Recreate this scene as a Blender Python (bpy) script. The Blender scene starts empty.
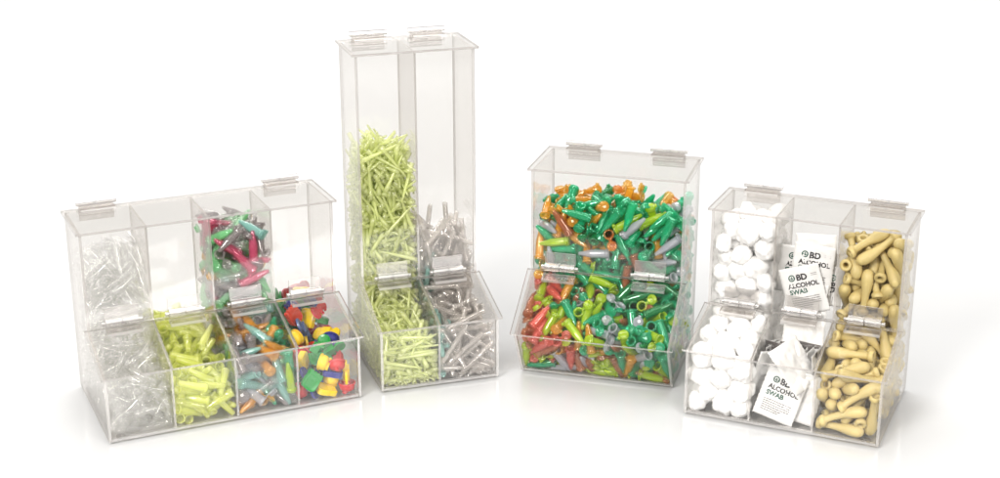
import bpy, bmesh, math, random
from mathutils import Vector, Matrix, Quaternion, noise
import numpy as np
random.seed(5)
SC = bpy.context.scene
COL = SC.collection
R = math.radians

# ---------------------------------------------------------------- camera, world, lamps, exposure
cam_data = bpy.data.cameras.new('camera'); cam = bpy.data.objects.new('camera', cam_data); COL.objects.link(cam)
cam_data.sensor_width = 36.0; cam_data.lens = 56.1; cam_data.clip_start = .05; cam_data.clip_end = 60
cam.matrix_world = (Matrix.Translation((0, 0, .7894)) @ Matrix.Rotation(math.pi/2-.33204, 4, 'X') @ Matrix.Rotation(-.00166, 4, 'Z'))
SC.camera = cam
world = bpy.data.worlds.new('World'); SC.world = world; world.use_nodes = True
bg = world.node_tree.nodes['Background']; bg.inputs[0].default_value = (.97, .96, .95, 1); bg.inputs[1].default_value = .46
def area(name, loc, target, sx, sy, power, color=(1, 1, 1)):
    l = bpy.data.lights.new(name, 'AREA'); l.shape = 'RECTANGLE'; l.size = sx; l.size_y = sy; l.energy = power; l.color = color
    o = bpy.data.objects.new(name, l); COL.objects.link(o); o.location = loc
    o.rotation_euler = (Vector(target)-Vector(loc)).to_track_quat('-Z', 'Y').to_euler(); return o
area('overhead_softbox', (0, .15, 3.2), (0, .9, 0), 4.2, 1.9, 70, (1, .99, .975))
area('overhead_rear_softbox', (0, 2.9, 3.4), (0, 2.9, 0), 4.2, .9, 70, (1, .99, .98))
area('key_softbox', (-1.3, -.4, 1.6), (0, 1.85, .12), .8, .8, 105, (1, .985, .965))
area('fill_softbox', (1.5, -.5, 1.3), (.1, 1.85, .12), 1.0, 1.0, 45, (1, .99, .98))
area('background_softbox', (0, 4.7, 2.9), (0, 3.8, 0), 6.0, .5, 180, (1, 1, 1))
SC.view_settings.view_transform = 'Standard'; SC.view_settings.look = 'None'
SC.view_settings.exposure = 0.0; SC.view_settings.gamma = 1
cy = SC.cycles
cy.use_denoising = True
cy.max_bounces = 48; cy.diffuse_bounces = 24; cy.glossy_bounces = 24; cy.transmission_bounces = 24; cy.transparent_max_bounces = 400
cy.sample_clamp_indirect = 6; cy.blur_glossy = .4
cy.caustics_reflective = False; cy.caustics_refractive = False

# ---------------------------------------------------------------- materials
def srgb(r, g, b):
    f = lambda c: c/12.92 if c <= .04045 else ((c+.055)/1.055)**2.4
    return (f(r/255), f(g/255), f(b/255), 1)
def newmat(name):
    m = bpy.data.materials.new(name); m.use_nodes = True; nt = m.node_tree; nt.nodes.clear()
    out = nt.nodes.new('ShaderNodeOutputMaterial'); return m, nt, out
def schlick(nt, f0=.04):
    lw = nt.nodes.new('ShaderNodeLayerWeight'); lw.inputs[0].default_value = .5
    p = nt.nodes.new('ShaderNodeMath'); p.operation = 'POWER'; p.inputs[1].default_value = 5
    nt.links.new(lw.outputs['Facing'], p.inputs[0])
    a = nt.nodes.new('ShaderNodeMath'); a.operation = 'MULTIPLY_ADD'; a.inputs[1].default_value = .7-f0; a.inputs[2].default_value = f0
    nt.links.new(p.outputs[0], a.inputs[0]); return a.outputs[0]
def mix(nt, fac, a, b):
    m = nt.nodes.new('ShaderNodeMixShader')
    if isinstance(fac, float): m.inputs[0].default_value = fac
    else: nt.links.new(fac, m.inputs[0])
    nt.links.new(a, m.inputs[1]); nt.links.new(b, m.inputs[2]); return m.outputs[0]
def node(nt, t, **kw):
    n = nt.nodes.new(t)
    for k, v in kw.items(): n.inputs[k].default_value = v
    return n
def sheet_mat(name, tint, rough, f0=.04, haze=.0, deep=3.2):
    """thin clear sheet: straight-through transmission with Fresnel reflection, faint scuffing in the gloss"""
    m, nt, out = newmat(name)
    t = node(nt, 'ShaderNodeBsdfTransparent', Color=tint)
    g = node(nt, 'ShaderNodeBsdfGlossy', Color=(1, 1, 1, 1), Roughness=rough)
    nz = node(nt, 'ShaderNodeTexNoise', Scale=35., Detail=4.); mr = node(nt, 'ShaderNodeMapRange')
    tc = nt.nodes.new('ShaderNodeTexCoord'); nt.links.new(tc.outputs['Object'], nz.inputs['Vector'])
    mr.inputs[3].default_value = rough*.6; mr.inputs[4].default_value = rough*1.8
    nt.links.new(nz.outputs[0], mr.inputs[0]); nt.links.new(mr.outputs[0], g.inputs['Roughness'])
    # a slanted look passes through more of the tinted sheet
    lw = nt.nodes.new('ShaderNodeLayerWeight'); lw.inputs[0].default_value = .5
    sq = nt.nodes.new('ShaderNodeMath'); sq.operation = 'POWER'; sq.inputs[1].default_value = 2.; nt.links.new(lw.outputs['Facing'], sq.inputs[0])
    cm = nt.nodes.new('ShaderNodeMix'); cm.data_type = 'RGBA'; nt.links.new(sq.outputs[0], cm.inputs[0])
    cm.inputs[6].default_value = tint; cm.inputs[7].default_value = tuple(c**deep for c in tint[:3])+(1,)
    nt.links.new(cm.outputs[2], t.inputs[0])
    base = t.outputs[0]
    if haze:
        d = node(nt, 'ShaderNodeBsdfDiffuse', Color=(.8, .78, .76, 1)); base = mix(nt, haze, base, d.outputs[0])
    nt.links.new(mix(nt, schlick(nt, f0), base, g.outputs[0]), out.inputs[0]); return m
def glass_mat(name, col, rough, ior=1.49):
    m, nt, out = newmat(name)
    g = node(nt, 'ShaderNodeBsdfGlass', Color=col, Roughness=rough, IOR=ior)
    nt.links.new(g.outputs[0], out.inputs[0]); return m
M_FACE = sheet_mat('clear_acrylic', (.971, .966, .959, 1), .04, .034)
M_LEAF = sheet_mat('clear_hinge_plastic', (.88, .865, .85, 1), .09, .09, .04)
def edge_mat(name, tint, col, share, f0=.08, pale_share=.0):
    m, nt, out = newmat(name)
    g = node(nt, 'ShaderNodeBsdfGlass', Color=col, Roughness=.05, IOR=1.49); t = node(nt, 'ShaderNodeBsdfTransparent', Color=tint)
    gl = node(nt, 'ShaderNodeBsdfGlossy', Color=(1, 1, 1, 1), Roughness=.08)
    inner = mix(nt, share, t.outputs[0], g.outputs[0])
    if pale_share:
        d = node(nt, 'ShaderNodeBsdfDiffuse', Color=(.60, .575, .555, 1)); inner = mix(nt, pale_share, inner, d.outputs[0])
    nt.links.new(mix(nt, schlick(nt, f0), inner, gl.outputs[0]), out.inputs[0]); return m
M_EDGE = edge_mat('acrylic_cut_edge', (.62, .595, .575, 1), (.95, .93, .91, 1), .45, .10, .30)
M_KNUCKLE = edge_mat('hinge_knuckle_plastic', (.74, .715, .695, 1), (.98, .97, .96, 1), .55, .18, .18)  # pale diffuse share paints white reflections onto the knuckles
M_FLOOR_EDGE = edge_mat('acrylic_floor_edge', (.86, .84, .825, 1), (.97, .96, .95, 1), .35, .08, .3)
M_HINGE_EDGE = sheet_mat('painted_glint_hinge_edge', (.78, .755, .73, 1), .12, .12, .36)  # pale haze paints the white reflected bars on the leaf edges
def plastic(name, col, see=.3, rough=.10, trans=.42, tp_pow=.32, f0=.06):
    """translucent moulded plastic"""
    m, nt, out = newmat(name)
    oi = nt.nodes.new('ShaderNodeObjectInfo'); hs = nt.nodes.new('ShaderNodeHueSaturation'); hs.inputs['Color'].default_value = col
    mr = node(nt, 'ShaderNodeMapRange'); mr.inputs[3].default_value = .94; mr.inputs[4].default_value = 1.12
    nt.links.new(oi.outputs['Random'], mr.inputs[0]); nt.links.new(mr.outputs[0], hs.inputs['Value'])
    d = node(nt, 'ShaderNodeBsdfDiffuse'); tl = node(nt, 'ShaderNodeBsdfTranslucent'); tp = node(nt, 'ShaderNodeBsdfTransparent')
    for n in (d, tl): nt.links.new(hs.outputs[0], n.inputs[0])
    tp.inputs[0].default_value = tuple(min(1, c**tp_pow) for c in col[:3])+(1,)
    b = mix(nt, trans, d.outputs[0], tl.outputs[0])
    if see: b = mix(nt, see, b, tp.outputs[0])
    g = node(nt, 'ShaderNodeBsdfGlossy', Color=(1, 1, 1, 1), Roughness=rough)
    nt.links.new(mix(nt, schlick(nt, f0), b, g.outputs[0]), out.inputs[0]); return m
PAL = {
 'teal': ('teal green', plastic('teal_plastic', srgb(34, 212, 156), .64)),
 'green': ('deep green', plastic('green_plastic', srgb(10, 172, 96), .64)),
 'amber': ('amber', plastic('amber_plastic', srgb(250, 188, 48), .64, .10, .42, .17)),
 'orange': ('bright orange', plastic('orange_plastic', srgb(255, 150, 56), .64, .10, .42, .17)),
 'brown': ('reddish brown', plastic('brown_plastic', srgb(206, 128, 80), .64, .10, .42, .17)),
 'lime': ('lime yellow', plastic('lime_plastic', srgb(212, 238, 44), .64)),
 'grey': ('pale grey', plastic('grey_plastic', srgb(220, 222, 230), .64)),
 'smoke': ('smoky grey', plastic('smoke_plastic', srgb(186, 178, 178), .64)),
 'salmon': ('salmon pink', plastic('salmon_plastic', srgb(252, 128, 110), .64, .10, .42, .17)),
 'pink': ('magenta pink', plastic('pink_plastic', srgb(238, 110, 150), .64, .10, .42, .17)),
 'mint': ('mint green', plastic('mint_plastic', srgb(176, 244, 190), .74)),
 'clear': ('clear', plastic('clear_plastic', srgb(255, 255, 252), .955, .08, .5, .02, .022)),
 'straw': ('clear greyish', plastic('clear_grey_plastic', srgb(242, 237, 232), .79, .1, .5, .2, .06)),
 'aqua': ('pale aqua', plastic('aqua_plastic', srgb(176, 224, 216), .68, .1)),
 'tip': ('fluorescent yellow', plastic('yellow_tip_plastic', (.95, 1, .52, 1), .70, .16, .45, .04, .035)),
 'cupy': ('yellow green', plastic('yellow_green_plastic', (.955, 1, .25, 1), .68, .12, .5, .06, .045)),
 'red': ('red', plastic('red_plastic', srgb(200, 14, 20), 0., .25, .15, .3, .035)),
 'grn': ('green', plastic('bright_green_plastic', srgb(4, 140, 50), 0., .25, .15, .3, .035)),
 'blue': ('dark blue', plastic('blue_plastic', srgb(28, 34, 124), 0., .25, .15, .3, .035)),
 'slate': ('slate blue', plastic('slate_plastic', srgb(84, 106, 152), 0., .25, .15, .3, .035)),
 'yel': ('yellow', plastic('yellow_plastic', srgb(238, 204, 8), 0., .25, .2, .3, .035)),
 'org': ('orange red', plastic('orange_red_plastic', srgb(226, 58, 18), 0., .25, .15, .3, .035)),
 'latex': ('pale yellow', None), 'cotton': ('white', None)}
PALK = list(PAL)

def latex_mat():
    m, nt, out = newmat('yellow_rubber')
    p = node(nt, 'ShaderNodeBsdfPrincipled', **{'Base Color': srgb(192, 173, 114), 'Roughness': .5})
    p.inputs['Subsurface Weight'].default_value = .15; p.inputs['Subsurface Radius'].default_value = (.004, .003, .0015); p.inputs['Subsurface Scale'].default_value = .6
    nz = node(nt, 'ShaderNodeTexNoise', Scale=160., Detail=3.); b = node(nt, 'ShaderNodeBump', Strength=.12, Distance=.001)
    tc = nt.nodes.new('ShaderNodeTexCoord'); nt.links.new(tc.outputs['Object'], nz.inputs['Vector'])
    nt.links.new(nz.outputs[0], b.inputs['Height']); nt.links.new(b.outputs[0], p.inputs['Normal'])
    oi = nt.nodes.new('ShaderNodeObjectInfo'); hs = nt.nodes.new('ShaderNodeHueSaturation'); hs.inputs['Color'].default_value = srgb(192, 173, 114)
    mr = node(nt, 'ShaderNodeMapRange'); mr.inputs[3].default_value = .9; mr.inputs[4].default_value = 1.06
    nt.links.new(oi.outputs['Random'], mr.inputs[0]); nt.links.new(mr.outputs[0], hs.inputs['Value']); nt.links.new(hs.outputs[0], p.inputs['Base Color'])
    nt.links.new(p.outputs[0], out.inputs[0]); return m
def cotton_mat():
    m, nt, out = newmat('cotton_wool')
    p = node(nt, 'ShaderNodeBsdfPrincipled', **{'Base Color': (.84, .836, .83, 1), 'Roughness': 1.})
    p.inputs['Subsurface Weight'].default_value = .5; p.inputs['Subsurface Radius'].default_value = (.01, .01, .01); p.inputs['Subsurface Scale'].default_value = .6
    p.inputs['Sheen Weight'].default_value = .4; p.inputs['Specular IOR Level'].default_value = .05
    nz = node(nt, 'ShaderNodeTexNoise', Scale=260., Detail=6., Roughness=.7); b = node(nt, 'ShaderNodeBump', Strength=.3, Distance=.001)
    tc = nt.nodes.new('ShaderNodeTexCoord'); nt.links.new(tc.outputs['Object'], nz.inputs['Vector'])
    nt.links.new(nz.outputs[0], b.inputs['Height']); nt.links.new(b.outputs[0], p.inputs['Normal'])
    nt.links.new(p.outputs[0], out.inputs[0]); return m
PAL['latex'] = ('pale yellow', latex_mat()); PAL['cotton'] = ('white', cotton_mat())
def paper_mat():
    m, nt, out = newmat('white_foil_paper')
    p = node(nt, 'ShaderNodeBsdfPrincipled', **{'Base Color': (.68, .675, .665, 1), 'Roughness': .42})
    nz = node(nt, 'ShaderNodeTexNoise', Scale=70., Detail=5.); b = node(nt, 'ShaderNodeBump', Strength=.35, Distance=.0015)
    tc = nt.nodes.new('ShaderNodeTexCoord'); nt.links.new(tc.outputs['Object'], nz.inputs['Vector'])
    nt.links.new(nz.outputs[0], b.inputs['Height']); nt.links.new(b.outputs[0], p.inputs['Normal'])
    nt.links.new(p.outputs[0], out.inputs[0]); return m
M_PAPER = paper_mat()
def flat(name, col, rough=.6):
    m, nt, out = newmat(name); p = node(nt, 'ShaderNodeBsdfPrincipled', **{'Base Color': col, 'Roughness': rough})
    nt.links.new(p.outputs[0], out.inputs[0]); return m
M_GAP_SHADE = flat('painted_gap_shade', srgb(74, 68, 66), .4)  # dark packet backs paint in the shade of gaps between packets
M_INK = flat('dark_print_ink', srgb(36, 33, 35)); M_GREEN = flat('green_print_ink', srgb(36, 78, 64)); M_GREY = flat('grey_print_ink', srgb(104, 100, 100))
def ground_mat():
    m, nt, out = newmat('white_gloss_sweep')
    p = node(nt, 'ShaderNodeBsdfPrincipled', **{'Base Color': (.505, .503, .499, 1), 'Roughness': .10, 'IOR': 1.55})
    nz = node(nt, 'ShaderNodeTexNoise', Scale=9., Detail=5.); mr = node(nt, 'ShaderNodeMapRange'); mr.inputs[3].default_value = .08; mr.inputs[4].default_value = .16
    tc = nt.nodes.new('ShaderNodeTexCoord'); nt.links.new(tc.outputs['Object'], nz.inputs['Vector'])
    nt.links.new(nz.outputs[0], mr.inputs[0]); nt.links.new(mr.outputs[0], p.inputs['Roughness'])
    nt.links.new(p.outputs[0], out.inputs[0]); return m

# ---------------------------------------------------------------- mesh helpers
def link(name, me, parent=None):
    o = bpy.data.objects.new(name, me); COL.objects.link(o)
    if parent: o.parent = parent
    return o
def mesh(name, verts, faces, mats, mi=None, smooth=False):
    me = bpy.data.meshes.new(name); me.from_pydata([tuple(v) for v in verts], [], faces)
    for m in mats: me.materials.append(m)
    if mi: me.polygons.foreach_set('material_index', mi)
    if smooth: me.polygons.foreach_set('use_smooth', [True]*len(me.polygons))
    me.update(); return me
def box_verts(x0, x1, d0, d1, z0, z1):
    return [(x, -d, z) for z in (z0, z1) for d in (d0, d1) for x in (x0, x1)]
BOXF = [(0, 1, 3, 2), (4, 6, 7, 5), (0, 4, 5, 1), (2, 3, 7, 6), (0, 2, 6, 4), (1, 5, 7, 3)]
def sheet_from_hexa(name, v, thin, parent, mats=(M_FACE, M_EDGE)):
    """v: eight corners as box_verts; thin: the axis of the sheet's thickness"""
    face = {'z': (0, 1), 'd': (2, 3), 'x': (4, 5)}[thin]
    mi = [0 if i in face else 1 for i in range(6)]
    me = mesh(name, v, BOXF, mats, mi)
    bm = bmesh.new(); bm.from_mesh(me); bmesh.ops.recalc_face_normals(bm, faces=bm.faces); bm.to_mesh(me); bm.free()
    return link(name, me, parent)
def sheet(name, x0, x1, d0, d1, z0, z1, thin, parent, mats=(M_FACE, M_EDGE)):
    return sheet_from_hexa(name, box_verts(x0, x1, d0, d1, z0, z1), thin, parent, mats)
def prism(name, prof, x0, x1, parent):
    n = len(prof); v = [(x0, -d, z) for d, z in prof]+[(x1, -d, z) for d, z in prof]
    f = [tuple(range(n)), tuple(range(2*n-1, n-1, -1))]+[(i, (i+1) % n, n+(i+1) % n, n+i) for i in range(n)]
    me = mesh(name, v, f, (M_FACE, M_EDGE), [0, 0]+[1]*n)
    bm = bmesh.new(); bm.from_mesh(me); bmesh.ops.recalc_face_normals(bm, faces=bm.faces); bm.to_mesh(me); bm.free()
    return link(name, me, parent)
def lathe(prof, seg, ctr=(0, 0, 0), bend=0.):
    """closed or open profile of (r, z) turned about z"""
    v, f = [], []; rings = []
    for r, z in prof:
        if r < 1e-6: rings.append([len(v)]); v.append((0, 0, z))
        else:
            rings.append(list(range(len(v), len(v)+seg)))
            v += [(r*math.cos(2*math.pi*i/seg), r*math.sin(2*math.pi*i/seg), z) for i in range(seg)]
    for a, b in zip(rings, rings[1:]):
        for i in range(seg):
            j = (i+1) % seg
            if len(a) == 1 and len(b) == 1: continue
            if len(a) == 1: f.append((a[0], b[j], b[i]))
            elif len(b) == 1: f.append((a[i], a[j], b[0]))
            else: f.append((a[i], a[j], b[j], b[i]))
    v = [(x+ctr[0]+bend*z*z, y+ctr[1], z+ctr[2]) for x, y, z in v]
    return v, f
def join(*parts):
    V, F = [], []
    for v, f in parts:
        o = len(V); V += list(v); F += [tuple(i+o for i in p) for p in f]
    return V, F
def cyl_x(x0, x1, d, z, r, seg=14):
    v = []; n = seg
    for x in (x0, x1): v += [(x, -d+r*math.cos(2*math.pi*i/n), z+r*math.sin(2*math.pi*i/n)) for i in range(n)]
    f = [(i, n+i, n+(i+1) % n, (i+1) % n) for i in range(n)]+[tuple(range(n)), tuple(range(2*n-1, n-1, -1))]
    return v, f
def tag(o, label, cat, group=None, kind=None):
    o['label'] = label; o['category'] = cat
    if group: o['group'] = group
    if kind: o['kind'] = kind
    return o

# ---------------------------------------------------------------- ground: one white sweep that curves up far behind
prof = [(1.38, 0), (5.2, 0)]+[(5.2+1.2*math.sin(a), 1.2-1.2*math.cos(a)) for a in [R(9*i) for i in range(1, 11)]]+[(6.4, 3.2)]
gv = [(x, y, z) for x in (-2.8, 2.8) for y, z in prof]; n = len(prof)
gm = mesh('ground', gv, [(i, n+i, n+i+1, i+1) for i in range(n-1)], [ground_mat()], smooth=True)
g = link('ground', gm); g['kind'] = 'structure'; g['label'] = 'white glossy seamless studio sweep under the clear bins'

fl = link('added_floor', mesh('added_floor', [(-7, -6, -.8), (7, -6, -.8), (7, 8, -.8), (-7, 8, -.8)], [(0, 1, 2, 3)], [flat('added_dark_floor', (.07, .066, .062, 1), .6)])); fl['kind'] = 'structure'  # unseen dark floor, added to dim the reflections in the panels

# ---------------------------------------------------------------- the four acrylic bins
T = .003; OV = .004; FT = .003
BINS = {
 #        x       y       yaw    W      d1     d2     H      hh     hf     d2b    comps  top hinges (fraction of the width)
 'A': (-.3754, 1.8019, .4278, .3000, .0917, .1747, .2260, .1084, .0813, .1749, 4, (.125, .875), 'wide low clear acrylic bin with four compartments, one full of coloured clips'),
 'B': (-.1273, 1.9086, .3149, .1485, .0863, .1778, .3977, .1094, .0819, .1771, 2, (.25, .75), 'tall narrow clear acrylic bin with fluorescent yellow tips in its left half'),
 'C': (.1591, 1.8981, -.2833, .1911, .1037, .1826, .2518, .1214, .0657, .1481, 1, (.22, .79), 'single compartment clear acrylic bin full of mixed teal, amber and lime microtubes'),
 'D': (.3873, 1.7706, -.4138, .2261, .0882, .1721, .2298, .1111, .0838, .1723, 3, (.17, .83), 'clear acrylic bin with cotton balls, swab packets and pale yellow rubber bulbs')}
ROOT = {}
def hinge_front(root, cx, d1, d2, hh, hf):
    sl = Vector((d2-d1, hf-hh)).normalized(); nr = Vector((-sl.y, sl.x))
    if nr.y < 0: nr = -nr
    bd, bz = d1+.0040, hh+.0058
    k = join(cyl_x(cx-.0235, cx-.0195, bd, bz, .0026), cyl_x(cx-.0190, cx-.0004, bd, bz, .0052), cyl_x(cx+.0004, cx+.0190, bd, bz, .0049), cyl_x(cx+.0195, cx+.0235, bd, bz, .0026),
             cyl_x(cx-.0225, cx+.0225, bd, bz, .0012, 8))
    h = link('hinge', mesh('hinge', k[0], k[1], [M_KNUCKLE], smooth=False), root)
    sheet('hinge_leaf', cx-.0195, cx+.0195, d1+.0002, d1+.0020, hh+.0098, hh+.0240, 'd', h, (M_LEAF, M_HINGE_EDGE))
    sheet('hinge_leaf', cx-.0175, cx+.0175, d1+.0003, d1+.0055, hh+.0200, hh+.0216, 'z', h, (M_LEAF, M_HINGE_EDGE)) if False else None
    def P(s, t): q = Vector((d1, hh))+sl*s+nr*t; return q
    c = [P(.0065, .0002), P(.0185, .0002), P(.0065, .0024), P(.0185, .0046)]
    v = [(x, -q.x, q.y) for q in (c[0], c[1]) for x in (cx-.0205, cx+.0205)]+[(x, -q.x, q.y) for q in (c[2], c[3]) for x in (cx-.0205, cx+.0205)]
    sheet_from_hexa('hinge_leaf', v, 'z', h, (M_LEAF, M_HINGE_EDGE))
def hinge_top(root, cx, H):
    bd, bz = .0005, H+.0062
    k = join(cyl_x(cx-.0235, cx-.0004, bd, bz, .0034), cyl_x(cx+.0004, cx+.0235, bd, bz, .0034))
    h = link('hinge', mesh('hinge', k[0], k[1], [M_KNUCKLE]), root)
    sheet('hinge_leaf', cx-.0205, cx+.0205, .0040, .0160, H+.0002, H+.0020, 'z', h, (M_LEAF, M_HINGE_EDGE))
    # the leaf's upturned web, and the other leaf down the back
    v = box_verts(cx-.0195, cx+.0195, .0006, .0038, H+.0002, H+.0030)
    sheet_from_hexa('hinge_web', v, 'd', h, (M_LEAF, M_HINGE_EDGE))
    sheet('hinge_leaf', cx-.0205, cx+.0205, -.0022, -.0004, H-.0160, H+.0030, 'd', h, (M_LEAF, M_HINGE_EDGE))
for key, (bx, by, yaw, W, d1, d2, H, hh, hf, d2b, nc, th, lab) in BINS.items():
    root = bpy.data.objects.new('dispenser_bin', None); COL.objects.link(root); root.empty_display_size = .05
    root.location = (bx, by, 0); root.rotation_euler = (0, 0, yaw); tag(root, lab, 'bin', 'clear acrylic dispensing bins'); ROOT[key] = root
    w = W/2; e = .0002; zt = H-T
    lz = lambda d: hh+(hf-hh)*(d-d1)/(d2-d1)           # the lid's top
    prof = [(0, FT), (d2b, FT), (d2, hf-T-e), (d1, hh-T-e), (d1, zt-e), (0, zt-e)]
    for s in (-1, 1): prism('side_panel', prof, s*w, s*(w-T), root)
    xi = w-T-e
    sheet('back_panel', -xi, xi, 0, T, FT+T+e, zt-e, 'd', root)
    sheet('floor_panel', -xi, xi, 0, d2b-.0004, FT, FT+T, 'z', root, (M_FACE, M_FLOOR_EDGE))
    sheet('hopper_panel', -xi, xi, d1-T, d1-e, hh+e, zt-e, 'd', root)
    fz0, fz1 = FT+T+e, hf-T-e
    fd = lambda z: d2b+(d2-d2b)*(z-FT)/(hf-T-FT)-.0004
    v = [(x, -d, z) for z in (fz0, fz1) for d in (fd(z)-T, fd(z)) for x in (-xi, xi)]
    sheet_from_hexa('front_panel', v, 'd', root)
    cw = (W-2*T)/nc
    dp = [(T+e, FT+T+e), (fd(FT+T)-T-e, FT+T+e), (fd(hf-T)-T-e, hf-T-2*e), (d1-T-e, lz(d1-T)-T-e), (d1-T-e, zt-e), (T+e, zt-e)]
    for i in range(1, nc):
        x = -w+T+cw*i; prism('divider', dp, x-.00125, x+.00125, root)
    # lids: one over the hopper, one sloping lid per compartment
    sheet('hopper_lid', -w-OV, w+OV, 0, d1+OV, H-T, H, 'z', root)
    sl = Vector((d2-d1, hf-hh)).normalized(); nr = Vector((sl.y, -sl.x)) if sl.x < 0 else Vector((-sl.y, sl.x))
    for i in range(nc):
        x0 = -w+T+cw*i+.0006 if i else -w-OV; x1 = -w+T+cw*(i+1)-.0006 if i < nc-1 else w+OV
        a = Vector((d1+.0003, hh)); b = Vector((d2+OV, hf))
        low, up = -nr*T, nr*0
        c = [a+low, b+low, a+up, b+up]
        v = [(x, -q.x, q.y) for q in (c[0], c[1]) for x in (x0, x1)]+[(x, -q.x, q.y) for q in (c[2], c[3]) for x in (x0, x1)]
        sheet_from_hexa('tray_lid', v, 'z', root)
    for fr in th: hinge_top(root, -w+fr*W, H)
    cs = [-w+T+cw*(i+.5) for i in range(nc)] if nc > 1 else [-w+.20*W, -w+.79*W]
    for c in cs: hinge_front(root, c, d1, d2, hh, hf)
    for sx in (-1, 1):
        for d in (.016, d2b-.014):
            fv, ff = lathe([(0, 0), (.0048, 0), (.0055, .001), (.0055, FT-.0001), (0, FT-.0001)], 14, (sx*(w-.016), -d, 0))
            link('foot', mesh('foot', fv, ff, [M_KNUCKLE], smooth=False), root)

# ---------------------------------------------------------------- prototypes of the pieces (metres, axis z)
mm = .001
def S(p): return [(r*mm, z*mm) for r, z in p]
def proto(name, vf, smooth=True):
    me = mesh(name, vf[0], vf[1], [M_PAPER], smooth=smooth); return me
def grow(vf, k): return [tuple(Vector(p)*k) for p in vf[0]], vf[1]
def tube_body():
    return lathe(S([(0, -19), (1.5, -18.6), (2.2, -17.3), (3.7, -9.5), (4.9, -4), (5.2, -2), (5.3, 13), (5.3, 15), (6.5, 15.2), (6.5, 17.2), (4.6, 17.2), (4.5, 13), (4.4, 0), (3.2, -8), (1.2, -16.8), (0, -17)]), 14)
def tube_cap(openc):
    disc = S([(0, 19.6), (5.4, 19.6), (6.3, 19.1), (6.3, 17.6), (4.5, 17.4), (4.3, 14.4), (3.5, 14.2), (3.3, 17.6), (0, 17.8)])
    v, f = lathe(disc, 14)
    if openc:
        # swung open on its strap: turned over to lie beside the mouth
        m = Matrix.Translation((.0072, 0, .0170)) @ Matrix.Rotation(math.pi*.93, 4, 'Y') @ Matrix.Translation((-.0072, 0, -.0172))
        v = [m @ Vector(p) for p in v]; strap = box_verts(.0058, .0088, -.0019, .0019, .0158, .0166)
    else:
        strap = box_verts(.0060, .0084, -.0019, .0019, .0160, .0190)
    return join((v, f), (strap, BOXF))
def cup_body():
    return lathe(S([(0, -18), (2.6, -17.8), (3.3, -16.5), (4.7, 6), (5.1, 14), (5.7, 14.6), (5.7, 17.5), (4.9, 17.5), (4.6, 12), (4.0, 2), (2.4, -15.5), (0, -15.8)]), 14)
def tip_body():
    return lathe(S([(1.2, -25), (1.4, -24), (1.9, -8), (2.4, 8), (2.7, 16), (3.1, 16.3), (3.1, 25), (2.5, 25), (2.2, 14), (1.4, -8), (.7, -25), (1.2, -25)]), 9)
def straw_body():
    return lathe(S([(0, -29), (2.0, -28.4), (3.0, -26.5), (3.3, -24), (3.3, 28), (3.7, 28.2), (3.7, 29.5), (2.7, 29.5), (2.6, -23), (1.5, -26), (0, -26.6)]), 12)
def bulb_body(b):
    return lathe(S([(0, 25.6), (2.6, 25.0), (4.9, 23), (6.2, 19.8), (6.6, 16), (6.3, 11), (5.2, 5), (4.1, -1), (3.7, -10), (3.8, -17.5), (4.6, -19), (6.0, -19.8), (6.3, -21), (6.3, -23.4), (5.8, -24.3), (3.4, -24.3), (2.9, -23.4), (2.8, -12), (0, -11.8)]), 18, bend=b)
def ball_body(seed):
    bm = bmesh.new(); bmesh.ops.create_icosphere(bm, subdivisions=5, radius=1)
    o = Vector((seed*7.3, seed*3.1, 1.7)); sq = Vector((1+.12*math.sin(seed*2.1), 1+.12*math.cos(seed*1.3), .9))
    for v in bm.verts:
        d = v.co.normalized()
        r = 15.2*(1+.20*noise.noise(d*1.1+o)+.10*noise.noise(d*2.1+o)+.03*noise.fractal(d*5+o, 1., 2., 5)+.02*noise.noise(d*26+o))
        v.co = Vector((d.x*sq.x, d.y*sq.y, d.z*sq.z))*r*mm
    vs = [v.co.copy() for v in bm.verts]; fs = [tuple(v.index for v in f.verts) for f in bm.faces]; bm.free()
    nb = len(vs)
    for _ in range(520):                     # loose surface fibres
        p = vs[random.randrange(nb)]; normal = p.normalized()
        tg = normal.cross(Vector((random.gauss(0, 1), random.gauss(0, 1), random.gauss(0, 1)))).normalized(); sd = normal.cross(tg)*.00008
        L = random.uniform(.002, .0055); h = random.uniform(.0006, .0022); a = len(vs)
        for u in (0, .33, .66, 1): 
            c = p+tg*L*u+normal*(h*math.sin(u*3.0)-L*L*u*u*25); vs += [c-sd, c+sd]
        fs += [(a+2*i, a+2*i+1, a+2*i+3, a+2*i+2) for i in range(3)]
    return vs, fs
def rounded_slab(cx, cz, rx, rz, th, pw=2.0, n=20, dish=0.):
    """flat rounded paddle in the xz plane"""
    ring = []
    for i in range(n):
        a = 2*math.pi*i/n; c, s = math.cos(a), math.sin(a)
        ring.append((cx+rx*math.copysign(abs(c)**(2/pw), c), cz+rz*math.copysign(abs(s)**(2/pw), s)))
    v = []; f = []
    for y, k in ((-th/2, .9), (-th/2+.0004, 1), (th/2-.0004, 1), (th/2, .9)):
        v += [(cx+(x-cx)*k, y, cz+(z-cz)*k) for x, z in ring]
    for l in range(3): f += [(l*n+i, l*n+(i+1) % n, (l+1)*n+(i+1) % n, (l+1)*n+i) for i in range(n)]
    v += [(cx+(x-cx)*.6, -th/2+dish, cz+(z-cz)*.6) for x, z in ring]+[(cx+(x-cx)*.6, th/2-dish, cz+(z-cz)*.6) for x, z in ring]
    for i in range(n):
        j = (i+1) % n; f.append((j, i, 4*n+i, 4*n+j)); f.append((3*n+i, 3*n+j, 5*n+j, 5*n+i))
    f.append(tuple(range(4*n, 5*n))[::-1]); f.append(tuple(range(5*n, 6*n))); return v, f
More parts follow.
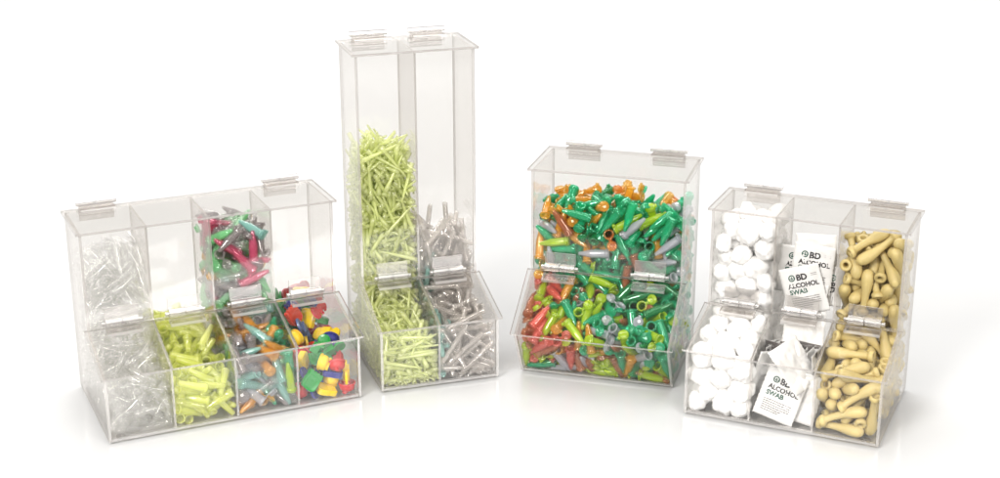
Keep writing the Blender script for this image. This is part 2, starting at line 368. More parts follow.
def bar(x0, x1, y0, y1, z0, z1): return [(x, y, z) for z in (z0, z1) for y in (y0, y1) for x in (x0, x1)], BOXF
def fly_body():
    p = [rounded_slab(s*.0140, 0, .0075, .0085, .0034, 2.0, 20, .0008) for s in (-1, 1)]
    p += [bar(-.0068, .0068, -.0042, .0042, -.0075, .004)]
    p += [bar(x-.0016, x+.0016, y-.0012, y+.0012, .004, .0084) for x in (-.0052, .0052) for y in (-.0030, .0030)]
    p += [bar(s*.0055-.0015, s*.0055+.0015, -.0016, .0016, -.003, .003) for s in (-1.25, 1.25)]
    return join(*p)
def mitt_body():
    p = [rounded_slab(0, -.0035, .0098, .0095, .0078, 3.4, 24, .0009)]
    p += [rounded_slab(x, .0058, .0025, .0056, .0070, 2.6, 12) for x in (-.0072, -.0024, .0024, .0072)]
    p += [bar(-.0086, .0086, -.0010, .0010, -.002, .0075)]
    return join(*p)
def round_cap():
    v, f = lathe(S([(0, 5.2), (5.0, 5.0), (7.8, 4.0), (9.0, 2.2), (9.4, 0), (9.6, -5.0), (8.4, -5.0), (8.0, .5), (6.2, 2.0), (0, 2.4)]), 22)
    r, g = lathe(S([(10.4, -3.4), (10.7, -4.4), (10.4, -5.4), (8.6, -5.4), (8.6, -3.4), (10.4, -3.4)]), 22)
    return join((v, f), (r, g), bar(-.0022, .0022, -.0080, .0080, .0046, .0072))
PROTO = {'rcap': [],'tip': [proto('pipette_tip', tip_body())], 'straw': [proto('straw_tube', straw_body())], 'cup': [proto('sample_tube', cup_body())],
 'tubec': [proto('microtube', grow(tube_body(), 1.02))], 'tubeo': [proto('microtube', grow(tube_body(), 1.02))],
 'bulb': [proto('rubber_bulb', grow(bulb_body(b), 1.1)) for b in (0., 3.2, -4.)], 'ball': [proto('cotton_ball', ball_body(i)) for i in range(1, 5)],
 'fly': [proto('butterfly_clip', grow(fly_body(), .98), False)], 'mitt': [proto('pronged_clip', grow(mitt_body(), .98), False)]}
PROTO['rcap'] = [proto('round_cap', round_cap())]
PROTO['puff'] = [proto('cotton_ball', grow(ball_body(i), .76)) for i in range(5, 8)]
CAPS = {'tubec': proto('cap', grow(tube_cap(False), 1.02)), 'tubeo': proto('cap', grow(tube_cap(True), 1.02))}
KINDS = ['tip', 'straw', 'cup', 'tubec', 'tubeo', 'bulb', 'ball', 'fly', 'mitt', 'rcap', 'puff']
NAME = {'tip': 'pipette_tip', 'straw': 'straw_tube', 'cup': 'sample_tube', 'tubec': 'microtube', 'tubeo': 'microtube', 'bulb': 'rubber_bulb', 'ball': 'cotton_ball', 'fly': 'butterfly_clip', 'mitt': 'pronged_clip', 'rcap': 'round_cap', 'puff': 'cotton_ball'}

# every piece's resting place, eight numbers each: kind*1000 + colour*10 + heap flag; x, depth, z in 0.1 mm in the bin's frame; rotation quaternion in 1/99
DATA = {
 'A1': [2111,763,403,1629,-46,19,-84,16,2111,1196,222,1380,-58,59,45,31,2110,641,838,461,0,-44,74,48,2111,887,500,803,21,31,78,-48,2110,643,683,1459,-7,68,56,45,
2111,754,294,1634,-3,85,-39,-33,2110,1094,888,624,-83,3,50,19,2110,621,1076,695,21,46,62,-59,2111,675,538,1464,-10,74,-56,-34,2110,1146,708,1056,48,-55,53,40,
2110,704,753,1807,27,-61,-59,42,2110,968,1467,228,2,22,91,-32,2110,570,1032,301,-31,-29,-66,60,2110,921,1542,319,13,34,-44,-81,2111,1204,268,1101,88,40,-9,18,
2110,926,824,1612,-28,51,-6,80,2110,1035,597,1251,8,2,-55,82,2111,943,571,1326,-58,-56,-27,-51,2111,771,270,1493,63,66,-17,-34,2110,1211,670,979,8,-31,88,31,
2110,720,659,1856,91,-19,-32,5,2110,1109,819,891,3,44,57,68,2110,941,745,1836,-18,-51,78,-29,2111,1095,427,1112,51,45,8,72,2110,702,164,1736,4,81,13,56,
2110,975,771,1100,32,-91,-22,6,2111,1200,565,737,-22,-25,69,-63,2111,1094,1077,348,-79,-43,-31,-28,2111,800,129,1342,58,-49,-57,28,2110,705,70,519,73,-19,57,-30,
2111,650,481,1004,48,79,33,-9,2110,638,1219,581,-19,-19,-80,-52,2110,1212,1555,205,-92,35,8,8,2111,701,518,227,-60,33,-70,-17,2111,1080,1060,577,75,-9,-2,64,
2111,1043,1387,305,-43,79,39,14,2111,1099,1282,405,15,42,32,-82,2110,1065,1418,581,-51,59,-48,37,2110,628,290,1136,33,-76,-33,-43,2111,986,371,1784,34,86,-24,25,
2110,689,766,784,-41,-61,-60,-28,2110,693,1111,735,53,40,37,-64,2111,934,270,1551,7,-10,16,97,2110,712,675,886,32,-84,36,-22,2111,732,451,532,-80,7,-47,33,
2110,624,765,1350,40,20,8,88,2111,613,1295,235,72,47,-14,46,2110,621,247,1713,44,-84,14,24,2110,730,462,1477,-33,-67,-38,-53,2111,901,156,1287,71,50,46,10,
2111,1072,1230,294,-46,32,59,-56,2111,1101,342,1078,50,-72,-37,29,2110,1000,929,615,-25,88,30,23,2110,1107,325,1804,92,2,-36,-12,2111,1046,308,1393,-20,48,-33,-78,
2110,665,1549,245,16,-45,-79,36,2110,719,1550,382,-66,8,-44,58,2111,758,1182,104,65,25,-63,31,2110,661,199,844,-32,82,10,43,2110,655,246,1635,21,-88,22,34,
2110,634,804,1134,-42,17,-22,85,2110,1111,723,1632,-42,-19,-38,-79,2110,683,432,190,59,-10,-48,63,2110,1127,1678,438,70,20,-27,-62,2111,868,435,1657,-82,-3,48,27,
2110,648,1281,379,-56,42,1,70,2110,1153,608,1245,-12,20,-92,27,2110,1063,748,1504,-11,-69,39,-58,2110,845,718,1265,53,81,12,19,2110,644,402,1619,-49,-81,-21,-21,
2111,912,389,1286,-16,75,46,42,2110,981,846,1559,43,-41,-77,19,2110,908,693,1321,-20,53,-71,-40,2110,1100,709,1356,-26,-60,-69,-28,2110,1100,737,1126,-40,84,13,-30,
2111,804,532,755,-14,-38,1,90,2110,1030,684,1819,2,40,86,28,2110,870,1491,494,-72,35,19,55,2110,643,869,730,78,-18,22,-55,2110,828,1272,701,50,-65,55,-8,
2111,680,1010,521,63,-18,44,-59,2111,915,474,947,32,-3,63,-69,2111,704,1282,227,-43,7,-70,55,2111,1149,546,801,25,7,51,81,2110,1038,1329,745,-59,38,-24,65,
2111,806,463,790,98,9,5,-1,2111,835,240,1040,40,30,83,-20,2110,652,276,317,19,-26,37,-86,2111,857,1428,104,-11,-60,-31,72,2111,1211,475,1635,7,-3,1,99,
2110,977,1501,660,73,-21,-54,-32,2110,631,168,290,-37,59,69,12,2111,860,547,1780,-24,-19,-58,74,2111,1121,531,1238,-39,36,1,-83,2111,752,1405,104,-55,-64,24,47,
2111,693,1402,251,25,55,66,-42,2111,1013,1317,372,-1,87,7,47,2111,1129,447,1032,30,-63,64,29,2111,979,532,755,83,25,3,-48,2110,1001,1119,730,3,-87,4,48,
2110,1007,1169,630,37,14,-12,90,2111,1053,758,700,-11,-63,29,70,2111,694,318,189,-14,70,-50,-47,2111,1147,1234,519,-79,12,22,-55,2111,1111,1436,106,70,67,9,17,
2110,808,777,1789,2,89,-18,-41,2110,651,528,690,-1,-40,-65,62,2110,631,255,996,20,-25,92,-16,2111,922,569,1420,-45,-33,-45,69,2111,951,363,850,92,-15,28,-19,
2111,946,364,1497,81,7,42,37,2111,849,232,1220,-68,-46,50,-22,2111,690,725,606,5,-32,-11,-93,2111,1069,183,1759,46,-69,17,-51,2111,1098,1488,248,76,22,-39,-45,
2110,687,657,775,59,-26,-72,-23,2110,649,1557,413,-71,53,43,12,2110,948,798,1290,26,-90,22,-25,2110,699,815,559,-44,39,-72,32,2110,1112,1644,281,-67,34,-13,63,
2110,1028,717,855,55,-73,-22,-32,2110,618,285,466,-45,-81,35,-3,2110,765,760,1069,53,-9,-43,-71,2110,569,589,534,-61,-37,-40,56,2110,643,426,645,17,40,83,31,
2110,1063,1599,310,85,32,-17,-35,2110,726,1586,208,11,75,50,-40,2111,885,1378,214,9,40,-82,38,2110,914,494,1825,26,0,-35,89,2110,838,708,1351,-73,58,-21,-26,
2110,839,904,708,54,-3,56,61,2110,631,747,205,-90,32,-19,17,2111,771,1352,451,-14,74,-65,1,2110,717,424,1365,28,73,53,29,2111,764,614,1048,-62,-9,70,30,
2110,647,381,1206,56,-45,65,23,2111,727,465,1052,42,1,-11,-89,2110,674,488,1875,65,42,60,-12,2110,965,517,1934,65,71,16,15,2110,981,1067,606,-82,22,48,17,
2110,568,593,104,-44,-44,52,-57,2110,625,1003,352,-47,18,57,63,2110,619,431,106,-6,-14,66,72,2110,917,1540,407,-75,62,-10,-14,2111,720,1135,416,60,11,-75,-20,
2110,571,435,182,50,55,-46,47,2110,632,952,221,-88,5,-28,-36,2110,864,1566,666,-16,37,-70,58,2111,1084,207,1169,-1,18,82,52,2111,1021,518,1804,-69,-42,50,-27,
2111,874,1320,373,35,3,-34,-86,2110,1113,173,1840,30,-12,78,-51,2111,1211,525,666,-18,-28,-72,59,2110,745,697,1265,-60,74,-10,-25,2111,755,602,1743,38,-82,11,-38,
2110,679,795,246,-56,-71,11,39,2110,968,1625,145,-30,41,39,-76,2110,904,943,828,-44,1,77,43,2110,1212,1566,310,-17,-48,-78,34,2111,803,293,1563,5,22,60,76,
2110,1029,1679,106,36,56,37,63,2110,571,454,933,34,66,60,-27,2111,963,709,514,-84,2,-38,36,2111,1085,505,578,22,60,62,44,2110,712,699,518,-33,75,34,-45,
2111,1082,383,1658,85,-49,15,5,2111,809,1096,367,6,10,94,-29,2111,716,849,296,-74,33,54,-17,2110,1024,303,1749,-22,-89,-29,24,2110,570,206,438,-34,75,48,26,
2111,716,223,1012,-37,66,63,8,2111,814,824,346,10,58,-16,78,2110,754,1200,671,17,-33,-19,-90,2110,884,679,1626,36,-55,-50,-54,2110,670,1176,187,30,-58,29,69,
2110,683,1565,660,-53,-66,1,51,2110,571,1529,234,13,8,-33,92,2110,613,386,804,-91,-29,-22,11,2111,692,996,218,22,-27,-88,31,2111,1115,699,657,-19,56,-32,-72,
2111,948,1259,452,-36,87,16,-26,2111,1212,528,580,-69,55,-26,-37,2110,725,681,1021,44,44,-57,-51,2110,1134,1320,545,-95,-1,6,27,2110,571,970,613,8,-41,-87,-24,
2110,970,141,1755,8,67,-66,31,2111,1076,1245,155,-77,-43,-33,-30,2110,638,1195,492,13,-42,60,65,2111,1009,567,1099,-2,-65,-71,-22,2110,673,1576,486,12,32,-52,-77,
2111,1130,614,886,-40,-87,25,-10,2110,666,528,766,24,-36,79,-42,2110,952,1395,143,26,-16,75,-56,2110,854,679,969,-67,56,26,38,2111,1149,1045,562,-50,76,-33,-23,
2110,989,710,1644,49,-12,80,28,2111,1212,858,489,87,-44,5,17,2110,1106,1598,467,-89,-22,-32,-20,2111,1153,311,830,11,69,60,-36,2110,970,697,1728,-57,56,52,-28,
2110,1111,961,643,-33,29,85,-26,2111,988,482,540,-41,67,-40,-45,2110,570,1571,453,91,20,-4,32,2110,720,528,628,-65,4,73,13,2110,1080,1542,185,-68,70,6,-11,
2110,600,562,1262,-2,-71,67,-20,2110,831,276,1847,-1,30,55,-77,2111,1195,561,1688,-1,2,-8,99,2110,694,1588,105,20,-50,45,-69,2110,569,1269,294,-51,15,18,82,
2110,621,884,842,18,-21,-4,-95,2110,718,71,1684,-39,29,-17,85,2110,659,1141,106,65,33,-60,31,2111,819,822,632,57,-68,30,-33,2111,674,882,408,44,-64,-42,-45,
2110,1104,1428,669,-79,-50,-12,-30,2110,1154,1106,668,46,-79,-20,-32,2111,910,463,1201,64,-45,61,-3,2110,571,362,1407,81,-16,-7,-54,2110,970,1359,602,38,-9,33,-85,
2111,1020,416,796,48,-1,-85,17,2111,788,1245,247,-45,-3,2,88,2111,1047,436,671,14,-48,31,79,2111,873,566,883,56,29,-62,45,2111,1105,600,604,-17,-59,76,-17,
2110,676,757,1036,-87,21,41,14,2111,894,1492,235,25,46,-83,15,2111,1212,1140,566,43,32,-54,63,2110,770,762,1493,52,8,-14,83,2110,758,1318,618,67,20,-37,-59,
2110,708,1083,642,49,-17,-83,17,2111,1134,1145,473,29,0,72,61,2110,683,724,1197,69,33,62,-10,2111,769,351,1323,-43,62,50,-41,2110,688,310,731,17,82,-7,52,
2111,1096,482,1451,79,-26,51,18,2111,1078,396,1274,-71,31,-62,-6,2111,1089,456,850,7,17,-9,-97,2111,715,565,298,-49,74,-20,38,2110,736,913,720,-8,-19,76,61,
2111,808,201,1783,-1,-42,-46,77,2110,1036,962,797,-4,-32,-59,-73,2110,778,563,1941,-48,76,15,40,2110,656,617,1728,-44,-10,40,79,2111,1211,270,1591,82,-15,-13,-52,
2110,683,167,642,10,-58,-63,49,2110,1211,826,911,-2,-92,-35,4,2110,986,1679,313,65,8,-73,-11,2110,621,852,184,4,-32,79,-50,2110,848,1678,427,39,-26,-87,8,
2110,1104,806,1832,-5,-92,29,-22,2110,613,371,279,-15,-8,-82,-52,2111,1158,492,1340,-54,-26,10,-78,2111,1031,1466,528,-6,-67,-58,-44,2111,848,739,493,-17,-52,15,-81,
2111,870,442,1126,-57,36,-47,-55,2111,681,156,1394,-64,-3,-49,-58,2111,1001,599,1583,92,-16,-2,34,2111,767,586,105,-20,-66,-15,69,2111,1159,304,1032,-20,-9,67,70,
2111,1066,1333,186,48,-61,-60,14,2111,948,669,1194,23,-63,-30,66,2110,715,835,1829,31,-55,-14,75,2110,1014,893,970,72,3,67,8,2110,693,135,203,-37,47,76,-22,
2110,684,304,649,-80,28,49,15,2110,780,547,1468,-97,-14,-11,8,2110,625,189,1447,-73,24,-43,-44,2111,854,943,462,-47,14,16,-85,2111,703,1424,162,67,-9,52,-51,
2110,1113,963,736,28,-4,66,-68,2111,1211,1282,347,-11,60,-76,-19,2111,978,1199,501,-62,-47,13,59,2110,695,651,1510,-13,75,-36,52,2110,658,519,503,44,1,72,-51,
2111,1125,489,1571,35,91,-1,-15,2110,649,693,686,-85,-44,17,19,2111,792,746,633,-15,56,38,71,2111,782,525,1058,-20,-96,10,2,2110,640,845,1512,-3,97,0,-21,
2111,768,1206,542,-51,40,-66,-34,2111,867,324,1542,0,-12,-98,-11,2110,697,110,436,36,-34,-36,78,2110,614,732,903,-40,-35,-36,75,2110,1060,621,926,-77,-56,-13,-24,
2110,944,1616,557,-63,1,72,-26,2110,934,795,955,71,6,-15,67,2111,711,511,560,-38,-70,9,-58,2110,704,1346,155,82,23,-50,-6,2110,646,807,106,72,-57,37,-1,
2110,571,624,1668,-42,25,-48,-71,2110,709,541,1155,-65,13,71,20,2110,721,71,856,-62,-6,77,1,2110,647,1411,532,19,3,-9,-97,2111,778,179,1188,13,-52,-12,82,
2111,1079,403,1517,-34,44,2,82,2110,571,510,993,-7,-7,-86,48,2110,993,797,1428,-22,-31,-91,6,2110,872,821,857,-78,7,57,20,2110,718,472,370,57,46,-38,-55,
2110,571,1364,372,-18,9,32,92,2110,868,701,1112,23,46,55,-64,2110,647,1679,357,91,-5,-4,39,2110,912,1155,503,-64,20,27,-67,2110,1202,729,1771,84,-18,-17,-46,
2110,1065,1532,497,48,42,68,33,2111,771,68,250,71,21,-63,-19,2110,694,1467,564,4,-75,64,-8,2110,677,365,906,-20,38,-28,85,2110,1211,724,1492,91,-30,-11,-23,
2111,1117,569,1771,-25,38,-72,-50,2110,866,1601,236,35,71,-3,-60,2110,1011,1486,430,34,-4,-58,73,2110,717,637,183,18,-56,-31,73,2110,1116,1526,366,65,-74,6,-7,
2110,673,498,1695,50,32,21,77,2111,790,883,581,42,51,40,62,2110,649,389,730,-25,92,13,-22,2111,1137,1298,106,-59,-31,-60,42,2110,767,1549,505,4,24,76,58,
2110,908,611,1526,33,-29,-53,71,2110,1170,624,1394,40,25,12,-86,2110,1136,836,652,-4,35,-89,-26,2110,997,1255,589,-55,-14,5,81,2110,1211,256,1890,59,-55,36,44,
2110,615,581,466,6,-94,-28,11,2110,644,576,1341,-55,-51,-19,62,2111,958,872,470,-34,-31,-27,83,2111,1035,654,763,64,58,27,-41,2110,702,744,1324,57,-66,-45,13,
2111,870,240,1302,-45,-62,5,-63,2110,994,718,933,-32,74,56,-15,2111,865,500,1552,59,-33,-22,69,2111,997,479,1112,-40,84,8,-33,2110,1196,1450,500,80,29,9,-50,
2110,706,1607,288,-51,4,81,-23,2110,657,846,1337,41,29,18,84,2110,681,1369,425,13,-56,75,-29,2110,793,961,797,83,-9,-49,20,2110,1051,825,1076,70,-8,15,-68,
2110,985,466,1871,71,25,60,-24,2110,712,1541,582,39,-59,37,-59,2110,641,706,1607,-50,56,37,53,2110,650,226,432,-24,-89,-17,32,2110,1109,824,1383,13,-92,5,-33],
 'A2': [2151,1464,1246,316,-39,-61,15,65,2151,1796,1008,401,-16,72,-26,60,2151,1740,321,616,-68,61,27,-26,2150,1519,726,647,41,29,-60,61,2151,1732,453,580,-57,-51,22,59,
2151,1797,614,450,-23,81,-51,-12,2151,1470,1253,118,45,51,-40,-60,2151,1443,465,769,-24,52,68,-43,2150,1479,1310,512,5,73,-50,-44,2151,1394,1109,212,-89,-37,19,15,
2150,1433,590,665,46,-25,73,42,2150,1834,878,536,-88,24,-39,-3,2151,1725,844,476,-38,-72,-44,-35,2151,1451,1138,164,40,54,-6,72,2151,1697,445,504,-30,-62,26,-66,
2150,1463,1534,156,25,-52,-15,79,2150,1319,1148,533,69,-44,-27,-49,2150,1877,1577,445,86,-44,17,-12,2150,1502,1593,224,-82,38,41,-5,2150,1626,815,617,53,23,-74,32,
2150,1455,845,529,22,-62,10,73,2151,1390,647,359,-61,-31,-61,36,2151,1889,1069,201,-34,-88,-8,28,2150,1552,686,736,9,50,22,82,2150,1400,468,832,58,13,62,-49,
2151,1645,916,252,4,92,-32,15,2151,1781,487,253,-14,-62,75,-7,2150,1411,1550,427,-46,-84,-5,25,2150,1690,994,692,-3,40,65,-63,2151,1671,136,667,69,-22,-62,28,
2150,1667,727,529,-39,-73,53,13,2150,1946,1244,475,-27,-27,70,-58,2150,1710,1549,239,-21,-38,79,-41,2151,1555,1133,355,-7,-89,-32,-29,2151,1657,1494,327,-41,-79,43,-6,
2151,1471,267,530,46,-57,-49,45,2151,1390,545,497,-34,10,-68,-62,2151,1809,517,601,-79,14,-57,-11,2151,1458,414,580,74,38,-51,-17,2151,1319,970,371,26,33,-66,60,
2150,1541,1463,467,84,3,-34,40,2150,1539,1401,521,-8,88,31,31,2150,1660,873,664,-2,65,45,59,2151,1496,1039,463,59,39,69,-3,2151,1793,1279,180,49,72,1,-47,
2151,1487,776,449,-63,15,-59,-47,2150,1451,1633,176,-84,-19,48,7,2151,1517,336,756,76,-52,28,22,2150,1867,1435,453,-62,51,-2,-58,2150,1800,195,768,63,36,-4,-67,
2150,1319,1475,483,-13,25,-89,-32,2150,1619,1543,161,53,-31,-49,-60,2150,1689,1566,373,27,-63,-36,-62,2150,1708,1430,545,21,-55,68,41,2151,1680,1421,264,-16,53,29,-77,
2151,1579,426,595,-22,42,19,85,2151,1464,529,408,-61,59,45,-23,2150,1803,630,791,5,-79,57,18,2150,1429,729,814,90,38,-14,-5,2151,1454,1194,373,-27,18,-46,81,
2150,1423,1091,508,41,82,-28,-25,2150,1469,1426,414,-60,-6,56,55,2150,1753,800,779,11,-73,26,-61,2151,1578,1252,353,51,69,10,-49,2150,1879,1193,599,-77,-58,1,-23,
2150,1627,467,820,-88,-19,31,27,2151,1607,213,723,-92,11,-29,-18,2151,1879,755,423,-32,-7,-41,-84,2151,1443,1389,287,27,-79,-41,-32,2151,1822,300,490,-53,-52,22,62,
2150,1522,1208,676,-44,50,-67,30,2150,1461,1637,275,-42,60,14,-65,2151,1455,1344,105,3,67,-12,72,2150,1823,453,685,59,-16,49,-60,2150,1503,782,776,33,50,59,-52,
2151,1556,1374,270,-18,47,19,83,2151,1453,1410,146,32,-63,4,69,2150,1319,730,649,-2,-6,70,-69,2150,1670,1029,502,95,-21,-17,-8,2151,1468,1030,221,5,-60,-7,78,
2151,1533,801,326,-31,83,44,9,2150,1946,1543,149,26,-29,-73,-55,2151,1401,949,352,-93,2,-32,-7,2151,1826,1417,177,-26,-70,-10,64,2151,1831,1269,106,-72,51,-45,8,
2150,1473,559,574,-61,31,63,-33,2150,1713,366,843,-16,17,-5,-96,2150,1489,703,880,-51,-40,41,63,2151,1597,1128,517,71,-66,-19,-5,2150,1367,705,765,73,60,7,-30,
2151,1797,1195,357,22,-56,3,-78,2151,1474,591,312,-2,14,-89,-41,2151,1891,544,524,72,-45,41,31,2150,1319,1480,300,65,12,18,-71,2150,1319,1525,115,-74,-65,2,-7,
2151,1459,952,209,-55,-9,-34,-75,2151,1733,1184,105,72,58,-36,5,2150,1626,1001,751,-70,69,1,16,2150,1809,112,783,-32,-55,47,60,2150,1398,1530,105,-20,-8,-68,69,
2150,1719,1608,452,55,-65,-25,43,2150,1361,951,441,59,77,17,9,2151,1476,342,616,-54,38,55,-50,2150,1713,561,726,54,55,-59,20,2150,1490,1528,392,2,-9,19,-97,
2151,1777,710,322,6,34,-90,-25,2151,1810,1383,106,68,-18,65,24,2150,1578,611,873,80,6,-39,43,2150,1736,770,865,-67,60,8,-41,2151,1947,736,299,82,21,-16,49,
2151,1386,206,646,71,-29,-35,-52,2151,1890,793,512,57,73,33,-9,2150,1519,1200,592,-21,19,66,-68,2150,1578,1201,456,69,33,-40,-48,2150,1945,1452,336,-35,31,-54,-69,
2150,1796,1678,279,-37,-47,-28,-74,2151,1492,745,539,-40,36,79,-26,2151,1716,738,467,19,10,-88,-40,2150,1872,1232,509,-50,-29,-50,64,2151,1320,160,439,28,1,5,95,
2151,1852,511,458,39,76,-17,47,2150,1563,1295,632,-29,-69,-50,-41,2150,1853,1500,334,-10,80,-58,3,2150,1867,922,775,42,19,-82,30,2150,1828,534,858,-51,-59,-2,-61,
2151,1864,631,706,-21,-47,-76,38,2150,1495,1673,516,21,75,34,51,2151,1798,255,573,-19,81,-48,-22,2151,1893,1335,285,11,13,89,39,2151,1555,374,690,68,36,49,-38,
2150,1862,926,598,-17,2,-88,42,2151,1530,558,502,62,70,-29,-15,2150,1831,1009,626,26,-60,-73,16,2151,1471,640,563,24,67,-12,-68,2151,1470,1176,105,72,-14,-66,6,
2150,1889,737,755,-92,-8,21,28,2151,1360,833,314,80,-38,-30,-33,2150,1713,1188,492,88,-31,-16,-29,2151,1871,994,291,59,-7,46,65,2150,1567,299,851,-61,39,45,-51,
2151,1774,689,432,13,4,-94,-29,2151,1387,870,204,41,78,23,-38,2151,1675,1329,245,35,43,8,82,2150,1842,1633,202,72,5,-38,-56,2150,1410,862,670,17,-36,-78,-46,
2150,1386,598,865,-65,25,-12,69,2150,1364,1376,567,79,51,-20,24,2151,1710,431,437,-43,7,67,-58,2150,1736,915,578,-19,68,66,-22,2150,1413,167,876,18,-25,-48,81,
2150,1829,1097,387,-29,-62,-66,-29,2150,1471,1628,432,-14,-52,-7,82,2150,1319,391,740,-19,32,75,53,2151,1445,301,743,-35,-44,72,-38,2150,1457,387,899,61,-35,52,-47,
2151,1484,1116,317,39,42,-77,24,2150,1824,1561,181,45,42,-74,-23,2150,1333,1250,230,-66,-51,25,-47,2151,1768,194,621,70,11,-32,61,2151,1848,1273,361,-35,4,-87,-30,
2150,1635,1512,547,-44,16,-87,5,2150,1432,1027,616,82,12,23,49,2150,1817,1168,288,-61,-78,5,-5,2151,1456,609,420,54,19,-64,-50,2150,1796,1132,537,-18,-20,-47,83,
2150,1620,611,643,-45,36,5,-80,2150,1522,1609,323,-58,2,-75,28],
 'A3': [3090,2228,612,1251,-39,60,36,-58,3100,2162,750,1942,50,-68,-51,4,3101,2621,1484,526,-40,79,31,31,4021,2230,788,220,88,-27,-33,13,3130,2386,1268,858,27,-13,83,-45,
3021,2672,1375,343,-18,-8,46,-86,4090,2224,318,1947,62,22,-67,-32,4111,2381,366,884,-47,73,28,39,4070,2070,1578,703,28,94,-2,11,4001,2117,1009,379,-23,-8,-86,-42,
4111,2623,678,1403,-65,66,35,2,3101,2315,553,1327,-67,-68,-21,-15,3101,2584,346,1096,-6,-85,-43,-27,3111,2543,955,503,64,-21,39,-61,3020,2507,1275,746,42,21,46,75,
4131,2442,677,895,26,9,-85,-43,3070,2581,936,787,-19,93,27,-9,3100,2608,762,1310,85,5,-28,-42,4101,2514,780,636,17,-59,15,-76,3130,2512,880,975,56,-55,45,-39,
3131,2117,858,580,89,36,22,9,4110,2408,499,1976,-13,-77,-29,54,4021,2317,730,639,-27,19,93,5,4070,2217,655,1721,51,68,11,-49,3071,2370,420,1598,-67,-6,-5,72,
4020,2268,839,937,34,-16,-4,92,4101,2205,364,1226,72,-13,47,-47,4020,2190,1412,114,-70,-70,5,-2,3131,2464,769,444,-26,7,95,12,4070,2371,810,1103,-3,24,26,92,
3021,2509,638,1284,4,-83,53,6,3111,2066,487,511,11,-5,96,21,3061,2176,1346,523,86,42,25,-5,3071,2122,382,477,6,25,-41,86,3130,2228,1614,356,-16,48,27,-81,
4091,2072,763,407,-55,51,-52,-38,3111,2423,710,1492,-1,34,70,61,4111,2617,366,1663,-89,-34,26,2,4021,2505,1017,340,33,-71,-34,50,4130,2566,1635,239,74,-25,-1,61,
4100,2069,558,1597,-21,81,-52,-1,3131,2191,1231,197,-4,14,65,73,4131,2166,300,543,0,-69,55,44,3100,2177,758,1493,-77,-4,45,-42,3021,2173,502,1573,65,-65,-16,33,
3000,2062,1189,532,-45,-3,-1,-88,4060,2063,1508,629,-88,28,-12,-34,4111,2457,1323,525,-21,69,57,36,4111,2603,592,1175,-45,82,0,-34,4111,2203,1207,113,-68,10,68,21,
4130,2532,1593,510,17,39,88,-18,3071,2235,1428,468,-4,60,-64,-46,4131,2190,584,361,71,-2,54,42,4110,2237,837,1440,47,-57,-53,40,3021,2060,940,272,-9,50,-84,-11,
3001,2562,523,824,-4,45,-16,-87,3091,2510,878,543,48,-50,57,-42,3101,2457,132,1836,-6,89,-36,-24,4001,2505,1061,606,67,45,-15,55,4021,2358,1424,407,-16,59,-10,78,
4051,2541,1016,729,44,37,-73,-34,3001,2224,435,994,51,42,-47,-57,3110,2677,1509,114,-64,-56,-30,40,4111,2266,419,1583,10,-2,94,28,4071,2162,1487,493,6,-36,92,-7,
4071,2357,301,1819,93,-27,-15,14,4061,2187,244,839,15,48,35,77,3110,2224,218,2036,58,-70,-2,39,3071,2390,1083,366,57,42,38,57,3021,2168,485,702,33,78,-6,50,
4101,2160,154,1415,-18,-20,28,-91,4101,2392,483,1332,-21,-91,-31,-13,4110,2534,722,1691,63,-34,-25,63,4070,2242,835,1903,89,-8,42,0,3071,2063,238,653,51,85,3,1,
3100,2508,734,1292,-28,52,-78,12,4111,2546,1206,318,-69,2,-56,-43,3000,2669,1615,540,20,-6,-13,96,3070,2630,754,1829,-89,34,5,28,4061,2514,739,738,-78,8,-52,-32,
3021,2545,643,891,59,-36,35,61,3021,2268,801,764,-56,72,22,33,3100,2170,204,1303,36,36,-2,-85,4001,2215,464,452,-59,16,-69,-36,4131,2406,493,1078,-12,-10,30,93,
4130,2151,1575,456,-83,-40,-34,-13,3070,2215,1249,709,86,22,-33,27,3100,2063,180,1090,31,-94,8,0,4061,2180,286,640,2,-58,-55,-59,4091,2114,123,1760,82,14,18,-51,
4070,2162,720,1304,62,59,50,9,4101,2327,81,1797,-66,19,-20,69,4071,2426,1486,112,-53,37,57,-49,3001,2060,516,294,58,-80,-4,-6,3071,2190,79,1265,37,47,-76,-20,
4091,2193,231,1651,-55,82,6,1,3001,2202,1045,486,-23,56,-11,-77,3070,2058,1519,215,-41,-22,-55,68,3111,2553,1519,413,33,73,53,24,3070,2283,1586,675,66,-5,-59,45,
3071,2478,377,882,-97,-12,-14,0,3020,2549,1481,721,5,84,33,41,4021,2675,405,869,0,-71,68,8,3070,2113,244,2035,-14,14,-62,75,4060,2198,1605,263,-19,-89,5,-38,
3100,2652,703,1073,-23,14,-63,-71,4061,2365,1214,425,59,-11,-49,62,4110,2377,404,1902,82,21,-15,-49,3070,2063,975,923,32,-41,-64,-54,3061,2133,1128,458,34,-22,9,90,
3071,2543,361,1896,-46,71,-4,51,3090,2390,837,1622,32,-27,90,-7,3131,2275,1078,580,-15,-88,8,-43,3131,2261,189,1115,0,-62,59,50,4100,2564,211,1915,-6,56,61,-53,
4071,2616,1445,265,80,-53,-19,15,3071,2441,399,693,-11,60,41,67,3100,2203,749,1165,43,-13,-79,39,4051,2233,553,776,-31,30,-68,-58,3071,2547,517,674,-18,-46,-67,-53,
4100,2224,228,1760,-65,7,75,-2,3071,2302,146,1890,-32,62,2,-70,4101,2349,151,1066,-12,-23,26,92,3070,2063,434,1324,2,48,86,0,4021,2354,1351,266,-89,5,33,26,
3020,2434,1006,792,-12,79,8,-58,3091,2506,179,1398,88,-5,20,-40,4111,2304,940,494,56,-74,33,-8,4070,2554,682,1818,23,-71,62,-20,3110,2065,984,662,24,3,43,-86,
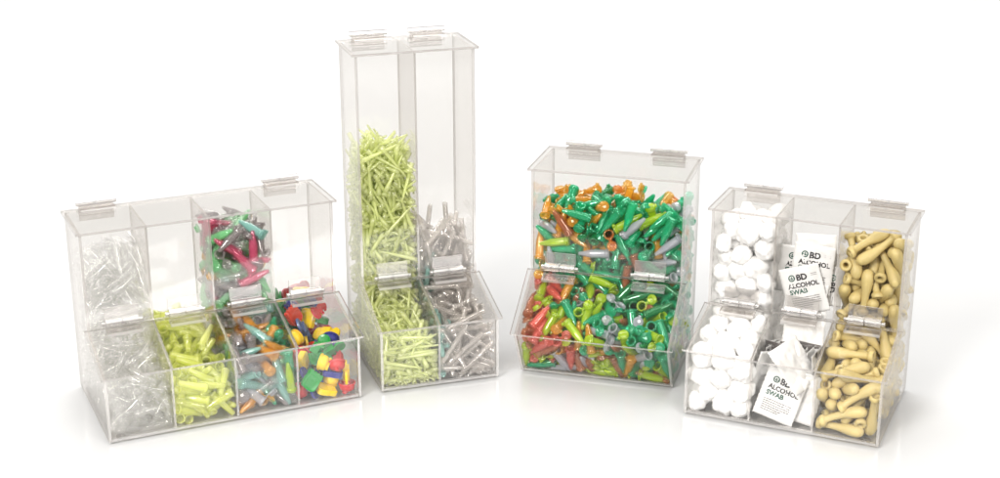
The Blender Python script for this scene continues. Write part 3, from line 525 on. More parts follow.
3021,2550,518,1512,-47,-74,0,-46,4071,2299,226,1678,53,44,-51,49,3111,2619,314,1177,-36,-17,-68,60,3110,2104,1481,311,-93,28,12,17,3091,2570,1308,213,51,35,69,-35,
4021,2217,380,511,39,-3,29,-86,4071,2380,1268,589,32,15,-82,-42,4071,2426,211,1584,23,71,-24,61,4110,2449,691,1005,67,-39,-53,32,4060,2602,776,883,-16,-55,-49,65,
3110,2316,1671,322,-16,52,-3,83,3020,2195,1510,230,-17,-72,55,35,4001,2403,1531,208,59,-13,-41,-67,3111,2173,871,739,-26,50,72,38,4061,2317,376,825,-5,-25,-53,80,
4060,2261,1568,502,-41,30,6,-85,3050,2648,1669,410,3,46,87,7,3070,2527,81,1963,4,88,4,46,3131,2518,615,1021,59,26,75,6,4101,2593,900,446,-52,-19,-64,52,
3070,2111,519,1820,-2,-49,83,22,4071,2174,427,1803,92,10,30,-16,3021,2194,143,889,15,-95,17,17,3111,2527,1234,140,60,-20,54,-53,4091,2266,332,1037,-21,-72,33,55,
4070,2273,554,1153,34,21,-78,-45,4021,2396,375,991,-22,56,-48,-62,3101,2476,692,809,-66,-35,46,-46,3071,2257,727,889,-76,41,12,-47,3100,2214,693,1581,62,62,44,-8,
3130,2544,707,1969,52,79,13,25,4101,2668,238,1217,-71,-27,-11,63,4071,2643,129,1504,3,-20,94,-24,3101,2493,149,1077,-67,-14,-20,68,3021,2416,1037,471,62,-33,50,-49,
3020,2060,517,909,43,-65,53,31,3071,2308,1285,653,11,-17,-26,-94,3070,2396,839,1223,23,-57,14,-76,3061,2437,1132,685,22,-27,-88,-28,3071,2189,968,201,84,25,-45,4,
4020,2091,884,696,40,-60,-62,-29,3071,2524,235,1713,-51,62,28,51,3091,2078,646,1087,42,-88,-7,-18,4071,2155,449,1266,-87,47,-5,5,4131,2628,443,1354,-44,-79,41,4,
3111,2361,285,1597,-58,1,-64,48,3111,2292,356,1150,41,-13,-34,-82,4111,2562,174,738,-40,11,-69,57,3131,2240,220,402,-66,-2,52,52,4110,2455,1411,309,60,50,26,-55,
4061,2616,1125,575,49,47,64,-32,4021,2449,1206,610,-25,47,-56,62,3100,2149,572,911,49,20,-70,46,3071,2379,647,1685,49,25,-16,-81,3070,2300,1388,665,55,-7,5,82,
4051,2193,912,546,-84,-6,-52,4,4131,2642,668,629,-22,69,-66,-16,4021,2204,859,219,-60,31,73,1,3071,2104,311,1692,98,10,-9,2,4061,2201,1117,123,-62,57,25,-46,
4020,2377,976,892,58,70,35,-20,4111,2151,342,318,-50,48,68,20,4110,2119,774,771,-77,-53,29,-13,4130,2208,1439,691,-54,40,73,-1,4100,2495,749,1101,-28,-30,60,67,
3021,2096,1215,205,-88,41,-18,5,4020,2239,570,1385,51,32,-71,-34,4070,2518,1557,162,-20,34,-40,-82,3071,2624,534,1657,43,53,-69,16,3110,2164,1134,646,-71,13,-26,-63,
4000,2641,1113,672,40,51,-50,56,3091,2282,147,1360,47,-11,0,86,4111,2561,396,813,-53,-45,70,-8,3061,2321,1310,173,51,38,-51,57,4071,2192,482,325,66,-18,-46,56,
3100,2279,758,1001,-68,-18,-69,-3,4101,2611,452,1532,-47,82,26,-16,4071,2282,542,1637,-11,-73,-22,-62,3101,2537,485,1646,-70,-50,-6,49,3020,2387,1509,561,-4,-19,75,-62,
4110,2323,723,1449,-33,26,34,83,4100,2068,1358,277,-12,-62,-76,-1,3110,2428,647,1888,-18,48,55,64,3021,2250,1157,753,44,-68,56,6,4021,2162,174,580,-29,-20,-89,24,
4050,2061,1281,507,-3,72,67,5,3101,2365,1265,291,-83,-6,-39,37,3071,2339,487,581,22,31,63,66,3051,2271,132,783,86,-4,40,29,3101,2264,575,505,-40,34,64,-54,
3061,2325,659,903,84,-46,-8,22,3061,2603,431,921,22,0,81,-53,3090,2517,837,1387,-52,37,73,-20,3070,2125,690,1198,-25,91,4,29,4131,2504,1370,197,-65,45,56,21,
3131,2152,346,798,12,-35,7,-92,4071,2501,437,1322,33,-51,-54,-57,4001,2295,957,415,38,-59,-25,65,4131,2314,538,1486,-31,-67,-18,64,4070,2145,670,827,33,45,-44,68,
3090,2067,456,1893,-97,-15,-9,-2,3021,2369,610,609,8,-19,-95,20,4071,2581,264,1798,-58,39,-65,-28,3021,2216,295,712,19,37,-44,-78,3101,2418,343,1441,-68,64,4,-31,
4061,2442,1336,110,47,49,48,54,3071,2421,316,1283,-69,48,-15,-50,3070,2465,736,1578,57,1,81,-8,4061,2207,79,514,53,42,-32,-65,4020,2176,1621,153,-78,41,-37,27,
4021,2586,1229,471,77,50,-29,24,3000,2673,953,759,-21,85,-45,-14,3070,2351,905,775,20,36,88,18,4111,2182,772,559,-79,-35,-39,-27,4021,2239,447,1443,21,-51,23,79,
3100,2091,208,971,22,-63,-71,-15,4051,2223,648,658,-1,65,-10,-74,4090,2526,822,1781,-2,-99,-2,1,3110,2271,726,1880,24,-33,79,-44,4071,2127,196,1214,19,-13,88,-40,
4131,2220,1388,287,-26,69,-31,-59,3090,2219,767,1799,43,-6,89,3,4020,2424,1482,702,-66,-71,-16,-12,4110,2613,583,1815,-89,11,17,-39,4100,2131,617,1703,12,70,57,-38],
 'A4': [9170,3289,1038,446,-19,-54,80,9,8160,2918,489,369,25,-17,-88,-33,8170,3221,485,823,17,27,-30,89,8170,2917,72,657,1,-87,2,-47,9160,3202,590,567,51,48,21,67,
8210,2986,796,810,92,1,-26,26,7170,3011,154,780,77,-35,32,40,8210,2835,219,458,76,-20,-36,-48,8190,3250,888,343,-59,32,-14,-71,8170,2920,1663,311,92,-9,36,3,
9170,3189,673,404,49,-40,22,-73,7160,3229,115,857,-9,-97,-15,-8,9200,2909,735,516,-11,81,55,-13,9200,3342,1180,152,52,5,-57,62,8170,2844,821,192,-11,0,-2,-98,
9200,3105,1567,462,62,46,63,1,9180,3059,1439,150,-25,-18,-85,39,9200,2847,776,396,-15,12,95,22,8180,3218,703,942,-53,72,-27,-34,9160,3243,340,783,-68,35,-56,-27,
9170,2898,1158,277,-84,-22,25,41,7160,3276,534,452,-21,58,66,-40,7180,3017,1355,195,90,26,-19,27,9200,2939,410,422,53,66,-51,7,8200,2907,1381,433,-7,89,41,16,
8200,3108,1622,139,45,-52,61,-38,8170,2887,491,805,-70,28,16,-62,7170,2871,1351,188,-24,48,38,-74,8200,3268,244,841,-64,15,70,24,8170,2844,265,642,95,-25,4,15,
7160,3116,989,295,86,31,-37,-11,9160,3378,480,892,-19,-42,82,-31,7200,3078,843,460,-7,-68,71,-5,9170,3390,963,324,-28,-52,2,79,8170,3348,633,639,60,36,-44,-54,
8170,3090,266,768,-40,1,-35,84,9170,3135,1262,125,0,-83,-54,0,8160,3342,1283,352,8,30,70,-62,7200,2974,867,148,-19,4,25,94,7170,2876,354,703,14,49,-51,-68,
7170,3281,1243,450,25,-94,-1,-18,9160,2833,1539,152,-49,-59,-7,-62,7160,2818,483,481,66,-35,6,-65,9180,3325,1162,555,29,74,37,-46,7210,2958,258,356,-60,39,-41,-55,
8200,3320,474,646,70,20,-65,-16,9160,2967,1126,441,28,-50,-51,-63,8170,3009,439,646,58,74,-26,-17,8200,2924,173,537,-73,11,56,35,7170,3132,1263,510,-47,-78,7,-38,
9160,3067,469,774,-53,-57,61,7,7180,2914,1567,237,-15,55,47,66,8170,2936,1277,243,19,-69,15,-67,7160,2934,1157,150,4,8,-91,39,7180,3294,471,361,77,-58,-6,-22,
7200,3345,964,568,39,76,-48,-11,9160,3250,1624,421,-3,-25,-89,36,7160,3284,366,542,87,-33,-31,13,9200,3192,1543,220,-12,-59,79,4,8160,2884,1041,135,65,-40,57,-27,
8170,2996,647,717,57,-65,16,-46,9170,3002,613,513,58,30,-65,36,7170,3127,1408,440,42,84,31,-2,8200,3192,706,696,-22,-86,44,8,8160,3367,297,393,45,55,69,6,
7190,3098,827,613,-25,-42,76,-40,8170,3087,252,451,-33,-26,-12,89,9180,3027,636,871,-16,77,46,-39,8210,3355,331,694,59,38,31,63,7200,3388,1536,275,-5,58,-80,-3,
8160,2876,1236,434,-2,-70,-7,-70,9210,3120,1098,429,7,79,46,39,7160,2986,883,483,19,65,-46,55,7180,3273,1251,194,-84,14,10,49,9200,2898,1100,627,-22,47,61,-58,
7160,3338,714,810,19,-44,82,-29,7170,2834,1027,349,-79,-14,-4,-58,8180,3203,1559,314,-49,-35,51,60,7170,2837,936,476,-30,-50,-46,65,9200,3076,1196,267,10,-37,-40,-82,
9160,3371,1605,125,0,-42,-90,0,7160,3413,681,493,9,74,-65,-3],
 'B1': [141,1503,662,1163,76,1,-54,-34,141,1643,1340,382,75,-13,20,-60,141,1495,498,997,-61,61,46,-13,140,1365,465,2618,67,21,31,-63,140,1435,1301,499,63,28,-8,70,
141,1436,63,2084,-89,0,11,-42,141,1697,1160,520,55,-25,36,-70,141,1416,792,274,-88,-33,-19,-24,140,1885,776,2315,-5,-16,-10,-97,140,1671,801,1109,-18,-89,-27,-28,
141,1493,406,2522,56,-65,21,-44,141,1463,485,2255,-56,23,72,33,141,1552,1435,415,33,-86,24,-27,141,1412,189,2001,-27,-43,-83,16,141,1652,855,430,67,2,-42,59,
141,1391,481,576,72,-53,39,16,141,1382,519,1565,-71,42,8,54,141,1838,843,620,-52,-5,-56,63,140,1777,587,1404,59,-20,43,-64,141,1804,1577,347,11,36,12,91,
141,1395,490,1435,16,-3,-58,79,141,1434,236,1350,-45,33,-32,-75,141,1526,159,1021,-38,78,16,-46,141,1594,684,2476,82,-32,10,-43,141,1724,589,1159,-51,44,-11,72,
141,1615,1377,550,34,-3,-82,44,140,1374,1092,443,-12,23,-93,20,140,1341,871,458,-58,77,-14,-18,140,1881,679,2231,-34,82,-44,1,140,1439,1568,251,-89,-29,-30,-11,
141,1781,1432,457,-64,-71,4,-26,140,1817,660,2131,-82,-26,-45,21,140,1620,1547,421,57,38,68,-22,141,1426,966,227,9,45,58,-66,141,1486,196,328,-37,68,8,61,
141,1740,520,1671,8,-56,40,-71,141,1771,318,1348,-17,-49,65,54,141,1423,156,266,-23,-22,-91,-23,140,1309,811,1592,-2,1,-99,-2,141,1352,507,1798,-50,-81,-25,4,
141,1764,577,668,-26,-66,10,-68,141,1787,562,852,-61,-65,-23,-36,141,1572,259,137,7,-60,-11,78,140,1577,695,1828,-54,17,78,23,141,1884,1392,439,5,-86,-44,-21,
141,1732,332,1851,19,55,16,-79,140,1491,1609,497,0,65,-45,-59,141,1420,520,259,78,-54,17,-24,140,1854,758,2131,92,4,-29,22,140,1779,657,2029,-38,-64,12,-64,
141,1887,1429,341,-47,52,59,38,140,1597,764,2232,-25,-25,-2,92,141,1562,654,2037,23,-55,72,31,140,1554,1663,123,-1,70,-18,-67,141,1652,1406,86,58,-42,54,41,
141,1438,187,1213,-91,-35,15,8,141,1835,1459,297,66,47,-46,33,140,1800,672,2465,3,-5,-34,-93,141,1723,802,590,-57,41,-29,63,140,1702,793,1034,87,5,-45,-13,
140,1401,760,1660,-32,4,-12,93,140,1719,1228,637,78,50,-34,7,141,1381,406,308,-95,-23,-16,1,141,1508,1479,157,54,-63,-21,50,141,1517,165,86,-56,-63,-28,-44,
140,1849,697,2008,34,-89,21,-19,140,1831,1458,448,10,-24,49,-82,141,1883,517,1648,-44,-17,67,-56,140,1503,319,2629,-92,-25,13,-25,141,1458,848,141,-50,-6,-59,-61,
140,1670,1627,167,67,11,70,-16,140,1333,669,1658,-49,15,32,79,141,1517,210,2010,32,-58,54,-51,141,1755,535,1988,60,-34,71,-8,141,1455,138,1998,61,-10,-39,67,
140,1817,670,2351,73,-34,9,57,141,1614,706,2098,19,-91,-31,10,141,1514,508,129,-46,-33,-59,-55,141,1801,396,2234,31,24,-84,34,141,1584,1589,86,-56,63,-27,45,
141,1633,670,826,-58,37,25,67,140,1310,739,2178,76,1,1,64,141,1763,1649,226,-17,-62,-51,-56,141,1427,1537,165,1,-33,-53,-77,141,1662,1505,167,-56,-2,54,60,
140,1512,1501,440,-28,58,60,-45,141,1469,402,1043,-35,-88,-1,28,140,1394,330,2254,-21,-1,77,58,141,1373,286,863,-19,-39,-89,6,141,1743,704,725,62,-64,-39,-19,
140,1595,662,2402,-53,-65,-21,-49,141,1373,257,247,-19,16,82,50,141,1430,321,922,80,7,-32,48,141,1964,308,967,55,14,-24,77,141,1965,1553,244,-90,42,2,-1,
141,1418,52,960,66,-4,-6,73,140,1802,641,1882,-35,-12,67,63,140,1813,623,1494,59,56,55,-9,141,1744,539,1781,-63,30,-71,-5,140,1939,1530,241,-8,-18,-86,45,
141,1459,1473,125,-34,-31,-54,69,140,1425,867,272,50,-16,-66,-53,141,1802,728,1233,42,-39,-80,7,141,1373,249,2339,-37,12,-50,-76,140,1830,658,2180,-68,-10,53,-48,
141,1891,209,813,-87,-35,-24,19,141,1735,456,780,38,19,-64,62,141,1515,97,348,2,-78,-24,56,140,1602,789,867,2,84,-49,-16,141,1526,1561,390,-46,-54,-54,-43,
140,1667,830,752,54,49,-32,58,140,1779,619,1584,72,26,49,-38,141,1395,396,266,8,-5,78,60,141,1534,628,1571,-3,-76,-2,63,141,1796,480,2240,54,8,-62,-54,
141,1772,436,2051,-60,71,-26,22,141,1404,143,1928,-3,56,76,-30,141,1879,463,693,2,-10,-87,-46,141,1508,771,438,-57,-24,-55,-55,141,1413,542,2280,-13,3,86,-47,
141,1851,1505,112,-72,65,5,20,141,1468,699,87,50,18,-66,51,141,1444,106,1910,28,33,89,-5,140,1491,154,263,-29,31,41,-79,141,1377,1055,430,-12,-35,-68,61,
141,1437,138,672,58,12,35,71,141,1375,628,126,13,-6,62,76,141,1459,319,1223,32,-48,-14,-79,140,1838,674,2452,80,-26,17,-49,140,1758,697,791,-62,-63,28,35,
141,1449,1385,372,5,-58,-67,44,141,1454,1015,183,56,-2,-52,63,141,1459,210,1558,85,-35,32,-19,141,1487,540,946,12,-42,76,47,140,1674,685,2505,-85,15,-35,32,
141,1932,379,1460,-20,39,-67,-59,141,1786,1101,618,-6,48,35,-79,140,1464,771,2133,-89,7,11,42,140,1413,634,2383,42,78,-44,9,140,1822,642,1033,43,1,-77,46,
141,1712,291,2564,25,-53,28,75,141,1450,673,1059,10,-16,97,2,140,1838,822,974,-68,-17,27,64,141,1716,642,2524,2,-48,86,6,141,1765,597,2276,-19,-37,55,71,
141,1815,549,1002,28,37,85,22,141,1489,824,199,71,17,45,50,141,1524,275,1214,29,-72,-7,61,140,1535,1028,531,69,-15,12,-69,141,1375,835,434,42,60,-63,23,
141,1729,410,1418,-17,-95,-14,20,141,1525,685,1404,-10,73,-22,63,141,1724,1334,334,-8,87,-45,-9,141,1718,523,2007,-62,56,38,38,141,1644,1505,103,-59,60,-27,-44,
141,1703,558,628,-60,-42,45,50,141,1579,408,2420,-26,-57,51,-57,140,1721,1722,421,37,58,38,61,141,1742,891,613,-6,-13,-61,77,140,1813,1497,121,18,6,-74,63,
141,1898,561,1926,40,20,30,-83,141,1780,517,976,-51,64,-8,55,141,1572,673,739,71,50,41,23,140,1338,604,510,-9,-1,-88,44,141,1420,545,183,-30,-77,30,-45,
141,1361,322,162,77,55,-24,16,140,1347,1148,633,18,-26,64,68,141,1361,1159,144,-50,-68,-33,39,141,1603,1168,568,62,65,31,30,141,1655,480,2127,50,26,-48,65,
140,1599,676,2595,-5,34,-91,20,141,1795,418,740,-73,-65,17,3,140,1710,811,2604,-93,6,31,-13,141,1500,52,2273,81,-14,48,-28,140,1573,711,2550,-19,-81,10,-53,
141,1408,278,2438,-65,65,2,37,140,1502,538,2610,1,1,23,-96,141,1728,1611,372,-37,25,80,-37,141,1736,1283,422,18,40,87,15,141,1536,433,1571,-62,15,53,-55,
141,1527,1211,405,51,51,-30,-61,141,1482,1310,464,75,36,2,53,141,1471,558,253,-51,53,1,66,141,1466,687,1629,69,1,-19,-69,140,1554,210,2587,-13,52,-4,-83,
141,1816,823,465,11,-85,-35,35,140,1755,1638,459,8,87,-39,25,141,1644,473,924,-10,-49,85,-10,141,1516,464,2366,17,-35,80,44,141,1395,212,1031,23,80,41,-33,
141,1399,652,553,-92,-27,0,23,141,1737,452,2675,34,-81,19,41,141,1583,583,1770,-57,51,-38,-50,141,1445,585,1619,30,4,94,1,140,1310,663,743,-1,79,-59,1,
140,1519,542,2707,-82,-12,-52,-18,141,1446,598,1468,-55,-53,-28,56,141,1806,434,2585,-74,-16,-53,36,141,1449,272,1272,-23,-55,79,-1,140,1812,820,673,72,-18,-34,55,
141,1798,1179,524,-44,70,-53,16,141,1874,1461,220,-47,-85,-16,-4,141,1769,591,1428,-38,-7,-83,-38,141,1737,672,2375,-66,-27,-64,-27,141,1788,1568,189,-12,36,36,84,
140,1562,1487,556,-80,-28,-43,-29,141,1429,610,2282,46,-11,35,80,140,1640,1619,222,79,-23,-54,-10,141,1886,913,631,67,45,13,-56,141,1438,228,2143,-52,-65,9,-53,
140,1414,709,992,77,-12,-18,58,141,1738,689,2488,30,-94,10,-5,141,1439,185,783,85,-28,23,-35,140,1412,811,2395,-3,60,-79,0,140,1691,1436,550,45,-57,67,-12,
140,1445,1618,392,27,85,-42,-12,141,1377,696,86,-10,-9,68,71,140,1454,627,2557,-40,-72,21,-51,140,1529,1353,631,-37,37,-62,-57,141,1400,245,1895,-37,76,-33,-40,
140,1406,1224,491,-59,-14,48,-62,140,1757,1597,452,81,18,38,37,141,1546,955,399,-54,-19,-12,-80,141,1344,1181,184,74,59,12,-25,140,1403,629,1288,-60,50,-17,-58,
141,1349,225,1169,45,24,31,-79,141,1869,980,576,-12,28,82,-46,141,1805,367,2611,-22,84,48,0,140,1791,473,2673,22,-63,-61,41,141,1836,954,454,68,15,-29,-64,
141,1442,288,2073,-41,-13,81,-39,141,1730,594,1066,-27,-86,2,40,141,1765,598,1342,7,-1,49,86,140,1751,683,1501,-44,52,71,8,141,1672,310,1607,15,50,-47,70,
141,1440,280,702,39,-89,-20,2,140,1835,1170,543,75,-2,29,58,141,1655,1312,513,-38,74,-46,-26,141,1545,217,181,71,9,68,6,140,1515,1488,569,-45,33,-10,-81,
141,1413,539,1850,80,31,41,-28,141,1441,815,86,-58,69,0,-41,141,1459,627,1105,-12,-54,61,-54,141,1398,131,718,-6,58,78,15,140,1542,925,578,55,-2,-31,76,
141,1360,1143,142,-75,-48,-35,27,141,1491,1273,327,40,26,64,59,141,1761,1518,272,34,-9,-72,58,141,1572,1182,412,32,-64,-39,-56,141,1545,125,1269,74,17,-61,-16,
141,1851,418,2545,70,59,-6,-38,141,1495,1103,533,-12,-49,-43,-74,140,1459,266,737,-61,55,2,-56,141,1405,550,2145,-81,-23,-10,-51,140,1832,1387,646,-70,-16,54,-43,
141,1521,306,170,18,54,-8,-80,141,1766,774,525,-55,1,80,-19,140,1431,773,1491,-42,22,-19,85,140,1417,786,1269,-95,5,24,12,141,1437,441,2412,84,-40,33,2,
141,1736,651,2330,-39,-66,-42,-48,141,1769,520,1161,72,-7,61,29,141,1476,283,2505,-54,60,29,49,140,1728,674,1027,36,87,-29,3,141,1544,170,2537,-2,-42,-24,86,
140,1834,1539,188,-82,-38,32,-22,140,1915,735,2391,82,-7,-11,54,141,1461,571,293,50,79,-10,-30,141,1716,606,1895,86,-14,44,-16,141,1895,360,457,54,21,50,-63,
141,1722,615,1825,66,-20,-65,-29,141,1455,243,393,17,-8,95,-23,141,1742,197,2692,-21,-37,-86,-24,141,1686,620,603,58,-29,58,-47,140,1828,642,893,-58,-24,60,-48,
141,1512,997,162,-51,-61,52,28,141,1512,557,1130,16,-81,11,-54,141,1555,447,478,-61,19,75,6,140,1334,583,2414,-22,54,-78,-19,141,1512,456,1382,-52,-61,-25,-52,
141,1869,436,2652,-54,62,-49,-27,140,1904,1505,146,-23,-47,-58,60,140,1400,669,865,5,26,-79,-53,141,1565,533,2382,53,-59,32,50,140,1431,900,617,-28,13,-69,64,
140,1851,698,1951,23,93,22,-6,141,1744,716,852,-4,58,8,80,141,1529,706,1789,29,-73,-16,58,141,1713,503,1275,71,64,-25,9,140,1784,1561,341,-33,-64,13,-67,
141,1522,287,2746,44,-46,73,21,141,1567,126,401,-44,-38,-66,-45,141,1720,1126,554,-29,90,20,-21,141,1482,526,1815,10,43,14,-87,140,1397,491,2593,-77,-13,-17,-59,
141,1406,324,370,27,6,-83,46,141,1922,628,648,12,-23,-95,-3,141,1579,311,1956,17,59,62,-46,141,1766,1434,424,-31,32,88,-9,140,1875,694,954,-16,-21,91,-27,
140,1876,728,879,-20,-20,94,13,140,1464,726,2053,92,-15,-8,-32,140,1332,478,2109,9,0,79,-59,141,1509,1357,86,26,-34,-59,67,141,1782,1388,130,61,-3,61,-48,
140,1381,267,1173,-14,-23,-41,86,140,1757,671,1094,3,57,-19,78,141,1732,470,694,-69,-16,-62,30,140,1754,140,2634,-5,-74,57,33,140,1677,750,1998,-68,-2,10,-71,
141,1525,480,1119,-61,38,-49,47,141,1772,1571,260,-42,28,-54,66,141,1873,468,1982,87,36,0,-31,141,1529,1257,265,-57,36,-71,-13,141,1687,296,1710,7,31,-76,55,
141,1398,376,1064,-2,-21,-41,88,141,1665,696,881,-15,-48,-13,84,141,1425,110,2065,28,16,-93,11,141,1881,696,658,7,-65,-73,14,140,1763,714,2521,-28,-2,-12,94,
141,1698,510,654,-74,65,-11,-4,141,1754,434,831,59,42,-65,19,141,1379,651,1806,37,-75,53,3,141,1458,895,417,59,42,-48,47,141,1757,558,1745,2,-73,-25,-62,
141,1689,619,2161,-27,73,29,-53,140,1357,955,608,0,-33,-89,27,140,1488,718,979,22,82,12,-49,141,1467,623,996,-1,41,-50,-75,141,1568,531,2321,-82,-21,39,34,
141,1500,1282,547,-37,-26,60,64,141,1426,1016,513,64,-49,6,58,140,1627,754,1893,91,15,33,10,140,1481,777,2219,-8,-88,-35,-28,141,1688,721,1929,-84,15,38,-32,
141,1419,632,872,-75,9,-33,-54,141,1336,1400,151,-51,-33,47,-62,141,1578,96,2655,-53,32,76,-12,141,1374,608,2129,-90,-11,9,38,140,1413,611,2127,12,-19,-77,58,
141,1465,427,1838,68,25,-28,62,141,1910,582,516,24,-25,55,75,140,1341,1411,437,-7,-98,-12,6,141,1545,342,1451,-53,-44,-55,-45,141,1717,576,1247,-7,23,-80,-53,
140,1744,982,747,-50,62,51,29,141,1582,499,489,39,8,-26,87,141,1526,1460,86,-57,-20,-66,-43,141,1738,527,1590,23,-64,31,-65,140,1486,219,2299,-41,78,4,-46,
141,1551,219,122,68,18,-69,6,140,1743,1378,628,42,-6,75,48,141,1514,570,2079,35,-70,-46,40,141,1829,224,2600,63,7,-54,53,141,1624,436,1107,48,60,-54,-32,
141,1432,508,581,3,-67,-64,35,140,1521,1612,375,-40,81,-20,34,141,1847,572,1081,-93,24,-26,1,141,1638,590,2636,-69,-46,41,-34,140,1507,1222,598,38,60,59,36,
140,1351,1004,353,-91,12,13,36,141,1396,135,2232,-54,28,2,78,141,1895,464,2597,63,-50,-21,-54,141,1711,1602,220,-16,68,37,-60,141,1862,665,1924,-12,-94,-23,-20,
141,1832,634,1355,24,18,62,71,141,1429,628,1743,3,47,-86,-10,141,1453,1098,534,17,-93,10,-26,141,1572,524,1204,-53,-42,51,51,140,1591,669,1654,92,33,-16,-3,
140,1814,596,2628,-10,87,29,-36,141,1527,1266,203,78,28,-48,-24,141,1434,539,267,-93,0,-31,-14,141,1582,176,2513,-20,-28,-31,-88,141,1808,1315,454,-21,40,71,-52,
140,1656,754,1267,-19,-67,-3,-71,140,1617,711,1237,-23,-73,-2,-63,141,1722,892,505,44,-25,16,-83,140,1786,696,1971,-59,62,45,-22,141,1834,543,750,-29,5,84,-43,
141,1886,692,486,-38,76,-51,-6,140,1500,631,1426,-56,59,55,14,141,1740,535,1701,-13,-16,95,-17,141,1589,460,1266,32,-4,71,61,140,1516,727,1303,-82,30,46,-9,
141,1546,206,1877,41,22,-81,-33,141,1707,634,1689,-79,-11,-47,-35,141,1559,96,1176,-48,-42,-53,-53,141,1461,839,488,24,78,-50,-25,141,1793,938,619,40,12,90,3,
141,1518,578,1447,57,-77,24,13,140,1765,1581,590,65,-9,43,61,140,1784,704,981,26,-94,-18,-4,141,1496,594,261,41,-41,76,-25,141,1523,632,1696,29,-85,29,31,
140,1322,362,1846,80,-40,-20,-38,141,1477,261,1789,52,72,-38,-21,141,1609,527,1928,-33,-80,-36,-32,140,1807,830,834,-18,-76,35,-51,141,1524,772,218,58,-13,-71,35,
141,1444,1207,381,63,-40,-3,65,141,1533,1362,369,-23,-76,44,-40,141,1485,746,630,-62,59,-18,46,141,1569,586,1864,5,85,41,29,140,1451,519,2652,-49,-68,53,-6,
141,1821,574,913,-15,0,-57,79,141,1746,600,971,-59,22,-75,10,141,1900,511,2065,-7,4,28,-94,141,1529,938,297,43,59,39,54,140,1368,211,2322,16,-8,96,14,
141,1847,405,2055,93,29,-8,-13,141,1824,1456,336,-61,-65,-43,-5,140,1685,887,686,-79,-4,50,-33,141,1620,477,2583,-5,-36,-91,-13,141,1537,460,1976,43,-79,-27,32,
141,1746,1169,469,-8,16,-59,78,141,1745,542,2062,-85,31,24,33,140,1660,795,1944,19,-45,86,-4,141,1825,673,700,-21,25,-37,86,141,1698,673,2060,8,0,-98,6,
141,1484,90,232,-14,74,50,-41,140,1608,773,2609,-81,27,40,-30,141,1407,339,2153,5,83,-51,-20,141,1700,567,1080,42,-7,-89,9,141,1536,162,2477,-22,58,-59,49,
141,1368,540,260,-66,-42,37,-47,140,1888,1517,625,-62,63,17,41,141,1913,1508,406,-59,58,29,46,141,1399,626,715,-72,66,12,0,141,1474,187,2067,23,-53,-20,-78,
140,1631,299,2764,2,-86,-38,-29,141,1757,861,575,-34,-45,35,74,141,1531,467,2141,74,-30,59,1,140,1775,1533,578,-28,51,-38,-71,141,1771,586,1069,-72,53,39,17,
141,1942,626,531,-73,30,-14,-58,141,1927,543,1800,32,60,-69,20,141,1743,1532,221,15,62,29,70,141,1343,485,1968,18,-9,4,-97,141,1520,1512,134,59,-57,-44,34,
141,1523,734,1009,48,44,43,61,141,1691,493,1936,78,-58,-16,12,140,1529,1721,318,-77,15,58,-16,140,1765,658,1545,-57,-7,70,-40,141,1530,124,116,-57,-24,-65,-42,
141,1523,1284,333,-63,50,-39,43,141,1521,617,654,94,-12,-6,27,141,1680,1575,287,-77,48,-29,27,141,1414,523,1939,-48,20,-11,84,141,1665,476,1016,36,22,-84,30,
141,1852,639,1242,95,15,24,0,141,1441,585,693,47,80,-30,-17,141,1414,517,2357,-4,-88,35,-29,141,1422,217,820,36,36,-83,19,140,1309,284,1999,78,-58,13,14,
141,1748,436,996,-13,57,-10,79,141,1485,339,1309,-70,-9,44,54,140,1908,583,2489,44,86,-12,19,141,1502,416,755,61,47,-19,-59,140,1564,1670,246,-49,38,45,-62,
140,1858,628,1583,-7,3,46,87,140,1852,634,824,-17,17,-54,79,140,1561,926,654,-17,-56,28,-75,141,1794,637,1151,-81,10,50,27,140,1405,720,1903,8,-85,45,-21,
141,1917,261,1374,48,-54,-60,-31,141,1414,493,1127,10,-42,-84,30,141,1491,621,1614,2,-72,-36,-57,141,1638,1307,302,-33,-10,78,-50,140,1841,713,1541,-19,97,1,8,
141,1372,502,87,-39,-23,-65,60,141,1470,224,1288,52,-35,-74,-21,141,1809,405,1235,11,31,64,-68,141,1589,787,502,93,-5,-27,20,140,1407,841,732,20,24,2,94,
141,1378,501,2481,-19,56,62,50,140,1742,749,1681,71,26,56,30,141,1697,1267,337,-75,-39,22,47,141,1924,453,925,39,-70,51,27,141,1817,1250,540,-34,1,-92,-17,
141,1488,176,1021,32,83,34,26,141,1454,220,289,70,32,-56,27,141,1393,453,235,5,32,82,45,141,1828,519,615,86,22,-26,35,141,1475,308,559,-56,-34,73,-17,
141,1582,641,493,-29,-8,-31,89,141,1386,1435,147,-74,-52,27,-31,141,1429,1547,318,51,-2,55,65,141,1748,561,2439,-46,68,-10,54,141,1583,392,2205,11,8,76,62,
140,1813,966,716,26,72,-63,7,141,1479,144,1048,-27,-86,4,41,140,1923,634,917,91,35,-13,10,140,1743,639,1378,-29,21,-63,67,141,1525,419,671,-30,75,20,-53,
141,1780,558,1545,13,-19,-76,59,141,1422,688,122,46,-67,-32,-47,140,1309,280,138,-67,-63,23,-27,140,1384,708,1779,-21,-76,59,-9,140,1768,1542,293,67,62,11,36,
140,1427,524,2689,69,-64,-31,5,140,1432,724,2136,64,-28,13,-69,141,1497,441,815,87,4,-47,11,141,1635,578,2068,59,-27,10,74,141,1515,632,1595,-44,83,29,12,
140,1518,750,2570,-12,-46,-19,-85,141,1824,533,1617,-43,27,-80,-28,140,1760,716,1762,-70,44,-52,17,141,1354,256,1647,-47,-6,-13,-86,141,1381,408,1139,8,26,-50,81,
141,1838,497,1427,1,-74,52,40,140,1622,143,2697,-16,68,-59,38,141,1627,1573,275,59,-1,-74,29,141,1812,773,1014,-20,-8,26,93,140,1610,695,1276,16,-91,24,26,
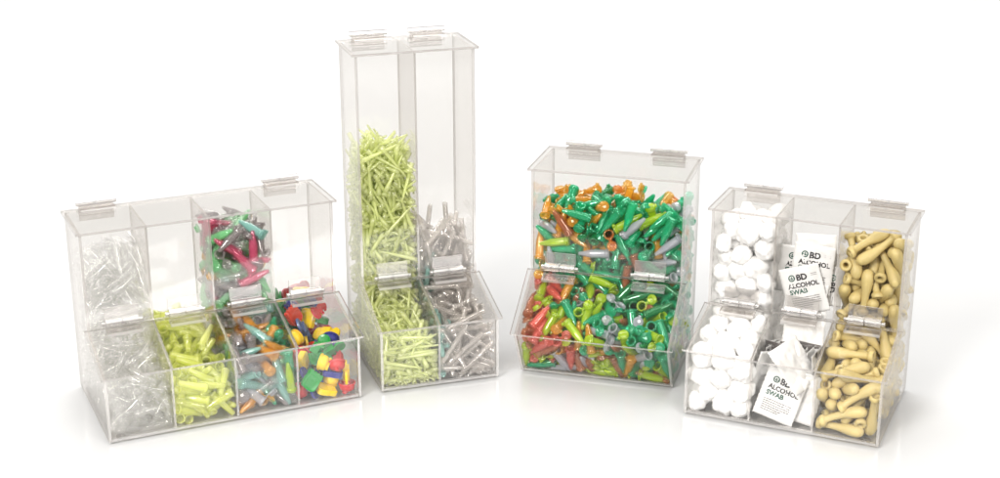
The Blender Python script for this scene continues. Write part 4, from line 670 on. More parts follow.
140,1670,729,1775,-63,-30,69,4,140,1744,811,1394,19,-77,24,-54,141,1568,1562,312,25,-85,31,-33,140,1731,701,1641,-68,7,-7,-72,141,1450,396,1283,29,-63,34,62,
140,1548,768,2716,-13,74,30,-57,141,1431,712,604,-12,-27,-11,-94,141,1839,1262,393,77,-7,28,-54,140,1715,625,2567,68,34,-59,23,141,1404,387,840,-58,-51,-49,39,
140,1405,1497,545,78,-13,-31,-51,140,1481,647,1303,-17,53,39,72,141,1432,1094,405,43,-11,73,50,141,1554,511,1414,-93,-6,6,-34,141,1699,518,2381,-39,75,40,33,
141,1481,324,2585,61,-71,-21,24,141,1377,1466,233,-53,80,-9,-23,141,1576,1429,160,9,58,-55,58,140,1831,714,2186,-4,77,-46,-42,141,1345,1398,86,-68,60,-33,-21,
141,1953,517,1931,-30,6,-4,-94,140,1509,684,1385,93,18,-9,-26,141,1493,675,1401,-13,-58,-62,-49,141,1335,954,211,-17,40,-77,-45,140,1509,735,1267,-85,-24,12,43,
141,1441,231,912,12,-57,63,49,141,1642,490,1567,16,96,-7,-15,141,1386,889,126,32,44,-44,70,140,1658,1668,405,33,17,-19,-90,140,1310,1014,373,48,56,52,-40,
141,1541,465,2341,58,-23,-76,11,141,1495,581,2537,-6,-24,48,83,141,1536,678,572,-28,-36,83,29,141,1482,527,1130,2,-48,81,-32,140,1322,734,920,20,44,82,-27,
141,1779,1424,226,-22,-37,80,39,141,1726,370,1579,-38,34,-68,-51,141,1850,1537,374,-86,-1,5,-49,140,1495,1500,86,19,30,62,-69,141,1528,678,475,-10,52,-3,84,
141,1409,853,288,-46,-84,-8,22,140,1611,1342,634,44,88,9,-2,141,1908,1493,86,24,-37,-58,-67,141,1430,279,1399,-29,-5,77,55,141,1828,534,2371,-41,-61,-66,-2,
140,1624,604,2013,26,32,-80,43,141,1863,387,1833,-58,-48,-44,46,140,1891,595,1436,20,-4,57,-78,140,1759,659,1450,54,16,-75,31,141,1798,1541,141,35,-51,30,71,
141,1672,409,1913,29,67,-17,65,140,1330,504,504,13,77,-61,6,141,1537,1166,442,-45,-11,-23,-85,141,1412,258,1432,-83,50,18,4,141,1466,329,2639,39,28,78,-38,
141,1699,540,2146,70,68,11,10,141,1502,1304,86,68,-16,-67,-24,141,1486,144,2187,-83,-22,-49,7,141,1500,378,209,-16,-53,4,-82,140,1538,607,2722,13,-96,18,5,
141,1802,1537,332,25,34,-35,-83,141,1545,1551,197,-3,-77,0,-62,141,1767,134,2585,-24,-68,64,22,141,1544,1111,436,16,-92,30,-11,140,1778,597,1284,47,50,69,-20,
141,1480,507,723,1,68,68,-25,141,1385,679,1239,9,-95,-25,-4,141,1684,1590,443,62,-29,71,9,140,1526,1358,586,-51,-74,39,16,141,1567,849,621,-48,-22,75,37,
141,1917,548,1235,72,-54,-30,-27,141,1473,318,1953,-61,-13,-67,38,140,1819,1341,438,-85,2,-36,37,141,1532,1076,363,-61,-7,78,7,141,1695,620,1158,-3,81,-27,50,
141,1863,327,1576,-20,-16,78,-56,141,1833,456,2659,-35,92,-8,-1,141,1810,697,1199,34,7,90,20,140,1844,652,2580,-76,49,13,-37,140,1725,770,2446,-26,-14,94,-4,
141,1456,226,1712,-51,-16,-71,44,141,1538,1415,491,-49,-58,-35,-52,140,1366,204,2488,29,-71,-61,-12,141,1367,268,524,-28,40,-77,-40,140,1394,595,784,-9,-29,46,-83,
141,1547,603,2305,-19,47,-35,-77,141,1392,1435,209,46,-49,46,57,141,1804,718,822,-2,61,-58,51,141,1368,964,372,-21,97,7,2,140,1777,357,2736,19,60,-56,-52,
141,1949,826,491,-46,-25,-40,73,141,1800,1072,366,-68,25,-29,61,140,1677,565,2708,57,41,-70,-2,141,1444,617,236,51,68,51,3,141,1508,574,2379,27,-53,10,-79,
141,1575,393,1109,-88,-4,45,-6,141,1468,1452,119,76,43,-47,5,141,1809,1522,368,-76,12,46,42,141,1507,1531,176,12,-23,48,83,140,1532,1695,130,23,-73,-16,60,
140,1572,500,2658,87,-32,1,34,141,1874,410,2218,73,2,-27,-61,140,1458,737,2149,-91,6,35,15,141,1536,615,1348,23,54,80,8,141,1576,574,1619,-7,44,77,43,
140,1896,622,2417,24,31,36,-83,141,1883,841,578,-31,-6,55,-76,141,1866,546,1177,-90,-16,27,-28,141,1448,1229,124,25,23,71,60,141,1774,1563,217,8,-67,-56,46,
141,1422,1385,396,32,3,75,57,141,1930,506,2236,81,-16,-21,-50,140,1881,1329,495,30,-18,-7,93,141,1378,453,363,-25,-58,-76,4,140,1956,611,1190,-3,1,88,-45,
140,1737,1696,447,-21,66,25,-67,141,1847,824,482,32,-15,36,-85,140,1456,815,1088,-32,4,-92,15,140,1760,635,1947,-6,83,-14,52,140,1744,1533,556,32,31,70,53,
140,1556,727,1978,-30,75,-57,4,140,1670,1593,122,-67,-6,62,-37,141,1402,240,1616,12,17,-21,-94,141,1753,731,610,62,-34,32,-62,141,1571,595,770,-59,-32,-30,67,
141,1525,132,158,62,49,37,46,141,1421,252,855,-29,-88,19,-28,141,1486,410,231,-74,-49,-38,-24,141,1556,608,274,-52,-32,37,69,141,1479,489,173,19,-77,27,53,
140,1509,1025,659,41,-11,82,36,140,1710,749,1970,92,7,-1,35,140,1759,812,1847,-3,-91,13,37,141,1528,699,1575,-17,-26,90,26,140,1435,692,1036,-53,-33,-7,-77,
141,1463,501,761,73,-57,-31,17,141,1413,208,1089,-57,0,-41,70,140,1437,696,2573,37,22,88,-16,140,1481,660,2683,39,-71,-56,-11,141,1629,543,2183,43,-54,43,-57,
141,1318,253,183,-54,36,36,65,141,1456,268,322,-48,20,31,-78,140,1582,812,1220,6,-28,95,0,140,1732,704,2438,-15,51,-40,73,141,1594,1513,377,-41,60,-53,-41,
141,1740,569,814,-59,30,55,-49,141,1432,459,553,-2,-93,12,-30,141,1477,630,1262,-22,87,2,42,141,1514,828,506,46,64,10,60,141,1495,1338,230,73,-52,25,-33,
141,1516,140,302,30,44,-19,-81,141,1526,544,1494,-7,-49,27,-81,141,1757,421,1266,-28,43,82,21,140,1310,197,1576,33,8,27,-89,140,1906,605,2635,46,21,-41,74,
140,1613,556,2709,47,30,26,-78,141,1406,708,246,-39,-76,51,-1,141,1610,382,2495,-9,-41,-62,-64,141,1500,664,2067,-46,14,-24,83,141,1479,178,86,63,62,30,33,
141,1674,507,1348,57,-47,0,66,141,1456,641,933,56,-62,53,0,141,1472,605,1368,60,61,16,-47,140,1528,969,731,-12,73,-15,63,141,1463,1437,87,62,20,65,-35,
141,1930,651,793,1,9,83,53,140,1424,790,669,14,22,66,-69,140,1325,548,2632,13,-39,-82,-36,141,1568,660,1721,-40,61,-11,-65,141,1756,689,978,-43,-29,-63,-56,
141,1413,566,1095,-91,-24,28,-16,141,1634,535,2074,13,-45,71,51,140,1521,1637,220,-8,-56,24,77,141,1440,132,1853,-73,-2,29,-60,141,1527,1367,327,-24,59,-73,21,
140,1460,732,2588,84,-1,39,36,141,1588,592,1492,-22,25,-61,-70,140,1871,806,1903,15,-42,88,-6,140,1485,682,2022,-34,-82,3,43,141,1645,670,2126,-46,-49,-72,-4,
141,1858,537,2448,91,-28,-23,13,141,1739,1039,516,79,25,-45,31,141,1836,490,1916,13,84,-48,16,141,1741,420,1976,-65,-16,-34,64,141,1840,489,1339,62,74,14,-17,
141,1417,295,1652,49,17,-16,-83,141,1810,1024,541,76,24,52,-28,141,1392,404,889,50,-76,-39,-4,141,1440,245,364,-18,55,-48,-64,140,1527,1561,328,32,85,-20,34,
141,1880,506,2285,57,8,-24,77,140,1517,709,1240,13,90,25,-31,141,1876,697,1260,-3,55,76,33,140,1480,510,2472,85,19,-44,16,141,1837,597,2330,-83,14,41,33,
140,1550,758,1816,-66,1,73,-3,141,1530,180,118,47,-58,26,-60,141,1554,273,528,-3,-76,29,-56,141,1687,673,1033,-28,90,-30,2,141,1894,588,2389,17,2,75,62,
141,1489,855,163,-82,24,-50,-6,141,1467,1473,229,6,-13,39,90,140,1309,1076,245,-25,25,62,69,141,1392,941,361,-91,28,-6,-27,141,1702,661,1378,94,-3,-25,19,
141,1533,501,2629,28,-75,26,53,141,1898,435,1383,-58,-48,25,-59,140,1857,546,2129,47,80,-9,33,141,1631,683,1985,-29,90,-26,-10,141,1428,484,145,-57,48,-61,-23,
141,1412,219,1710,-11,-64,-65,37,141,1747,650,914,-19,-75,15,60,140,1672,1519,493,85,50,2,-10,140,1384,370,2426,-49,5,29,81,140,1381,519,1364,-9,81,-51,-23,
141,1448,515,2455,52,-69,-48,6,141,1470,480,1386,65,-23,16,69,141,1529,930,477,73,9,-62,-26,140,1331,594,2000,-7,-25,81,-50,141,1526,973,138,-61,-33,-69,-17,
141,1551,594,2434,-4,-4,-65,-75,141,1513,245,1772,-8,-64,-52,55,141,1442,551,1013,47,-1,54,-68,140,1504,1270,649,48,-25,-83,8,140,1552,1504,160,42,66,45,-41,
141,1519,451,1637,-45,-57,-55,-38,141,1485,157,1103,-55,-34,23,72,141,1589,1503,131,65,-74,-10,0,141,1458,554,87,-40,12,-67,60,141,1443,246,1676,-10,47,-55,-67,
141,1518,607,1498,52,-73,-4,42,140,1694,1687,149,25,-55,-19,76,141,1645,703,2122,64,-56,-30,40,141,1698,765,1090,-30,21,-92,2,140,1752,1655,497,57,-56,-49,32,
141,1349,641,883,28,-2,-10,-95,140,1533,823,844,-88,32,-33,0,141,1366,654,417,-11,97,-14,-13,141,1911,546,1787,45,10,1,88,140,1309,589,2226,64,-75,7,3,
140,1335,248,1132,-14,32,-80,-46,140,1767,785,1035,-37,8,7,-91,140,1859,603,2640,76,-37,39,34,141,1380,998,315,-29,22,-85,-35,141,1789,355,1135,56,34,68,-32,
141,1494,384,925,25,-37,82,-34,141,1454,715,755,-27,48,32,75,141,1965,250,778,48,-87,-3,1,141,1630,453,2227,47,64,-38,45,141,1637,678,1635,-98,5,14,2,
140,1338,169,1486,-6,-2,95,-28,140,1514,706,1848,86,23,-3,42,140,1426,771,1023,1,-11,-22,-96,141,1491,145,1447,-81,-35,-42,-15,141,1504,212,150,-66,57,10,-45,
141,1483,1124,343,13,-96,16,-8,141,1545,672,1557,-37,87,3,-29,141,1534,1112,86,41,60,-33,-59,141,1373,280,377,-68,-67,25,-7,140,1461,1108,606,14,64,-67,31,
141,1826,628,612,-35,-61,-54,44,141,1438,847,556,-83,-21,1,-49,141,1746,511,1471,32,9,-88,-29,141,1532,266,230,24,-83,-19,44,141,1370,241,1075,50,84,-1,-13,
141,1404,350,1950,-40,-6,-64,63,141,1816,1005,468,28,32,-83,-33,141,1578,556,1232,-55,57,16,-58,140,1684,719,2594,2,-35,-23,-90,140,1592,754,1223,-38,-60,-54,-43,
141,1502,229,904,47,-75,5,44,141,1555,486,1711,-61,-61,10,-47,140,1335,1358,409,88,-19,4,41,140,1523,227,2647,69,16,-42,55,140,1358,224,2452,-26,-69,53,-38,
141,1540,315,2332,-56,-57,49,34,140,1363,722,948,-82,22,-1,-51,140,1413,1308,643,4,10,65,-74,140,1309,599,1681,24,-36,76,45,141,1476,214,1022,21,34,-83,-35,
141,1516,913,329,41,-79,27,-34,141,1402,902,326,-23,82,-37,-34,140,1429,1238,518,-34,-78,49,10,140,1761,720,1595,-67,-10,71,-17,141,1517,597,1764,-47,-36,36,71,
141,1785,660,1745,-50,-62,-57,-16,141,1500,171,487,-71,-11,-60,33,141,1438,586,2075,70,-68,-7,15,141,1546,526,2679,35,-73,27,51,140,1462,639,1826,-44,6,65,-60,
140,1882,1384,637,32,66,66,-7,141,1789,1373,556,-33,64,32,60,141,1535,1427,295,58,-72,2,36,141,1817,426,2248,-29,10,41,-84,141,1688,431,1429,74,63,-17,-9,
141,1864,1143,308,-62,-18,-12,-74,140,1407,962,583,-50,-32,40,-68,141,1416,555,1286,72,51,-6,44,141,1459,403,2555,61,-74,-23,-6,140,1472,786,1978,-28,-53,-78,-14,
141,1389,273,1550,24,0,61,74,141,1753,1504,472,76,23,50,31,140,1374,1416,469,-3,10,92,36,141,1516,1305,216,58,-44,65,-17,141,1498,695,244,-44,17,86,-14,
141,1893,477,1498,73,53,-22,34,140,1349,660,1862,17,51,-82,15,140,1806,1642,402,-89,1,7,43,141,1485,671,613,-26,85,-39,-20,140,1810,1168,671,19,-36,-37,-83,
141,1479,723,534,34,40,80,27,141,1602,626,2569,34,11,77,51,141,1700,587,1951,-54,57,59,8,141,1401,247,2098,55,-79,8,-21,141,1660,937,632,-88,26,36,-8,
141,1471,1269,457,90,-1,40,-7,141,1547,1621,152,-51,61,49,-32,141,1736,1467,378,-9,75,28,-58,140,1459,709,2444,30,87,-27,-25,140,1372,1576,485,-8,-72,-64,23,
140,1715,689,2223,-88,-30,28,20,141,1389,529,1976,-60,-40,-44,51,140,1752,1646,85,-6,66,20,71,141,1781,461,1273,-33,-11,-45,81,140,1415,714,1536,-26,3,-93,22,
141,1438,307,1560,69,-56,44,2,141,1448,124,2604,19,32,-90,-18,141,1807,537,1799,74,-31,-12,-57,140,1544,673,2398,-19,-69,-64,24,141,1518,531,2458,35,-38,-20,-82,
140,1665,503,2692,-74,53,19,34,140,1397,322,276,73,-50,-39,-22,140,1825,1513,201,77,43,42,-14,140,1348,615,2646,-41,-73,46,-26,141,1763,229,2668,-1,39,-54,73,
141,1548,179,118,-34,-55,31,68,140,1455,606,1160,-54,-42,63,-33,141,1396,626,287,90,29,15,24,141,1698,778,574,92,-13,29,-20,141,1839,769,942,-18,-2,-94,24,
140,1787,1584,141,44,59,-3,66,141,1966,1474,136,22,-18,-65,-69,141,1867,521,1259,-56,-70,14,-40,140,1767,95,2686,32,43,-26,-79,140,1343,617,1332,32,41,75,-37,
140,1893,712,1324,97,9,-18,1,141,1463,1460,459,18,-63,-67,33,140,1393,676,931,-31,-60,72,-9,141,1858,1468,117,-65,68,29,-9,141,1805,568,1990,-33,42,83,9,
141,1376,259,1449,80,53,-11,22,140,1567,1575,545,-30,-38,-83,-24,141,1498,331,2525,-80,-22,-15,-51,141,1588,1550,242,-43,-24,28,-81,141,1489,727,510,43,-74,-46,-18,
141,1431,384,1480,-25,2,-95,10,141,1497,640,932,-64,57,20,-45,141,1624,504,1069,-41,7,42,79,141,1694,622,1910,47,-82,12,27,140,1494,783,1067,39,74,-43,-30,
140,1480,1559,177,62,24,-69,26,141,1473,945,556,-37,-67,-59,-22,141,1531,634,2238,-40,-42,66,46,140,1453,712,1907,76,-4,-43,-47,140,1652,1611,616,53,11,-72,-40,
141,1377,421,117,-71,-51,39,-27,141,1634,605,1366,52,26,36,-71,140,1773,1619,211,-80,-38,25,37,141,1401,167,1534,10,-64,72,-23,141,1808,606,1886,-29,2,-86,40,
140,1345,427,1538,22,-96,-9,4,140,1813,640,2231,-87,-33,25,-21,140,1411,1504,343,2,1,-58,80,140,1454,640,2176,54,67,0,49,141,1473,306,2303,47,29,25,78,
141,1627,880,681,42,19,-87,-4,140,1634,759,1060,6,97,17,3,141,1394,1418,275,28,70,-45,47,141,1883,610,1295,-1,29,-63,-71,141,1533,561,1452,-41,-63,44,48,
140,1467,742,1848,-83,-2,25,-48,141,1509,401,1888,31,-31,-55,69,141,1843,594,1113,22,91,-17,-27,141,1913,441,2490,64,-75,-8,4,141,1572,1504,369,-16,48,-66,54,
141,1361,836,319,62,-40,46,48,141,1769,1532,173,75,39,-47,-23,141,1923,597,1405,37,5,-1,92,141,1548,456,746,-17,-86,8,45,141,1501,626,2547,-33,-57,71,20,
141,1428,222,2323,-80,51,-20,22,141,1527,472,1538,-63,-36,66,12,141,1450,330,866,72,-58,-17,29,141,1780,604,638,69,37,-26,-54,141,1945,552,2436,42,85,-27,6,
141,1583,352,878,75,3,-64,4,141,1519,80,851,39,67,-52,-34,140,1560,1215,533,25,94,-19,0,141,1503,447,1513,85,2,-46,-23,141,1415,426,1775,-86,-28,-29,28,
141,1570,665,2230,1,48,45,74,141,1384,52,304,10,81,54,12,141,1515,1150,305,38,-36,-67,51,140,1550,703,1498,-5,21,18,-95,141,1490,484,1695,43,-55,2,70,
141,1827,296,2593,-37,23,-86,-23,141,1442,284,1035,21,22,20,92,140,1544,1638,448,-74,-10,65,6,141,1502,708,561,-74,17,58,28,141,1416,1059,220,44,-52,-70,-17,
141,1911,924,347,-88,36,-4,-28,141,1674,754,509,-5,-76,-63,-10,141,1515,868,226,26,-63,4,72,141,1499,651,701,-42,-36,30,76,141,1537,649,2089,63,-35,-44,52,
140,1468,710,918,-34,-15,75,52,141,1385,567,1645,41,85,15,-25,141,1383,584,572,49,46,-62,37,141,1600,345,2585,19,92,-14,30,141,1548,279,383,-56,-5,46,67,
141,1525,505,2180,-46,-50,20,69,140,1420,150,2593,-89,25,9,-33,140,1679,1076,641,-40,25,-84,22,141,1461,522,1784,-42,-17,-87,14,140,1569,1511,495,69,33,-47,42,
140,1719,905,754,-60,26,-71,22,141,1490,686,807,-48,74,-16,-41,141,1424,753,627,-17,-41,39,-80,141,1744,498,1999,-62,-51,8,-58,140,1757,1676,559,25,77,-19,-54,
141,1551,651,1774,33,-24,33,84,141,1560,519,2280,67,63,5,37,141,1853,412,1438,-55,-61,-17,52,141,1503,165,2249,53,63,-53,-14,141,1332,284,542,-47,54,-58,-38,
141,1494,155,1177,83,-35,-27,31,141,1524,235,1591,-77,7,61,13,141,1827,1289,421,-6,93,7,32,140,1760,730,1510,58,14,-10,79,141,1527,647,168,57,-39,-44,56,
141,1712,417,1881,7,-34,70,-61,140,1308,901,152,-63,-64,29,-31,140,1786,1576,90,-40,-68,-6,60,141,1394,219,2249,-10,-13,13,-97,141,1499,313,425,-20,-42,57,66,
140,1711,742,1385,-18,96,18,-1,140,1794,1374,620,-27,32,-4,-90,140,1668,1038,583,-33,-41,1,84,141,1622,372,2340,-21,30,90,-21],
 'B2': [1120,2409,1350,228,-21,-22,72,-60,1120,2427,732,724,-48,-48,39,61,1120,2422,390,665,-22,65,-28,66,1120,2464,778,1048,41,-7,85,-30,1130,2045,653,1003,20,97,1,-1,
1120,2581,1357,315,-10,-42,86,25,1120,2203,441,611,-89,-24,24,27,1120,2486,439,1093,-17,-95,3,-22,1120,2213,982,603,-32,84,-8,-41,1120,2241,515,1164,-58,38,-52,-47,
1120,2265,840,677,36,-34,-45,73,1120,2044,399,1453,2,-12,-97,-15,1120,2586,252,1538,-43,-28,-30,79,1120,2489,321,1153,-63,40,16,63,1120,2434,1361,100,-69,21,68,-8,
1120,2375,449,1018,71,5,-21,66,1120,2345,625,1261,-23,-87,15,-39,1120,2305,1684,165,59,-39,64,-28,1120,2472,1290,368,-45,1,88,2,1120,2535,888,649,-2,59,-63,-49,
1120,2427,967,673,18,-37,-12,89,1120,2195,551,1193,-34,32,-2,87,1130,2125,299,701,2,-8,-84,52,1120,2227,611,483,-40,-26,-87,0,1120,2221,699,1435,-88,6,36,27,
1120,2164,228,921,9,36,86,-31,1130,2073,1522,555,-18,14,38,89,1120,2250,1447,162,61,3,61,48,1120,2122,559,1509,23,49,59,-58,1120,2461,1547,515,-64,39,30,-58,
1120,2609,1460,503,-26,47,72,41,1120,2630,707,1450,84,-16,-10,-49,1120,2310,656,1317,57,56,58,7,1120,2188,1714,493,-28,28,-9,91,1120,2465,956,502,-19,97,7,-4,
1120,2165,679,360,89,-26,-30,-15,1120,2600,330,1415,-43,24,-67,-54,1120,2441,671,685,35,66,-8,-64,1120,2276,518,1526,25,-31,-79,44,1120,2369,624,1521,-1,-57,-58,56,
1120,2225,471,1284,61,-77,8,-6,1120,2576,1527,389,68,-7,-1,71,1120,2436,835,499,47,50,23,68,1120,2479,1545,331,-39,-70,-53,-25,1120,2380,1610,304,-24,92,14,-25,
1120,2368,1456,94,-44,-49,-50,54,1120,2516,399,1317,2,26,86,41,1120,2563,293,584,0,37,-92,-3,1120,2202,1001,520,-58,-20,-6,77,1120,2453,577,1341,71,-35,6,59,
1120,2318,611,947,-32,33,-22,85,1120,2476,487,1254,38,-6,-89,20,1120,2412,1148,616,-55,-54,-40,48,1120,2157,1368,756,57,65,30,-37,1130,2076,1463,444,62,-74,-19,-8,
1120,2195,1466,400,-6,78,60,-12,1120,2162,337,1091,10,-4,78,-60,1120,2490,579,686,-81,-46,-15,28,1120,2076,721,696,-8,11,97,17,1120,2556,776,365,43,25,5,85,
1120,2340,1493,336,77,3,-56,25,1120,2280,384,1491,40,38,47,68,1120,2543,1227,498,66,23,24,-66,1120,2468,1338,150,-66,-55,-28,-39,1120,2545,314,890,-46,20,67,54,
1120,2305,893,945,55,47,52,43,1120,2214,275,1051,76,-57,-23,14,1120,2212,276,536,-39,-12,62,66,1130,2120,328,897,41,46,-39,67,1120,2314,1261,546,93,4,21,27,
1120,2403,476,782,33,74,6,-56,1120,2440,1464,427,-26,8,62,73,1120,2086,175,1282,-22,-8,-1,-96,1120,2345,618,666,25,9,-92,-26,1120,2189,1210,94,47,21,-67,52,
1120,2117,264,1280,46,83,-27,-2,1120,2572,1181,543,90,-2,-7,41,1120,2302,237,1349,62,-50,-11,58,1120,2445,889,526,-61,-43,-34,-55,1120,2225,618,916,-35,9,81,43,
1120,2598,665,557,-61,-20,40,-64,1120,2680,232,1107,1,-70,-70,-2,1120,2218,342,764,-44,-7,61,-64,1120,2610,548,1106,-48,-67,-33,43,1120,2517,151,1056,-21,-83,-49,-1,
1120,2467,463,1451,-81,-13,-46,31,1120,2594,320,938,-5,-7,-66,73,1120,2231,984,296,65,-48,-10,57,1120,2267,222,1160,-85,35,29,-23,1120,2221,197,1319,26,-28,-40,82,
1120,2397,1638,239,59,-50,-30,54,1120,2327,1370,298,90,34,-16,-13,1120,2211,602,1408,-43,-10,78,-43,1120,2325,1713,422,43,-37,21,-78,1120,2492,981,702,-15,38,12,-89,
1120,2307,139,1503,82,-27,-25,42,1130,2107,1353,491,17,-7,31,-92,1120,2613,619,998,-66,37,-45,-46,1120,2682,1240,161,-47,-48,52,-51,1120,2412,1305,400,25,-52,2,-81,
1120,2475,1398,329,40,21,-66,-58,1120,2471,1654,506,4,-86,20,-45,1120,2217,1254,480,86,33,-36,-6,1130,2044,1163,416,12,-66,-71,-13,1120,2464,1238,339,-10,86,14,-46,
1120,2262,684,1022,2,-48,-17,85,1120,2655,1455,95,52,-57,-41,-47,1120,2681,597,1062,-35,3,-9,-92,1120,2227,798,337,-42,25,-85,-13,1120,2471,1532,219,-54,-19,-79,16,
1120,2587,499,1346,-4,83,53,-4,1120,2542,1176,315,26,52,-39,70,1120,2527,580,1563,-41,-80,42,1,1120,2548,679,1465,-3,-91,-30,-27,1120,2324,735,660,-8,76,-22,-59,
1120,2162,484,1094,-31,0,-69,63,1120,2653,1251,316,31,14,-24,90,1120,2431,415,1527,-40,58,-64,-25,1120,2253,696,1287,18,89,40,-4,1120,2644,1439,606,-22,-35,-84,33,
1120,2154,550,1316,-60,44,35,56,1120,2309,753,835,-64,69,31,5,1120,2200,1333,662,-36,0,81,45,1120,2208,1156,624,-53,76,22,-26,1120,2579,764,1264,-88,-3,12,-43,
1120,2512,318,1424,-9,18,-23,94,1120,2513,316,992,-15,37,48,77,1120,2132,547,1060,-24,-37,-86,19,1120,2568,290,1461,57,-77,-4,25,1120,2319,1027,467,26,34,35,-82,
1120,2235,941,696,51,29,-78,14,1130,2100,932,571,-22,-87,-37,22,1120,2477,578,1201,38,27,-4,-87,1120,2286,461,1283,75,-34,18,51,1120,2211,1521,272,57,-18,36,71,
1120,2305,481,923,-3,6,8,-98,1120,2508,1264,656,-73,-35,19,54,1120,2214,292,991,-3,47,-63,60,1120,2445,102,1356,-31,-58,-61,-42,1120,2477,501,1003,88,6,-2,45,
1120,2127,616,1247,-69,13,8,-69,1120,2390,520,582,45,-74,28,40,1120,2513,729,1261,52,8,-27,-80,1120,2306,1219,738,-78,15,-58,-10,1120,2591,844,877,23,94,-16,-14,
1120,2333,69,1497,6,-60,-79,3,1120,2190,1664,436,5,-81,51,-25,1120,2382,468,613,-86,-5,45,-21,1120,2162,1456,95,25,6,70,-65,1120,2459,255,1184,-8,44,86,21,
1120,2059,233,1535,18,-85,-48,-7,1120,2631,637,645,-23,-18,29,-90,1120,2321,634,779,-49,-1,82,-26,1120,2274,1599,144,27,76,-1,57,1120,2279,1034,605,-77,29,-52,-15,
1120,2071,533,1424,97,-20,7,5,1120,2456,1668,313,15,83,23,47,1120,2141,1195,195,-29,-11,-81,47,1120,2215,1202,269,47,-69,-8,-52,1120,2350,472,1269,-23,32,-79,-45,
1120,2353,1085,336,-20,-96,12,1,1120,2462,1374,614,-78,-57,0,22,1120,2508,1290,225,-83,-41,30,19,1120,2399,696,1363,92,12,-20,29,1120,2129,488,1225,27,-48,-54,-62,
1120,2251,1684,269,70,30,27,57,1120,2351,1174,253,-40,40,31,-75,1120,2445,1460,358,34,-4,92,-10,1120,2490,409,869,25,77,-25,51,1120,2247,640,610,-7,-27,-42,-85,
1120,2505,1157,690,-59,38,14,68,1120,2185,282,1299,22,-31,-8,-91,1120,2586,607,1513,8,-17,-30,93,1120,2443,418,1272,-69,32,-53,-36,1130,2045,304,801,-28,41,-70,-49,
1120,2373,663,1169,-26,-14,-88,-34,1120,2105,143,775,16,-37,90,11,1120,2683,1131,475,-3,-74,-65,2,1120,2323,1385,746,69,22,-48,-46,1120,2287,235,908,15,65,47,56,
1120,2608,1624,416,-76,9,-11,62,1120,2378,353,554,-35,92,6,-8,1120,2513,521,952,32,24,-64,64,1120,2484,1713,290,-19,-80,42,35,1130,2043,1019,215,71,-55,-25,-33,
1120,2066,741,585,-25,-1,19,-94,1120,2559,771,834,-55,68,14,43,1120,2200,452,844,-64,68,18,-26,1120,2097,1108,400,34,-33,-74,-46,1130,2130,585,927,-16,8,60,-76,
1120,2348,801,1363,-35,-21,-9,-90,1120,2426,1494,132,22,18,-63,-71,1120,2260,744,1598,32,35,10,86,1120,2331,1195,515,-52,58,-52,32,1120,2282,753,595,-72,-39,53,17,
1120,2375,1095,486,44,-48,73,16,1130,2043,498,470,-71,41,27,48,1120,2466,1354,200,-41,61,-52,-42,1120,2456,1144,662,12,70,-68,13,1120,2261,1484,127,18,62,-21,72,
1120,2277,930,590,-67,-34,40,51,1120,2169,840,458,-65,-50,-29,48,1120,2614,734,775,16,9,65,-73,1130,2043,1539,389,91,27,-8,26,1120,2348,1242,439,-78,-51,17,29,
1120,2441,730,1532,12,-70,38,-58,1120,2212,1072,519,62,71,-6,-29,1120,2454,685,902,-50,15,73,-42,1120,2132,1359,407,-57,-53,51,-34,1120,2256,854,757,29,-15,-78,52,
1120,2397,833,555,28,-11,90,30,1120,2183,1110,275,-90,36,14,-13,1130,2125,756,618,-3,45,81,34,1120,2585,677,508,-90,35,17,13,1120,2515,1381,222,21,-2,-50,-83,
1120,2571,749,739,-18,12,-78,58,1120,2568,1007,707,60,-18,-13,76,1120,2182,255,775,19,93,-16,22,1120,2333,1580,366,-68,-15,-16,68,1120,2286,1626,370,80,-13,54,-14,
1120,2621,295,1125,-7,-12,-3,98,1120,2356,575,905,-76,5,53,35,1120,2131,566,1193,58,-40,-18,-67,1120,2373,1577,743,-16,63,9,75,1120,2441,375,1059,44,-36,72,-37,
1120,2291,1484,278,-55,10,78,25,1120,2650,1073,481,92,14,-2,-35,1120,2661,560,533,30,0,-14,-93,1120,2680,624,1080,70,-31,-25,-57,1120,2415,316,1108,-76,-62,-8,7,
1130,2097,1065,179,-72,-45,36,-36,1120,2310,1216,167,-72,51,44,8,1120,2448,1075,702,-48,-22,-82,-18,1120,2156,1158,311,-86,30,-31,-23,1120,2280,1495,559,43,35,73,37,
1120,2253,1287,526,-58,66,46,-2,1120,2127,1447,352,-29,40,-60,-61,1120,2294,1539,517,-4,-59,-9,78,1120,2575,1450,473,47,21,-5,-85,1120,2450,432,1217,-8,-84,5,51,
1120,2300,312,640,7,-69,63,33,1120,2176,1107,241,55,-1,46,68,1120,2296,1639,224,-50,-61,-51,-32,1120,2292,1176,683,63,-15,-75,-3,1120,2565,568,1171,52,29,66,-44,
1120,2207,1157,306,63,29,-63,32,1120,2592,450,1212,19,-66,58,43,1120,2487,758,1295,-93,14,-15,29,1120,2213,1029,264,-39,-21,38,80,1130,2115,700,330,2,53,81,22,
1120,2545,1107,596,-88,-25,-33,16,1120,2196,332,699,75,-9,32,-55,1120,2312,1140,653,90,-28,-30,-2,1120,2298,592,707,44,-55,31,-62,1120,2460,1603,496,1,-76,31,55,
1120,2595,1438,326,-35,-82,-43,-2,1130,2102,1482,246,41,75,36,-34,1120,2282,894,617,33,66,-41,51,1120,2254,1553,334,12,8,18,-96,1120,2200,1177,555,62,23,-6,-74,
1120,2253,1312,347,-13,-62,72,26,1130,2045,1140,706,-17,-10,-52,82,1120,2274,1393,450,-42,-34,-76,-34,1120,2536,358,720,69,43,5,56,1120,2133,593,493,11,-28,-74,-58,
